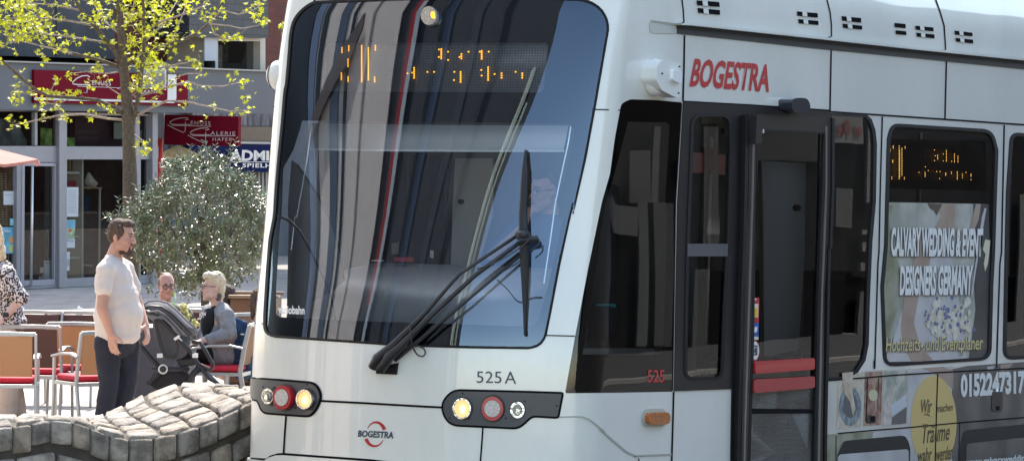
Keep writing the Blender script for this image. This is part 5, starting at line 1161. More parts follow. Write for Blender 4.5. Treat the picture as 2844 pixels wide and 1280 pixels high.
for pts, r0, r1, dz in BR:
    n = len(pts); P = []
    for i, (x, y) in enumerate(pts): P.append(at(x, y, D1 + dz * (i / (n - 1)) * 1.2))
    mb = MB(); mb.tube(P, [(r0 + (r1 - r0) * i / (n - 1)) / 239 for i in range(n)], 7); adopt(mb.build('branch', BARK2 if r0 < 5 else BARK, tree, True), tree)
    L = 0
    for i in range(n - 1):
        seg = (P[i + 1] - P[i]); k = int(seg.length / .085) + 1
        for j in range(k):
            t = (j + rb.random()) / k; q = P[i] + seg * t; frac = (i + t) / (n - 1)
            if frac < .22 and r0 > 3: continue
            X, Y = proj(q); dens = .52
            if X < 140 and Y < 120: dens = .95
            if 380 < X < 470 and Y < 260: dens = .95
            if 300 < X < 470 and Y < 60: dens = .95
            if rb.random() > dens: continue
            d = Vector((rb.gauss(0, 1), rb.gauss(0, 1), rb.gauss(.35, .8))).normalized() * rb.uniform(.05, .2)
            e = q + d; tips.append((q, e)); cluster(e, rb.choice((3, 4, 5)))
    cluster(P[-1], 6)
for _ in range(215):                   # denser heart of the crown
    X = rb.gauss(405, 42); Y = rb.uniform(-60, 250); cluster(at(X, Y, D1 + rb.gauss(0, .5)), 3, .95)
for _ in range(85): cluster(at(rb.uniform(-20, 130), rb.gauss(50, 38), D1 + rb.gauss(-.4, .4)), 4, 1.0)
for _ in range(40): cluster(at(rb.uniform(200, 620), rb.uniform(-40, 60), D1 + rb.gauss(0, .5)), 3)
for x, y in ((78, 232), (150, 226), (25, 330), (60, 345), (125, 170), (182, 120), (700, 40), (722, 30), (728, 62), (690, 275), (680, 228), (640, 215), (786, 72), (788, 88), (110, 140), (400, 420), (405, 415), (385, 400), (250, 330), (305, 310), (180, 320), (40, 285), (52, 275), (40, 270)): cluster(at(x, y, D1 - .2), 5)
lv1 = adopt(leafs.build('leaves', LEAF, tree), tree)
mb = MB()
for a, b in tips: mb.add(*((lambda d: ([a, a + d, b], [(0, 1, 2)]))(Vector((0, 0, .012)))))
merge(lv1, [adopt(mb.build('twigs', BARK2, tree), tree)])
# ------------------------------------------------ olive-like shrub tree
from mathutils import noise as mnoise0
D2 = 45.0; rb = random.Random(5)
bc = at(570, 700, D2); olive = empty('olive_tree', (bc.x, D2, 0), 0, 'round evergreen tree with small glossy leaves behind the seated people', 'tree')
mb = MB(); mb.tube([Vector((bc.x, D2, 0)), at(570, 860, D2), at(568, 780, D2), at(572, 700, D2), at(560, 600, D2)], [.055, .05, .045, .05, .03], 10)
adopt(mb.build('trunk', BARK, olive, True), olive)
OL = mat('olive_leaf', (.15, .18, .065), .36, spec=1, noise=.4, nscale=6, coat=.55); _m['olive_leaf'].node_tree.nodes['Principled BSDF'].inputs['Coat Roughness'].default_value = .3
lv = MB(); tw = MB()
def oleaf(c, d, n, L, W_):
    d = d.normalized(); n = (n - d * n.dot(d)).normalized(); s = d.cross(n)
    lv.add([c, c + d * L * .45 + s * W_ + n * .004, c + d * L, c + d * L * .45 - s * W_ + n * .004, c + d * L * .5], [(0, 1, 4), (1, 2, 4), (2, 3, 4), (3, 0, 4)])
def otwig(p, d, L, n=13, big=1.0):
    d = d.normalized(); tw.tube([p, p + d * L], [.004, .002], 3, cap=False)
    for k in range(n):
        q = p + d * (L * (k + .5) / n); a = k * 2.4; o = d.orthogonal().normalized(); o2 = d.cross(o)
        ld = (o * math.cos(a) + o2 * math.sin(a)) * .9 + d * .5 + Vector((0, 0, .05)); oleaf(q, ld, Vector((rb.gauss(0, .35), rb.gauss(-.22, .35), 1)), rb.uniform(.05, .08) * big, rb.uniform(.009, .014) * big)
C = at(560, 622, D2)
for k in range(2300):
    while True:
        v = Vector((rb.uniform(-1, 1), rb.uniform(-1, 1), rb.uniform(-1, 1)))
        if v.length < 1: break
    rad = v.length ** .45; v = v.normalized() * rad
    sx = .78 * (1 + .10 * math.sin(v.x * 5 + v.z * 4)); sz = .72
    if v.z < -.2: sx *= .95
    if v.z > 0: sx *= 1 - .42 * v.z ** 1.3
    if mnoise0.noise(Vector((v.x * 3.1, v.y * 3.1, v.z * 3.1 + 5))) < -.13: continue
    p = C + Vector((v.x * sx, v.y * .7, v.z * sz + (.05 * math.sin(v.x * 9))))
    if v.z < -.6 and rb.random() < .2: continue
    otwig(p, v * .6 + Vector((rb.gauss(0, .4), rb.gauss(0, .4), rb.gauss(.45, .4))), rb.uniform(.1, .2), 10)
for X, y1 in ((530, 400), (538, 420), (560, 405), (585, 412), (600, 400), (640, 395), (655, 385), (632, 430), (500, 450), (470, 470), (700, 475), (705, 480), (690, 500), (735, 525), (745, 560), (420, 500), (380, 510), (330, 545), (312, 590), (735, 600), (660, 440), (610, 440), (550, 440), (480, 440), (395, 540), (350, 570)):
    a = at(X + rb.uniform(-6, 6), y1 + 75, D2 + rb.uniform(-.2, .2)); b = at(X, y1, D2); otwig(a, b - a, (b - a).length, 16, 1.05)
for X, Y, dx, dy in ((690, 770, 60, 20), (600, 800, 30, 30), (520, 810, 10, 40), (640, 790, 40, 40), (430, 780, -20, 30), (400, 795, 40, 30), (700, 740, 40, 30), (330, 640, -30, 10), (320, 610, -30, -10)):
    a = at(X, Y, D2 - .3); b = at(X + dx, Y + dy, D2 - .3); otwig(a, b - a, (b - a).length, 12, 1.1)
merge(adopt(lv.build('leaves', OL, olive), olive), [adopt(tw.build('twigs', BARK2, olive), olive)])
mb = MB()
for k in range(9):
    a = at(568, 760, D2); e = C + Vector((rb.uniform(-.6, .6), rb.uniform(-.5, .5), rb.uniform(-.2, .45))); mb.tube([a, (a + e) / 2 + Vector((0, 0, -.05)), e], [.02, .014, .006], 5)
adopt(mb.build('limbs', BARK, olive, True), olive)
# ------------------------------------------------ undulating wall of granite setts
near = many(cG, [(-260, 1010), (-120, 1008), (0, 1000), (90, 990), (160, 980), (200, 964), (290, 962), (385, 985), (445, 1012), (500, 1035), (590, 1052), (700, 1048), (790, 1030), (880, 1005), (970, 975), (1060, 935), (1135, 888), (1230, 850), (1330, 830)])
far = many(cG, [(-260, 952), (-120, 948), (0, 945), (90, 948), (160, 952), (220, 955), (290, 957), (385, 965), (440, 955), (490, 936), (570, 898), (640, 863), (720, 822), (800, 803), (900, 798), (1000, 804), (1080, 812), (1180, 822), (1280, 830)])
NN = len(near)
def edge(P, i): 
    k = i / (NN - 1); X, Y = P[i]
    dn = 25.2 + 1.3 * k
    if P is far: dn += .55 + .95 * min(1, max(0, (k - .3) / .3))
    return at(X, Y, dn)
EN = [edge(near, i) for i in range(NN)]; EF = [edge(far, i) for i in range(NN)]
def resamp(P, step):
    out = [P[0]]; acc = 0; cum = [0]
    for i in range(len(P) - 1): cum.append(cum[-1] + (P[i + 1] - P[i]).length)
    return cum
def lerpP(P, cum, s):
    for i in range(len(P) - 1):
        if cum[i + 1] >= s: t = (s - cum[i]) / (cum[i + 1] - cum[i]); return P[i].lerp(P[i + 1], t)
    return P[-1]
cn = resamp(EN, 0); cf = resamp(EF, 0); LN = cn[-1]; rb = random.Random(21)
wall = empty('stone_wall', tuple(Vector((EN[8].x, EN[8].y, 0))), 0, 'undulating low wall of granite setts in the foreground', 'wall')
st = MB(); mo = MB()
from mathutils import noise as mnoise
GK = [0, .025, .09, .3, .5, .7, .91, .975, 1]; HK = [0, .72, 1, 1, 1, 1, 1, .72, 0]
def sett(a, b, c, d, h=.02, n=8, seed=0):       # a pillowed, chipped block face over the quad a b c d
    nr = (b - a).cross(d - a).normalized()
    if nr.dot(CAM - a) < 0: nr = -nr
    ctr = (a + b + c + d) / 4; g = .035; vs = []; fs = []
    tilt = Vector((rb.gauss(0, .05), rb.gauss(0, .05))); lift = rb.uniform(0, .008)
    for j in range(n + 1):
        for i in range(n + 1):
            u, v = GK[i], GK[j]; U, V = g + u * (1 - 2 * g), g + v * (1 - 2 * g)
            # round the corners
            cu, cv = 2 * u - 1, 2 * v - 1; k = 1 - .06 * (cu * cu) * (cv * cv)
            U = .5 + (U - .5) * k; V = .5 + (V - .5) * k
            p = a.lerp(b, U).lerp(d.lerp(c, U), V)
            e = HK[i] * HK[j]
            z = h * e + lift * e + tilt.x * cu * .05 * e + tilt.y * cv * .05 * e + .004 * mnoise.noise(p * 9 + Vector((seed, 0, 0))) * e + .006 * mnoise.noise(p * 34) * e - .024 * (1 - e)
            vs.append(p + nr * z)
    for j in range(n):
        for i in range(n): fs.append((j * (n + 1) + i, j * (n + 1) + i + 1, (j + 1) * (n + 1) + i + 1, (j + 1) * (n + 1) + i))
    st.add(vs, fs)
cols_ = int(LN / .215); ss = [0.0]
for i in range(cols_): ss.append(ss[-1] + LN / cols_ * rb.uniform(.8, 1.2))
ss = [s * LN / ss[-1] for s in ss]
def topP(s, r): return lerpP(EN, cn, s * cn[-1] / LN).lerp(lerpP(EF, cf, s / LN * cf[-1]), r)
for i in range(cols_):
    s0, s1 = ss[i], ss[i + 1]; sm_ = (s0 + s1) / 2; wd = (topP(sm_, 1) - topP(sm_, 0)).length; rows = max(2, round(wd / .235)); jit = [0] + [k / rows + rb.uniform(-.12, .12) / rows for k in range(1, rows)] + [1]
    for r_ in range(rows):
        o0_ = (rb.uniform(-.02, .02) + .5 * (r_ % 2) * .1); r0, r1 = jit[r_], jit[r_ + 1]
        sk = lambda s, r: topP(min(LN, max(0, s + .05 * math.sin(r * 5 + 1))), r)
        sett(sk(s0, r0), sk(s1, r0), sk(s1, r1), sk(s0, r1), .006, 8, i * 7 + r_)
    # front course, then rubble below
dn = Vector((0, 0, -1)); s0 = 0
while s0 < LN - .05:
    s1 = min(LN, s0 + rb.uniform(.12, .18)); A0, A1 = topP(s0, 0), topP(s1, 0); hgt = rb.uniform(.16, .2)
    sett(A0 + dn * hgt, A1 + dn * hgt, A1 + Vector((0, 0, -.002)), A0 + Vector((0, 0, -.002)), .016, 8, int(s0 * 50)); s0 = s1
s = -.1; rows_z = [.2, .36, .5, .66, .8, .95]
for k in range(len(rows_z) - 1):
    s = -rb.uniform(0, .2)
    while s < LN:
        s2 = s + rb.uniform(.16, .34); a, b = topP(max(0, s), 0), topP(min(LN, s2), 0); za, zb = rows_z[k] + rb.uniform(-.02, .02), rows_z[k + 1] + rb.uniform(-.02, .02)
        if a.z - za > .0: sett(a + dn * min(zb, a.z), b + dn * min(zb, a.z), b + dn * za, a + dn * za, .02, 8, k)
        s = s2
SETT = noisy('granite_sett', (.17, .15, .125), (.38, .34, .29), 9, .9)
n_ = SETT.node_tree; bs = n_.nodes['Principled BSDF']; bs.inputs['Coat Weight'].default_value = 0
tcn = n_.nodes.new('ShaderNodeTexCoord'); nn_ = n_.nodes.new('ShaderNodeTexNoise'); nn_.inputs['Scale'].default_value = 45; nn_.inputs['Detail'].default_value = 8
bp = n_.nodes.new('ShaderNodeBump'); bp.inputs['Strength'].default_value = 1; bp.inputs['Distance'].default_value = .014; n_.links.new(tcn.outputs['Object'], nn_.inputs['Vector']); n_.links.new(nn_.outputs[0], bp.inputs['Height']); n_.links.new(bp.outputs[0], bs.inputs['Normal'])
def tone(k):
    M = SETT.copy(); M.name = 'granite_sett_%s' % k[0]; r_ = [q for q in M.node_tree.nodes if q.type == 'VALTORGB'][0]
    for e_ in r_.color_ramp.elements: c_ = e_.color; e_.color = (c_[0] * k[1], c_[1] * k[2], c_[2] * k[3], 1)
    return M
so = adopt(st.build('setts', [SETT, tone(('dark', .72, .72, .74)), tone(('warm', 1.0, .95, .88)), tone(('grey', .9, .9, .9))], wall, True), wall)
for q in so.data.polygons: q.material_index = (q.index // 64 * 7919 + 3) % 11 % 4
vs = []
for i in range(NN): vs += [Vector((EN[i].x, EN[i].y + .02, 0)), EN[i] + Vector((0, .02, -.018)), EF[i] + Vector((0, 0, -.016)), Vector((EF[i].x, EF[i].y, 0))]
fs = []
for i in range(NN - 1):
    for k in range(3): fs.append((i * 4 + k, i * 4 + k + 1, (i + 1) * 4 + k + 1, (i + 1) * 4 + k))
mo.add(vs, fs); adopt(mo.build('mortar', mat('mortar_dark', (.06, .052, .04), .95, noise=.3, nscale=12), wall), wall)
# ------------------------------------------------ fountain jets bubbling out of the paving
FOAM = mat('water_foam', (.8, .82, .82), .2, spec=1, bump=.6, bscale=60)
for x, yb, h, w_, lb in ((222, 884, 34, 14, 'largest white fountain jet, right of the chairs before the shop'), (114, 912, 28, 9, 'small white fountain jet behind the chair backs'), (63, 884, 30, 9, 'fountain jet beside the sleeve of the woman in leopard print'),
                     (112, 1020, 20, 9, 'low fountain bubble seen under the left armrest'), (142, 1019, 18, 8, 'low fountain bubble seen under the chair back'), (171, 1022, 24, 4, 'thin fountain spout seen between the chair legs')):
    g0 = ground(x, yb); sc_ = F_PX / g0.y; o = empty('water_jet', tuple(g0), 0, lb, 'water jet', 'fountain jets in the paving'); mb = MB(); rb = random.Random(x)
    for k in range(46):
        t = rb.random(); r_ = w_ / sc_ * (1 - .55 * t) * .8; mb.ell(g0 + Vector((rb.gauss(0, r_ * .55), rb.gauss(0, r_ * .55), h / sc_ * t * .93)), [rb.uniform(.16, .3) * w_ / sc_] * 3, None, 7, 5)
    adopt(mb.build('foam', FOAM, o, True), o)
# ------------------------------------------------ terrace chairs
ALU = mat('chair_aluminium', (.40, .41, .41), .42, metal=.55, noise=.05)
MESH = mat('sling_brown', (.42, .28, .175), .75, trans=.55, noise=.06, nscale=60)
MESHD = mat('sling_maroon', (.14, .075, .06), .7, trans=.35)
CUSH = mat('cushion_red', (.55, .015, .04), .75, noise=.12, nscale=10)
def make_chair(label, sling=MESH, cushion=True):
    t = empty('terrace_chair', (0, 0, 0), 0, label, 'chair', 'aluminium terrace chairs with red cushions')
    def c(o): o.parent = t; return o
    # local frame: the sitter faces +y
    for s in (-1, 1):
        mb = MB(); x = .265 * s
        mb.bar([(x, -.27, 0), (x, -.23, .22), (x, -.19, .44), (x, -.225, .66), (x, -.275, .87)], (.011, 0, 0), (0, .021, 0)); c(mb.build('rear_leg', ALU, bevel=.005))
        mb = MB(); mb.bar([(x, .27, 0), (x, .245, .3), (x, .235, .66)], (.011, 0, 0), (0, .019, 0)); c(mb.build('front_leg', ALU, bevel=.005))
        mb = MB(); mb.bar([(x, -.225, .655), (x, -.1, .68), (x, .08, .675), (x, .265, .645)], (.025, 0, 0), (0, 0, .010)); c(mb.build('armrest', ALU, bevel=.005))
        mb = MB(); mb.box((x - .01, -.2, .405), (x + .01, .25, .435)); c(mb.build('seat_rail', ALU, bevel=.003))
    mb = MB(); mb.bar([(-.265, -.275, .865), (0, -.285, .87), (.265, -.275, .865)], (0, .012, 0), (0, 0, .018)); c(mb.build('top_rail', ALU, bevel=.005))
    mb = MB(); mb.box((-.265, .225, .4), (.265, .25, .435)); c(mb.build('cross_rail', ALU, bevel=.003))
    mb = MB(); mb.box((-.265, -.21, .4), (.265, -.19, .435)); c(mb.build('cross_rail', ALU, bevel=.003))
    mb = MB(); mb.bar([(0, -.205, .5), (0, -.235, .66), (0, -.268, .845)], (.235, 0, 0), (0, .003, 0)); c(mb.build('back_sling', sling))
    mb = MB(); mb.box((-.25, -.19, .425), (.25, .235, .437)); c(mb.build('seat_sling', sling))
    if cushion:
        mb = MB(); mb.box((-.24, -.17, .438), (.24, .26, .492)); o = c(mb.build('cushion', CUSH, bevel=.022))
        for p in o.data.polygons: p.use_smooth = True
    return t
def dup(root, label, group=None):
    r = root.copy(); col.objects.link(r); r['label'] = label
    for ch in list(root.children):
        k = ch.copy(); col.objects.link(k); k.parent = r
    return r
def put(o, X, d, rz):
    p = at(X, 900, d); o.location = (p.x, p.y, 0); o.rotation_euler = (0, 0, R(rz)); return o
ch0 = put(make_chair('terrace chair at the left edge with a round shadow on its brown back'), 18, 34.0, 4)
put(dup(ch0, 'terrace chair with a pink red cushion right beside the standing man'), 262, 34.4, 33)
ch2 = put(make_chair('terrace chair with dark sling between the leftmost chair and the one beside the man', MESHD), 104, 35.3, -6)
put(dup(ch0, 'terrace chair behind the chair beside the man, its brown back half hidden'), 225, 35.9, -2)
ch4 = put(make_chair('terrace chair with maroon back turned towards the viewer before the fountain', MESHD, True), 190, 37.6, 176)
put(dup(ch4, 'terrace chair with maroon back next to the leopard print sleeve'), 78, 37.6, 172)
put(dup(ch0, 'terrace chair the woman in the grey cardigan sits on'), 628, 36.03, 82)
put(dup(ch4, 'terrace chair under the bald man behind the pushchair'), 475, 38.4, 168)
# denim jacket hung over the back of the woman's chair: built in g.py with the people
# wooden planter behind the jacket
PW = brickmat('plank_brown', (.2, .1, .05), (.15, .07, .035), (.04, .02, .01), 1.0, 3.0, .17, .012, .7, (R(90), 0, 0), .6)
b0 = ground(690, 1105); o = empty('wooden_planter', (b0.x + .1, 38.6, 0), 0, 'brown plank planter box behind the denim jacket', 'planter')
p1, p2 = at(640, 900, 38.4), at(770, 900, 38.6)
mb = MB(); mb.box((p1.x, 38.4, 0), (p2.x, 39.3, 1.0)); adopt(mb.build('box', PW, o, bevel=.01), o)
mb = MB(); mb.box((p1.x - .02, 38.36, 1.0), (p2.x + .02, 38.46, 1.03)); mb.box((p1.x - .02, 39.26, 1.0), (p2.x + .02, 39.36, 1.03)); adopt(mb.build('rim', mat('rim_wood', (.3, .2, .12), .7), o), o)
mb = MB(); mb.box((p1.x + .02, 38.5, .9), (p2.x - .02, 39.2, .96)); adopt(mb.build('soil', mat('soil', (.05, .035, .025), .95), o), o)
# dark pedestal (bin) behind the standing man, left of the pushchair
pb = at(388, 1000, 35.6); o = empty('waste_bin', (pb.x, 35.6, 0), 0, 'dark grey box behind the standing man and the pushchair wheel', 'bin')
mb = MB(); mb.box((pb.x - .30, 35.4, 0), (pb.x + .34, 36.0, .86)); adopt(mb.build('box', mat('box_anthracite', (.07, .072, .085), .5, noise=.1), o, bevel=.02), o)
# ------------------------------------------------ pushchair
DS = 34.0
def S(x, y, dz=0): X, Y = cI(x, y); return at(X, Y, DS + dz)
ps = empty('pushchair', (S(430, 900).x, DS, 0), 0, 'dark grey pushchair with raised hood beside the standing man', 'pushchair')
FAB = mat('pushchair_fabric', (.10, .10, .11), .9, noise=.15, nscale=50, bump=.2, bscale=200)
FABL = mat('pushchair_fabric_light', (.17, .17, .18), .9, noise=.1)
BLK = mat('pushchair_black', (.015, .015, .017), .45)
def slab(name, pts, w, m, parent, dz=0, bevel=.015, surf=None):
    # a padded panel: side outline in the picture, given real width across
    mb = MB(); n = len(pts); vs = [S(x, y, dz - w) for x, y in pts] + [S(x, y, dz + w) for x, y in pts]
    fs = [tuple(range(n)), tuple(range(2 * n - 1, n - 1, -1))] + [(i, (i + 1) % n, n + (i + 1) % n, n + i) for i in range(n)]
    mb.add(vs, fs); o = adopt(mb.build(name, m, parent, bevel=bevel), parent)
    return o
def dome(name, arcs, m, w, parent, dz=0):        # canopy: curved shell between successive outline arcs, narrowing to the rim
    mb = MB(); vs = []; n = len(arcs[0]); K = 9
    for k in range(K + 1):
        t = -1 + 2 * k / K; f = math.sqrt(max(0, 1 - t * t * .96))
        for (x, y), (cx, cy) in zip(*arcs): vs.append(S(cx + (x - cx) * (.35 + .65 * f), cy + (y - cy) * (.35 + .65 * f), dz + t * w))
    fs = [(k * n + i, k * n + i + 1, (k + 1) * n + i + 1, (k + 1) * n + i) for k in range(K) for i in range(n - 1)]
    mb.add(vs, fs); o = adopt(mb.build(name, m, parent, True), parent); s_ = o.modifiers.new('solid', 'SOLIDIFY'); s_.thickness = .012; return o
slab('seat_shell', [(150, 560), (160, 500), (250, 490), (300, 480), (420, 560), (520, 660), (500, 740), (470, 840), (420, 880), (260, 860), (200, 760), (165, 660)], .20, FAB, ps, 0, .03)
dome('hood', ([(45, 380), (60, 345), (110, 320), (180, 315), (260, 322), (320, 345), (380, 400), (440, 460), (500, 520), (560, 575), (580, 600), (560, 650), (530, 665)], [(300, 560)] * 13), FAB, .27, ps)
dome('hood_extension', ([(38, 430), (40, 400), (70, 370), (150, 355), (250, 370), (330, 430), (400, 500), (450, 570), (500, 630), (530, 665)], [(260, 600)] * 10), FABL, .285, ps)
for a in ([(48, 372), (110, 330), (200, 322), (290, 345), (370, 410), (460, 500), (560, 590)], [(60, 398), (130, 374), (230, 380), (320, 436), (420, 530), (520, 640)], [(100, 430), (200, 420), (290, 470), (380, 560), (470, 660)]):
    mb = MB(); mb.tube([S(x, y, -.27) for x, y in a], .009, 6); adopt(mb.build('hood_piping', BLK if a[0][0] == 60 else FABL, ps, True), ps)
slab('frame_side', [(160, 500), (185, 500), (215, 620), (260, 790), (290, 835), (340, 840), (375, 800), (380, 760), (350, 640), (300, 520), (285, 490), (320, 490), (360, 600), (395, 760), (390, 830), (350, 880), (280, 870), (235, 830), (195, 700)], .012, BLK, ps, -.26, .004)
mb = MB(); mb.tube([S(40, 425, -.22), S(110, 432, -.24), (S(180, 450, -.26)), S(250, 520, -.26), S(360, 640, -.26), S(480, 770, -.26), S(590, 940, -.26), S(690, 1060, -.26), S(780, 1115, -.26)], [.016, .018, .016, .014, .014, .018, .02, .018, .014], 8)
mb.tube([S(40, 425, .22), S(110, 432, .24), (S(180, 450, .26)), S(360, 640, .26), S(480, 770, .26), S(590, 940, .26), S(780, 1115, .26)], [.016, .018, .016, .014, .018, .02, .014], 8); mb.tube([S(40, 425, -.22), S(30, 424, 0), S(40, 425, .22)], .018, 8)
adopt(mb.build('push_frame', BLK, ps, True), ps)
mb = MB()
for z in (-.26, .26): mb.tube([S(520, 710, z), S(600, 720, z), S(650, 800, z), S(720, 930, z), S(715, 960, z), S(690, 975, z), S(600, 930, z)], .018, 7)
mb.tube([S(150, 960, -.2), S(260, 968, -.24), S(500, 968, -.24)], .016, 7); mb.tube([S(30, 740, -.2), S(110, 840, -.2), S(190, 925, -.2), S(240, 960, -.2)], .018, 7)
mb.tube([S(590, 960, -.26), S(520, 1040, -.26), S(490, 1110, -.26)], .03, 7); mb.tube([S(250, 970, -.2), S(170, 1050, -.2), S(100, 1110, -.2)], .02, 7)
adopt(mb.build('chassis', BLK, ps, True), ps)
slab('shopping_basket', [(170, 990), (420, 990), (560, 1040), (500, 1200), (200, 1180), (100, 1100)], .18, mat('basket_black', (.022, .022, .024), .9), ps, 0, .02)
slab('seat_bottom', [(370, 880), (560, 870), (560, 930), (420, 950)], .19, BLK, ps, 0, .01)
WC = mat('clip_white', (.7, .7, .68), .4)
for q in ([(345, 680), (395, 645), (412, 655), (405, 672), (434, 700), (425, 706), (395, 680), (362, 702)], [(190, 822), (245, 820), (245, 862), (190, 862)], [(525, 822), (580, 820), (580, 862), (525, 862)]):
    slab('white_clip', q, .012, WC, ps, -.285, .003)
mb = MB(); mb.disc(S(248, 970, -.30), (0, -1, 0), .055, .01, 20); mb2 = MB(); mb2.disc(S(248, 970, -.31), (0, -1, 0), .042, .012, 20); 
h = adopt(mb2.build('hub_ring', WC, ps), ps); mb3 = MB(); mb3.disc(S(248, 970, -.325), (0, -1, 0), .028, .012, 20); adopt(mb3.build('hub_cap', BLK, h), h)
for (x, y, r_) in ((150, 1180, .15), (600, 1200, .10)):
    for z in (-.28, .28):
        mb = MB(); c0 = S(x, y, z); c0.z = r_; mb.tube([c0 + Vector((r_ * .86 * math.cos(a), 0, r_ * .86 * math.sin(a))) for a in [2 * math.pi * k / 24 for k in range(25)]], .02, 8, cap=False); w1 = adopt(mb.build('wheel', BLK, ps, True), ps)
        mb = MB(); mb.disc(c0 - Vector((0, .01, 0)), (0, 1, 0), r_ * .6, .02, 20); adopt(mb.build('rim', mat('rim_grey', (.1, .1, .1), .5), w1), w1)
# sprig of yellow flowers on the hood and a muslin bag on the handle
mb = MB(); rb = random.Random(4)
for (x, y) in ((440, 390), (460, 430), (480, 450), (420, 380), (545, 530), (540, 545), (560, 545), (480, 470)):
    for _ in range(9): c0 = S(x + rb.gauss(0, 14), y + rb.gauss(0, 12), .3 + rb.gauss(0, .03)); mb.ell(c0, (.012, .012, .02), Matrix.Rotation(rb.uniform(0, 3), 3, 'X'), 6, 4)
o = mb.build('flowering_plant', mat('blossom_yellow', (.55, .5, .18), .7), None); tag(o, 'pale yellow blossoms showing behind the hood of the pushchair', 'plant')
# ------------------------------------------------ people
class Fig:
    def __init__(s): s.mb = MB()
    def cap(s, p0, r0, p1, r1, n=12):
        p0, p1 = Vector(p0), Vector(p1); s.mb.tube([p0, p1], [r0, r1], n); s.mb.ell(p0, (r0, r0, r0), None, n, 8); s.mb.ell(p1, (r1, r1, r1), None, n, 8); return s
    def chain(s, pts, rs, n=12):
        for i in range(len(pts) - 1): s.cap(pts[i], rs[i], pts[i + 1], rs[i + 1], n)
        return s
    def ell(s, c, r, M=None): s.mb.ell(c, r, M, 16, 12); return s
    def build(s, name, m, parent, voxel=.009, smooth=3, disp=0):
        me = bpy.data.meshes.new(name); me.from_pydata(s.mb.v, [], s.mb.f); o = bpy.data.objects.new(name, me); col.objects.link(o)
        r_ = o.modifiers.new('r', 'REMESH'); r_.mode = 'VOXEL'; r_.voxel_size = voxel; r_.use_smooth_shade = True
        q = o.modifiers.new('s', 'SMOOTH'); q.iterations = smooth; q.factor = .5
        if disp:
            tx = bpy.data.textures.new('folds', 'CLOUDS'); tx.noise_scale = .022 if 'hair' in name or 'beard' in name else .075; tx.noise_depth = 2; dd = o.modifiers.new('d', 'DISPLACE'); dd.texture = tx; dd.strength = disp; dd.mid_level = .5
        dg = bpy.context.evaluated_depsgraph_get(); me2 = bpy.data.meshes.new_from_object(o.evaluated_get(dg)); bpy.data.objects.remove(o); me2.name = name
        o = link_mesh(name, me2, m, None, True); return adopt(o, parent) if parent else o
def basis(fx, up=Vector((0, 0, 1))):           # local x = facing, y = left, z = up
    x = Vector(fx).normalized(); y = up.cross(x).normalized(); z = x.cross(y); return Matrix((x, y, z)).transposed()
def head_skin(f, c, B, s=1.0, neck=None, beard=False):
    L = lambda x, y, z: c + B @ Vector((x, y, z)) * s
    E = lambda p, r, M=B: f.ell(L(*p), [k * s for k in r], M)
    E((-.012, 0, .035), (.098, .077, .096)); E((.025, 0, -.02), (.07, .068, .10)); E((.045, 0, -.075), (.05, .05, .05)); E((.072, 0, -.108), (.026, .026, .022))
    f.cap(L(.094, 0, .018), .010 * s, L(.118, 0, -.026), .013 * s, 8); E((.104, .012, -.03), (.012, .009, .008)); E((.104, -.012, -.03), (.012, .009, .008))
    E((.082, .03, .030), (.016, .026, .010)); E((.082, -.03, .030), (.016, .026, .010))
    E((.062, .042, -.028), (.03, .024, .026)); E((.062, -.042, -.028), (.03, .024, .026))
    E((.088, 0, -.058), (.014, .024, .008)); E((.086, 0, -.072), (.014, .020, .008)); E((.03, .055, -.07), (.04, .018, .03)); E((.03, -.055, -.07), (.04, .018, .03))
    for sg in (-1, 1): E((-.008, .079 * sg, -.005), (.017, .010, .032)); E((-.002, .078 * sg, -.024), (.012, .009, .012))
    nb = neck if neck is not None else L(-.04, 0, -.2)
    f.cap(L(-.022, 0, -.06), .056 * s, nb, .064 * s)
def face(o, c, B, s, brow, eye=(.03, .02, .015), glasses=None, beard=None, lips=(.38, .13, .11)):
    L = lambda x, y, z: c + B @ Vector((x, y, z)) * s
    for sg in (-1, 1):
        mb = MB(); mb.ell(L(.083, .031 * sg, .007), [.012 * s, .014 * s, .008 * s], B); e = adopt(mb.build('eye', mat('eye_white', (.55, .5, .47), .3), o, True), o)
        mb = MB(); mb.ell(L(.0935, .031 * sg, .007), [.003 * s, .006 * s, .006 * s], B, 8, 6); adopt(mb.build('iris', mat('iris_dark', eye, .2), e, True), e)
        mb = MB(); mb.tube([L(.094, .012 * sg, .031), L(.098, .03 * sg, .037), L(.083, .054 * sg, .030)], [.004 * s, .006 * s, .003 * s], 6); adopt(mb.build('eyebrow', brow, o, True), o)
        mb = MB(); mb.tube([L(.090, .019 * sg, .013), L(.096, .031 * sg, .016), L(.084, .046 * sg, .011)], [.0022 * s, .003 * s, .002 * s], 5); adopt(mb.build('eyelid', mat('lid_shadow', (.2, .09, .07), .6), o, True), o)
    mb = MB(); mb.tube([L(.094, -.022, -.064), L(.1035, 0, -.062), L(.094, .022, -.064)], [.003 * s, .006 * s, .003 * s], 6); adopt(mb.build('lips', mat('lips', lips, .5), o, True), o)
    if glasses:
        mb = MB()
        for sg in (-1, 1):
            P = [L(.112 - abs(a) * 0, (.033 + .026 * math.cos(t)) * sg, .004 + .020 * math.sin(t)) for a, t in [(0, 2 * math.pi * k / 16) for k in range(17)]]; mb.tube(P, .0028 * s, 5, cap=False)
            mb.tube([L(.112, .058 * sg, .010), L(.09, .078 * sg, .012), L(-.01, .086 * sg, .010)], .0028 * s, 5)
        mb.tube([L(.114, -.008, .010), L(.116, 0, .012), L(.114, .008, .010)], .0025 * s, 5); adopt(mb.build('glasses', glasses, o, True), o)
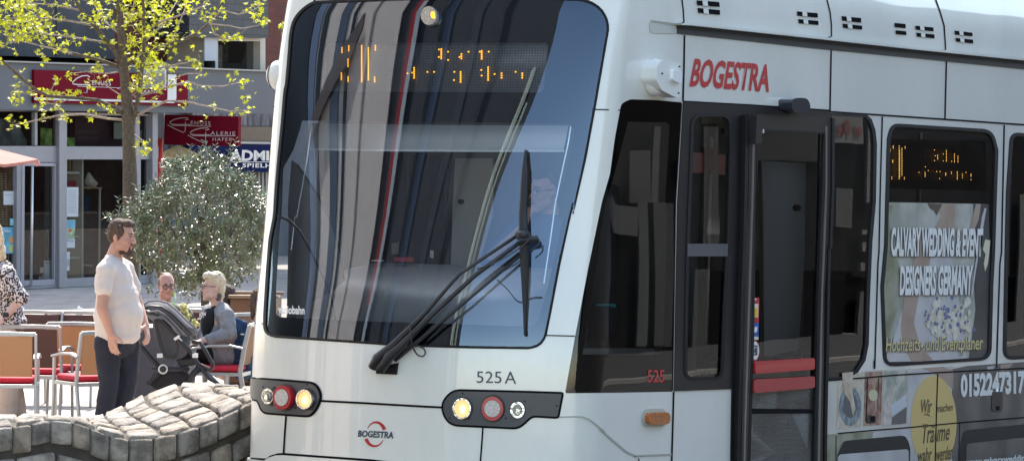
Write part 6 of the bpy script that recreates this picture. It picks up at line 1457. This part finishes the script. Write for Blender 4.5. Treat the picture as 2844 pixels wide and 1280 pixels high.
def hand(f, w_, d, pn, thumb, s=1.0, curl=.5):
    # w_: wrist, d: towards fingertips, pn: palm normal (fingers curl towards it), thumb: side of the thumb
    d = Vector(d).normalized(); pn = (Vector(pn) - d * Vector(pn).dot(d)).normalized(); t = d.cross(pn)
    if t.dot(Vector(thumb)) < 0: t = -t
    for k, o in enumerate((-.03, -.01, .01, .03)): f.cap(w_ + t * o * .6 * s, .016 * s, w_ + d * .085 * s + t * o * s, .0115 * s, 8)
    for o, L_, in ((.031, .072), (.0105, .082), (-.0105, .075), (-.031, .058)):
        p = w_ + d * .088 * s + t * o * s; dd = d.copy(); r_ = .0092 * s
        for j, fr_ in enumerate((.45, .32, .23)):
            a = curl * (.35 + .3 * j); dd2 = (dd * math.cos(a) + pn * math.sin(a)).normalized(); q = p + dd2 * L_ * fr_ * s; f.cap(p, r_, q, r_ * .9, 8); p, dd, r_ = q, dd2, r_ * .9
    p = w_ + d * .02 * s + t * .03 * s; q = p + (d * .6 + t * .65 + pn * .35).normalized() * .045 * s; f.cap(p, .015 * s, q, .0115 * s, 8); f.cap(q, .0115 * s, q + (d * .85 + t * .3 + pn * .35).normalized() * .035 * s, .009 * s, 8)
SK1 = mat('skin_warm', (.50, .27, .195), .55, noise=.08, nscale=9); SK2 = mat('skin_pale', (.58, .38, .31), .55, noise=.06, nscale=9); SK3 = mat('skin_ruddy', (.48, .25, .19), .5, noise=.1, nscale=9)
HBR = mat('hair_brown', (.07, .042, .028), .8, noise=.5, nscale=60, aniso=(1, 1, .3)); HBL = mat('hair_blonde', (.56, .47, .32), .5, noise=.3, nscale=70); HGY = mat('hair_grey_short', (.2, .13, .1), .8, noise=.3, nscale=60)
def J(X, Y, y): return at(X, Y, y)
# --- the standing man
dM = 32.0; B = basis((.90, -.40, -.10)); Bt = basis((.93, -.37, 0))
p = at(330, 1250, dM); man = empty('person', (p.x, dM, 0), 0, 'man in a cream T-shirt and navy trousers walking right past the terrace chairs', 'person')
hc = J(338, 658, dM); nk = J(318, 712, dM + .02)
sR, sL = J(293, 745, dM - .2), J(348, 742, dM + .2); ct = (sR + sL) / 2
el = J(283, 855, dM - .27); wr = J(308, 928, dM - .25); eL = J(384, 850, dM + .24); wL = J(405, 905, dM + .12)
hp = J(326, 945, dM); hR, hL = J(298, 965, dM - .08), J(352, 965, dM + .08); kR, kL = J(303, 1062, dM - .08), J(356, 1060, dM + .06); aR_, aL_ = at(276, 1200, dM - .06), at(312, 1190, dM + .1)
aR_.z = .09; aL_.z = .1
f = Fig(); head_skin(f, hc, B, 1.06, nk)
f.ell(ct + Vector((0, 0, -.14)), (.13, .18, .2), Bt); f.ell(ct + Vector((.01, -.01, -.38)), (.15, .17, .2), Bt); f.ell(hp, (.11, .14, .10), Bt)
f.cap(nk, .062, ct + Vector((0, 0, -.06)), .09)
for s_, e_, w2 in ((sR, el, wr), (sL, eL, wL)): f.chain([ct.lerp(s_, .8), s_ + Vector((0, 0, -.03)), e_, w2], [.055, .055, .046, .03])
f.cap(el, .047, el.lerp(wr, .3), .045)
hand(f, wr, J(316, 975, dM - .26) - wr, (.5, .8, 0), (.9, -.3, 0), 1.08, .55); hand(f, wL, J(412, 945, dM + .05) - wL, (-.8, .3, 0), (.2, -1, 0), 1.08, .8)
for h_, k_, a_ in ((hR, kR, aR_), (hL, kL, aL_)): f.chain([h_, k_, a_], [.085, .055, .038])
mb_ = f.build('body', SK1, man, .0062, 2)
face(man, hc, B, 1.06, HBR)
Lh = lambda x, y, z, c=hc, B=B, s=1.06: c + B @ Vector((x, y, z)) * s
f = Fig()
for p_, r_ in (((-.03, 0, .055), (.088, .084, .086)), ((.035, 0, .105), (.055, .06, .036)), ((-.06, 0, .01), (.055, .075, .075)), ((.0, .068, .045), (.055, .02, .05)), ((.0, -.068, .045), (.055, .02, .05)), ((.062, .03, .1), (.03, .03, .022)), ((.068, -.01, .105), (.028, .03, .02)), ((.018, .076, .005), (.009, .006, .03)), ((.018, -.076, .005), (.009, .006, .03))): f.ell(Lh(*p_), [k * 1.06 for k in r_], B)
f.build('hair', HBR, man, .005, 3, .008)
f = Fig(); BD = mat('beard_brown', (.06, .035, .025), .8, noise=.4, nscale=80)
for p_, r_ in (((.078, 0, -.112), (.027, .03, .024)), ((.088, .019, -.085), (.013, .008, .024)), ((.088, -.019, -.085), (.013, .008, .024)), ((.101, 0, -.047), (.010, .022, .006)), ((.04, .04, -.118), (.03, .018, .014)), ((.04, -.04, -.118), (.03, .018, .014))): f.ell(Lh(*p_), [k * 1.06 for k in r_], B)
f.build('beard', BD, man, .005, 1, .008)
TEE = mat('tee_cream', (.65, .57, .51), .9, noise=.04, nscale=8, bump=.25, bscale=14)
f = Fig(); f.ell(ct + Vector((-.01, 0, -.12)), (.155, .19, .19), Bt); f.ell(ct + Vector((.02, -.01, -.26)), (.175, .195, .2), Bt); f.ell(ct + Vector((.03, -.01, -.38)), (.205, .205, .19), Bt)
for k in range(4): f.ell(ct + Vector((.024, -.01, -.44 - k * .035)), (.188 - k * .002, .2, .10), Bt)
f.cap(nk + Vector((-.01, 0, -.035)), .078, ct + Vector((-.01, 0, -.05)), .12)
for s_ in (sR, sL): f.cap(nk + Vector((-.01, 0, -.05)), .075, s_ + Vector((0, 0, -.02)), .08)
for s_, e_ in ((sR, el), (sL, eL)): f.chain([ct.lerp(s_, .5) + Vector((-.01, 0, -.01)), s_ + Vector((0, 0, -.03)), s_.lerp(e_, .35), s_.lerp(e_, .52)], [.085, .074, .072, .076])
f.build('t_shirt', TEE, man, .010, 6, .016)
NAV = mat('trousers_navy', (.018, .02, .032), .9, noise=.15, nscale=10, bump=.3, bscale=18)
f = Fig(); f.ell(hp + Vector((0, 0, -.01)), (.15, .185, .14), Bt)
for h_, k_, a_ in ((hR, kR, aR_), (hL, kL, aL_)): f.chain([h_ + Vector((0, 0, .03)), h_.lerp(k_, .5), k_, a_ + Vector((0, 0, .02))], [.112, .1, .08, .072])
f.build('trousers', NAV, man, .011, 3, .018)
for a_, sh in ((aR_, (.1, -.06, 0)), (aL_, (.1, -.04, 0))):
    f = Fig(); q = Vector((a_.x, a_.y, .05)); f.cap(q, .05, q + Vector(sh) * 1.2, .045); f.ell(q + Vector((0, 0, .02)), (.06, .05, .05)); f.build('shoe', mat('shoe_brown', (.12, .06, .04), .5), man, .01, 2)
mb = MB(); c0 = wr + (J(316, 975, dM - .26) - wr).normalized() * .11; mb.tube([c0 + Vector((.0, -.012, .0)) + Vector((.011 * math.cos(a), 0, .004 * math.sin(a))) for a in [k * .785 for k in range(9)]], .002, 5, cap=False); adopt(mb.build('ring', mat('gold', (.8, .55, .2), .25, metal=1), man, True), man)
# --- the woman at the left edge
dW = 35.2; Bw = basis((-.96, -.25, -.05)); p = at(15, 1200, dW)
wom = empty('person', (p.x, dW, 0), 0, 'woman in leopard print blouse and beige trousers cut off by the left edge', 'person')
hc = J(-28, 655, dW); nk = J(-8, 715, dW); sh = J(8, 752, dW); sN, sF = J(20, 765, dW - .19), J(-5, 755, dW + .17); hp = J(22, 925, dW)
el = J(55, 832, dW - .24); wr = J(16, 878, dW - .27)
f = Fig(); head_skin(f, hc, Bw, .95, nk); f.ell(J(10, 800, dW), (.11, .16, .2), Bw); f.ell(J(18, 870, dW), (.11, .15, .16), Bw); f.ell(hp, (.13, .17, .14), Bw)
f.chain([sh.lerp(sN, .8), sN, el, wr], [.055, .052, .042, .03]); f.chain([sF, J(10, 830, dW + .2), J(-25, 880, dW + .05)], [.05, .04, .03])
hand(f, wr, J(-8, 900, dW - .26) - wr, (0, 0, -1), (0, -1, .3), .92, .6)
hN, hF = J(20, 945, dW - .09), J(22, 945, dW + .09); f.chain([hN, at(25, 1080, dW - .09), Vector((at(20, 1200, dW).x, dW - .09, .08))], [.08, .055, .04]); f.chain([hF, at(35, 1080, dW + .09), Vector((at(40, 1200, dW).x, dW + .09, .08))], [.08, .055, .04])
f.build('body', SK2, wom, .009, 2); face(wom, hc, Bw, .95, HBL)
f = Fig()
for p_, r_ in (((-.02, 0, .05), (.10, .09, .092)), ((-.07, 0, -.04), (.06, .085, .12)), ((-.08, -.0, -.15), (.06, .09, .09)), ((-.06, .05, -.12), (.05, .05, .11)), ((-.09, .02, -.2), (.05, .07, .06))): f.ell(hc + Bw @ Vector(p_) * .95, [k * .95 for k in r_], Bw)
f.build('hair', mat('hair_light_blonde', (.58, .42, .25), .5, noise=.35, nscale=60, aniso=(1, 1, .2)), wom, .008, 2, .02)
LEO = mat('leopard_print', (.6, .55, .53), .9); n_ = LEO.node_tree; b_ = n_.nodes['Principled BSDF']; tcn = n_.nodes.new('ShaderNodeTexCoord'); vo = n_.nodes.new('ShaderNodeTexNoise'); vo.inputs['Scale'].default_value = 52; vo.inputs['Detail'].default_value = 1.5
rp_ = n_.nodes.new('ShaderNodeValToRGB'); rp_.color_ramp.interpolation = 'CONSTANT'; rp_.color_ramp.elements[0].color = (.62, .57, .55, 1); rp_.color_ramp.elements[1].position = .49; rp_.color_ramp.elements[1].color = (.035, .026, .022, 1)
n_.links.new(tcn.outputs['Object'], vo.inputs['Vector']); n_.links.new(vo.outputs[0], rp_.inputs[0]); n_.links.new(rp_.outputs[0], b_.inputs['Base Color'])
f = Fig(); f.ell(J(8, 798, dW), (.135, .195, .21), Bw); f.ell(J(20, 862, dW), (.14, .185, .15), Bw); f.ell(J(32, 892, dW), (.14, .18, .07), Bw); f.cap(J(4, 742, dW), .07, sh, .1)
f.chain([sh.lerp(sN, .5), sN, sN.lerp(el, .6), el + Vector((.01, .0, .02))], [.08, .085, .078, .075]); f.chain([sF, J(14, 825, dW + .2)], [.08, .075]); f.build('blouse', LEO, wom, .011, 3, .02)
f = Fig(); f.ell(hp + Vector((0, 0, -.02)), (.155, .2, .15), Bw)
for h_, k_, a_ in ((hN, at(24, 1080, dW - .09), Vector((at(20, 1200, dW).x, dW - .09, .07))), (hF, at(34, 1080, dW + .09), Vector((at(40, 1200, dW).x, dW + .09, .07)))): f.chain([h_, k_, a_], [.115, .1, .1])
f.build('trousers', mat('trousers_beige', (.52, .42, .34), .9, noise=.06, bump=.25, bscale=16), wom, .011, 3, .015)
mb = MB(); mb.disc(wr + Vector((.012, -.03, .012)), (0, -1, .2), .022, .012, 16); mb.tube([wr + Vector((.033 * math.cos(a) * .5, .033 * math.cos(a), .033 * math.sin(a))) for a in [k * .5236 for k in range(13)]], .009, 6, cap=False); adopt(mb.build('wristwatch', BLK, wom, True), wom)
# --- seated man with glasses
dS_ = 38.0; Bs = basis((.30, -.95, -.08)); p = at(465, 1100, dS_)
sm1 = empty('person', (p.x, dS_, 0), 0, 'balding man with dark glasses and green lanyard seated behind the pushchair', 'person')
hc = J(462, 794, dS_); nk = J(458, 850, dS_); sA, sB = J(412, 872, dS_), J(515, 876, dS_); hp = J(470, 985, dS_ + .05)
f = Fig(); head_skin(f, hc, Bs, .98, nk); f.ell(J(463, 900, dS_), (.12, .19, .2), Bs); f.ell(hp, (.15, .18, .14), Bs); f.ell(J(465, 945, dS_), (.13, .17, .17), Bs)
kA, kB = hp + Vector((-.08, -.42, .02)), hp + Vector((.14, -.42, .02)); f.chain([hp, kA, Vector((kA.x, kA.y, .06))], [.09, .06, .04]); f.chain([hp, kB, Vector((kB.x, kB.y, .06))], [.09, .06, .04])
f.chain([sA, J(402, 940, dS_ - .05), J(440, 975, dS_ - .28)], [.06, .045, .03]); f.chain([sB, J(525, 940, dS_ - .05), J(490, 975, dS_ - .28)], [.06, .045, .03])
hand(f, J(440, 975, dS_ - .28), (.4, -.8, -.1), (0, 0, -1), (1, 0, 0), 1, .5); hand(f, J(490, 975, dS_ - .28), (-.4, -.8, -.1), (0, 0, -1), (-1, 0, 0), 1, .5)
f.build('body', SK3, sm1, .009, 2); face(sm1, hc, Bs, .98, HGY, glasses=mat('glasses_black', (.01, .01, .012), .3))
f = Fig()
for p_, r_ in (((-.03, .072, .03), (.05, .014, .045)), ((-.03, -.072, .03), (.05, .014, .045)), ((-.09, 0, .0), (.03, .06, .06)), ((-.03, 0, .118), (.05, .05, .012))): f.ell(hc + Bs @ Vector(p_) * .98, r_, Bs)
f.build('hair', HGY, sm1, .006, 1)
CAMO = noisy('camo_jacket', (.02, .022, .014), (.10, .085, .05), 9, .95); 
f = Fig(); f.ell(J(463, 898, dS_), (.15, .225, .21), Bs); f.ell(J(465, 950, dS_), (.16, .21, .2), Bs); f.cap(J(440, 858, dS_), .06, J(480, 858, dS_), .06)
f.chain([J(440, 868, dS_), sA, J(400, 940, dS_ - .05), J(436, 972, dS_ - .26)], [.08, .08, .07, .05]); f.chain([J(480, 868, dS_), sB, J(527, 940, dS_ - .05), J(494, 972, dS_ - .26)], [.08, .08, .07, .05])
f.build('jacket', CAMO, sm1, .012, 2, .015)
f = Fig(); f.chain([hp, kA, Vector((kA.x, kA.y, .1))], [.115, .085, .07]); f.chain([hp, kB, Vector((kB.x, kB.y, .1))], [.115, .085, .07]); f.build('trousers', NAV, sm1, .012, 2)
mb = MB(); mb.tube([J(485, 815, dS_ - .05), J(488, 830, dS_ - .12), J(484, 845, dS_ - .17), J(476, 880, dS_ - .2)], .012, 6, .3); adopt(mb.build('lanyard', mat('lanyard_green', (.25, .7, .05), .6), sm1, True), sm1)
# --- seated woman in the grey cardigan
dC = 36.2; Bc = basis((-.95, -.30, .02)); Bb = basis((-.86, -.5, 0)); p = at(620, 1100, dC)
sw = empty('person', (p.x, dC, 0), 0, 'woman with cropped blonde hair, glasses and grey cardigan seated beside the pushchair', 'person')
hc = J(592, 798, dC); nk = J(604, 850, dC + .02); ct = J(606, 878, dC); sN, sF = J(627, 874, dC - .17), J(580, 868, dC + .17); hp = J(622, 985, dC)
el = J(638, 930, dC - .22); wr = J(566, 944, dC - .28)
f = Fig(); head_skin(f, hc, Bc, .97, nk); f.ell(J(608, 905, dC), (.12, .17, .19), Bb); f.ell(J(612, 950, dC), (.12, .15, .15), Bb); f.ell(hp, (.10, .13, .09), Bb); f.cap(nk, .06, ct, .1)
f.chain([ct.lerp(sN, .7), sN, el, wr], [.065, .06, .045, .03]); f.chain([sF, J(590, 940, dC + .2), J(552, 955, dC - .05)], [.055, .045, .03]); hand(f, wr, (-.9, -.1, -.25), (0, .2, -1), (0, -1, 0), .95, .7)
k1, k2 = hp + Vector((-.42, -.2, .04)), hp + Vector((-.42, .05, .04)); f.chain([hp, k1, Vector((k1.x - .05, k1.y, .06))], [.08, .06, .04]); f.chain([hp, k2, Vector((k2.x - .05, k2.y, .06))], [.09, .06, .04])
f.build('body', SK2, sw, .009, 2); face(sw, hc, Bc, .97, HBL, glasses=mat('glasses_black'))
f = Fig()
for p_, r_ in (((-.02, 0, .062), (.095, .082, .088)), ((.045, 0, .112), (.058, .058, .034)), ((-.065, 0, .0), (.052, .07, .085)), ((-.075, 0, -.07), (.035, .05, .045)), ((.08, .02, .1), (.028, .03, .022))): f.ell(hc + Bc @ Vector(p_) * .97, r_, Bc)
f.build('hair', HBL, sw, .005, 2, .024)
mb = MB(); mb.ell(hc + Bc @ Vector((-.045, .062, -.075)), (.022, .008, .026), Bc); mb.ell(hc + Bc @ Vector((-.035, .066, -.105)), (.026, .008, .013), Bc); adopt(mb.build('neck_tattoo', mat('tattoo_ink', (.1, .07, .07), .6), sw, True), sw)
f = Fig(); f.ell(J(580, 900, dC - .07), (.075, .085, .15), Bb); f.cap(J(603, 864, dC), .07, J(590, 885, dC), .09); f.build('black_top', mat('top_black', (.01, .01, .012), .9), sw, .011, 2)
CAR = mat('cardigan_grey', (.26, .265, .28), .95, noise=.15, nscale=14, bump=.6, bscale=70)
f = Fig(); f.ell(J(612, 902, dC + .02), (.135, .20, .2), Bb); f.ell(J(608, 945, dC), (.165, .20, .2), Bb); f.cap(J(612, 925, dC), .16, J(616, 985, dC), .175); f.cap(J(600, 960, dC + .05), .15, J(606, 990, dC + .02), .15)
f.chain([J(617, 862, dC), sN + Vector((0, 0, -.01)), el + Vector((0, .01, .01)), wr.lerp(el, .22)], [.075, .082, .07, .052]); f.chain([J(594, 864, dC + .12), sF, J(588, 938, dC + .2), J(562, 955, dC - .03)], [.07, .078, .07, .055]); f.cap(J(574, 868, dC + .12), .04, J(562, 935, dC + .08), .06)
f.build('cardigan', CAR, sw, .011, 8, .03)
tp_ = Plane(J(574, 905, dC - .155), Bb @ Vector((0, 1, 0)), Vector((-.12, -.07, 1)))
adopt(tp_.text('shirt_print', 'ION', many(cI, [(594, 436), (655, 425), (650, 466), (590, 478)]), LETW, sw, .03, .0), sw); adopt(tp_.patch('shirt_print_bars', many(cI, [(572, 490), (636, 474), (628, 488), (572, 506)]), LETW, sw, 0, .001, smooth=False), sw)
f = Fig(); f.chain([hp, k1, Vector((k1.x - .05, k1.y, .1))], [.12, .085, .07]); f.chain([hp, k2, Vector((k2.x - .05, k2.y, .1))], [.12, .085, .07]); f.build('trousers', mat('trousers_black', (.012, .012, .015), .9), sw, .012, 2)
# --- two people mostly hidden
for nm, X, Y, d, fd, m_h, lb in (('p', 632, 828, 39.2, (.6, .75, 0), HBR, 'person with brown hair sitting hidden behind the woman in the cardigan'), ('q', 728, 838, 37.6, (.8, -.4, 0), HBR, 'person whose brown hair just shows at the left edge of the tram')):
    Bq = basis(fd); hc = J(X, Y, d); o = empty('person', (hc.x, d, 0), 0, lb, 'person'); f = Fig(); head_skin(f, hc, Bq, .93); s0 = hc + Vector((0, .02, -.36)); f.ell(s0, (.11, .17, .2), Bq); f.ell(s0 + Vector((0, 0, -.3)), (.14, .17, .16), Bq)
    k = s0 + Vector((0, 0, -.3)) + Bq @ Vector((.42, 0, 0)); yl = Bq @ Vector((0, .09, 0))
    for s_ in (-1, 1): f.chain([s0 + Vector((0, 0, -.33)) + yl * s_, k + yl * s_, Vector((k.x, k.y, .07)) + yl * s_], [.09, .06, .045]); f.chain([s0 + Vector((0, 0, .1)) + yl * 1.9 * s_, s0 + Vector((0, 0, -.15)) + yl * 2.4 * s_, s0 + Bq @ Vector((.25, 0, -.22)) + yl * s_], [.055, .045, .03])
    f.build('body', SK2, o, .011, 2); face(o, hc, Bq, .93, HBR); f = Fig()
    for p_, r_ in (((-.02, 0, .05), (.1, .088, .092)), ((-.07, 0, -.03), (.055, .08, .11)), ((-.075, 0, -.12), (.045, .07, .08))): f.ell(hc + Bq @ Vector(p_) * .93, r_, Bq)
    f.build('hair', m_h, o, .009, 2, .02)
    f = Fig(); f.ell(s0, (.135, .2, .21), Bq); f.ell(s0 + Vector((0, 0, -.28)), (.15, .19, .17), Bq)
    for s_ in (-1, 1): f.chain([s0 + Vector((0, 0, .1)) + yl * 1.7 * s_, s0 + Vector((0, 0, -.15)) + yl * 2.4 * s_, s0 + Bq @ Vector((.2, 0, -.2)) + yl * s_], [.075, .065, .05])
    f.build('pullover', mat('pullover_dark', (.03, .025, .03), .9), o, .012, 2)
    f = Fig()
    for s_ in (-1, 1): f.chain([s0 + Vector((0, 0, -.33)) + yl * s_, k + yl * s_, Vector((k.x, k.y, .1)) + yl * s_], [.11, .08, .07])
    f.build('trousers', NAV, o, .012, 2)
put(dup(ch0, 'terrace chair with its sitter hidden behind the woman in the cardigan'), 632, 39.3, -39); put(dup(ch0, 'terrace chair with its sitter hidden behind the tram corner'), 728, 37.6, -117)
# denim jacket hanging over the chair back
dj = at(*cI(980, 700), 36.5); o = empty('denim_jacket', (dj.x, dj.y, 0), 0, 'blue denim jacket hung over the back of the cardigan woman\'s chair', 'jacket')
f = Fig(); Q = lambda x, y, dz=0: at(*cI(x, y), 36.15 + dz)
f.cap(Q(950, 520), .035, Q(1000, 560), .05); f.cap(Q(960, 560), .06, Q(1010, 760), .09); f.cap(Q(1000, 600), .05, Q(1050, 860), .07); f.cap(Q(980, 760), .09, Q(1000, 1000), .07); f.cap(Q(1040, 860), .07, Q(1050, 1010), .05); f.cap(Q(900, 920, .15), .07, Q(1000, 1000), .06); f.cap(Q(780, 930, .2), .05, Q(920, 960, .15), .07); f.cap(Q(930, 640), .05, Q(920, 900), .06)
f.cap(Q(1000, 620, .25), .06, Q(1020, 940, .25), .08); f.cap(Q(960, 560, .05), .05, Q(980, 600, .28), .05)
adopt(f.build('denim', mat('denim_blue', (.02, .05, .11), .9, noise=.35, nscale=7, bump=.5, bscale=40), None, .012, 5, .05), o)
mb = MB(); mb.ell(Q(925, 665, -.09), (.008, .006, .008)); mb.ell(Q(1000, 640, -.1), (.02, .004, .008)); adopt(mb.build('button', WC, o), o)
# --- the driver, dim behind the windscreen
up_ = wallpx(1.35); hc = up_.at(1512, 530); Bd = basis(Vector((-.72, -.66, -.12))); s_ = 1.0
dv = empty('person', tuple(tr.T(1.5, .5, .45)), 0, 'driver with glasses in a blue shirt, hand at the mouth, seen through the windscreen', 'person')
f = Fig(); head_skin(f, hc, Bd, 1.05); sh = hc + Vector((.02, .05, -.34)); q1 = TQ * .19
f.ell(sh, (.12, .19, .2), Bd); f.ell(sh + Vector((0, 0, -.3)), (.14, .17, .18), Bd); m_ = hc + Bd @ Vector((.13, -.02, -.1)); e1 = sh - q1 * 1.6 + Bd @ Vector((.22, 0, -.12)); w1 = m_ + Bd @ Vector((.03, 0, -.12)) - TQ * .03
f.chain([sh - q1 + Vector((0, 0, .1)), e1, w1], [.06, .045, .03]); hand(f, w1, m_ - w1, Bd @ Vector((-1, 0, 0)), -TQ, 1, 1.0)
e2 = sh + q1 * 1.2 + Bd @ Vector((.1, 0, -.25)); w2 = e2 - TS * .25 + Vector((0, 0, .02)); f.chain([sh + q1 + Vector((0, 0, .1)), e2, w2], [.06, .045, .03]); hand(f, w2, -TS, (0, 0, -1), -TQ, 1, .6)
for s_ in (-1, 1): kk = sh + Vector((0, 0, -.4)) + q1 * .5 * s_ - TS * .42; f.chain([sh + Vector((0, 0, -.38)) + q1 * .5 * s_, kk, kk + Vector((0, 0, -.42))], [.09, .065, .045])
f.build('body', mat('skin_driver', (.5, .3, .25), .55), dv, .01, 2); face(dv, hc, Bd, 1.05, HBR, glasses=mat('glasses_black'))
f = Fig()
for p_, r_ in (((-.03, 0, .055), (.092, .086, .088)), ((-.06, 0, .0), (.055, .075, .08)), ((.03, 0, .1), (.06, .065, .034))): f.ell(hc + Bd @ Vector(p_) * 1.05, r_, Bd)
f.build('hair', HBR, dv, .009, 2)
f = Fig(); f.ell(sh, (.14, .21, .21), Bd); f.ell(sh + Vector((0, 0, -.3)), (.16, .19, .2), Bd); f.chain([sh - q1 + Vector((0, 0, .09)), e1.lerp(sh, .1)], [.08, .07]); f.chain([sh + q1 + Vector((0, 0, .09)), e2], [.08, .07]); f.build('shirt', mat('shirt_blue', (.06, .11, .22), .9), dv, .012, 2)
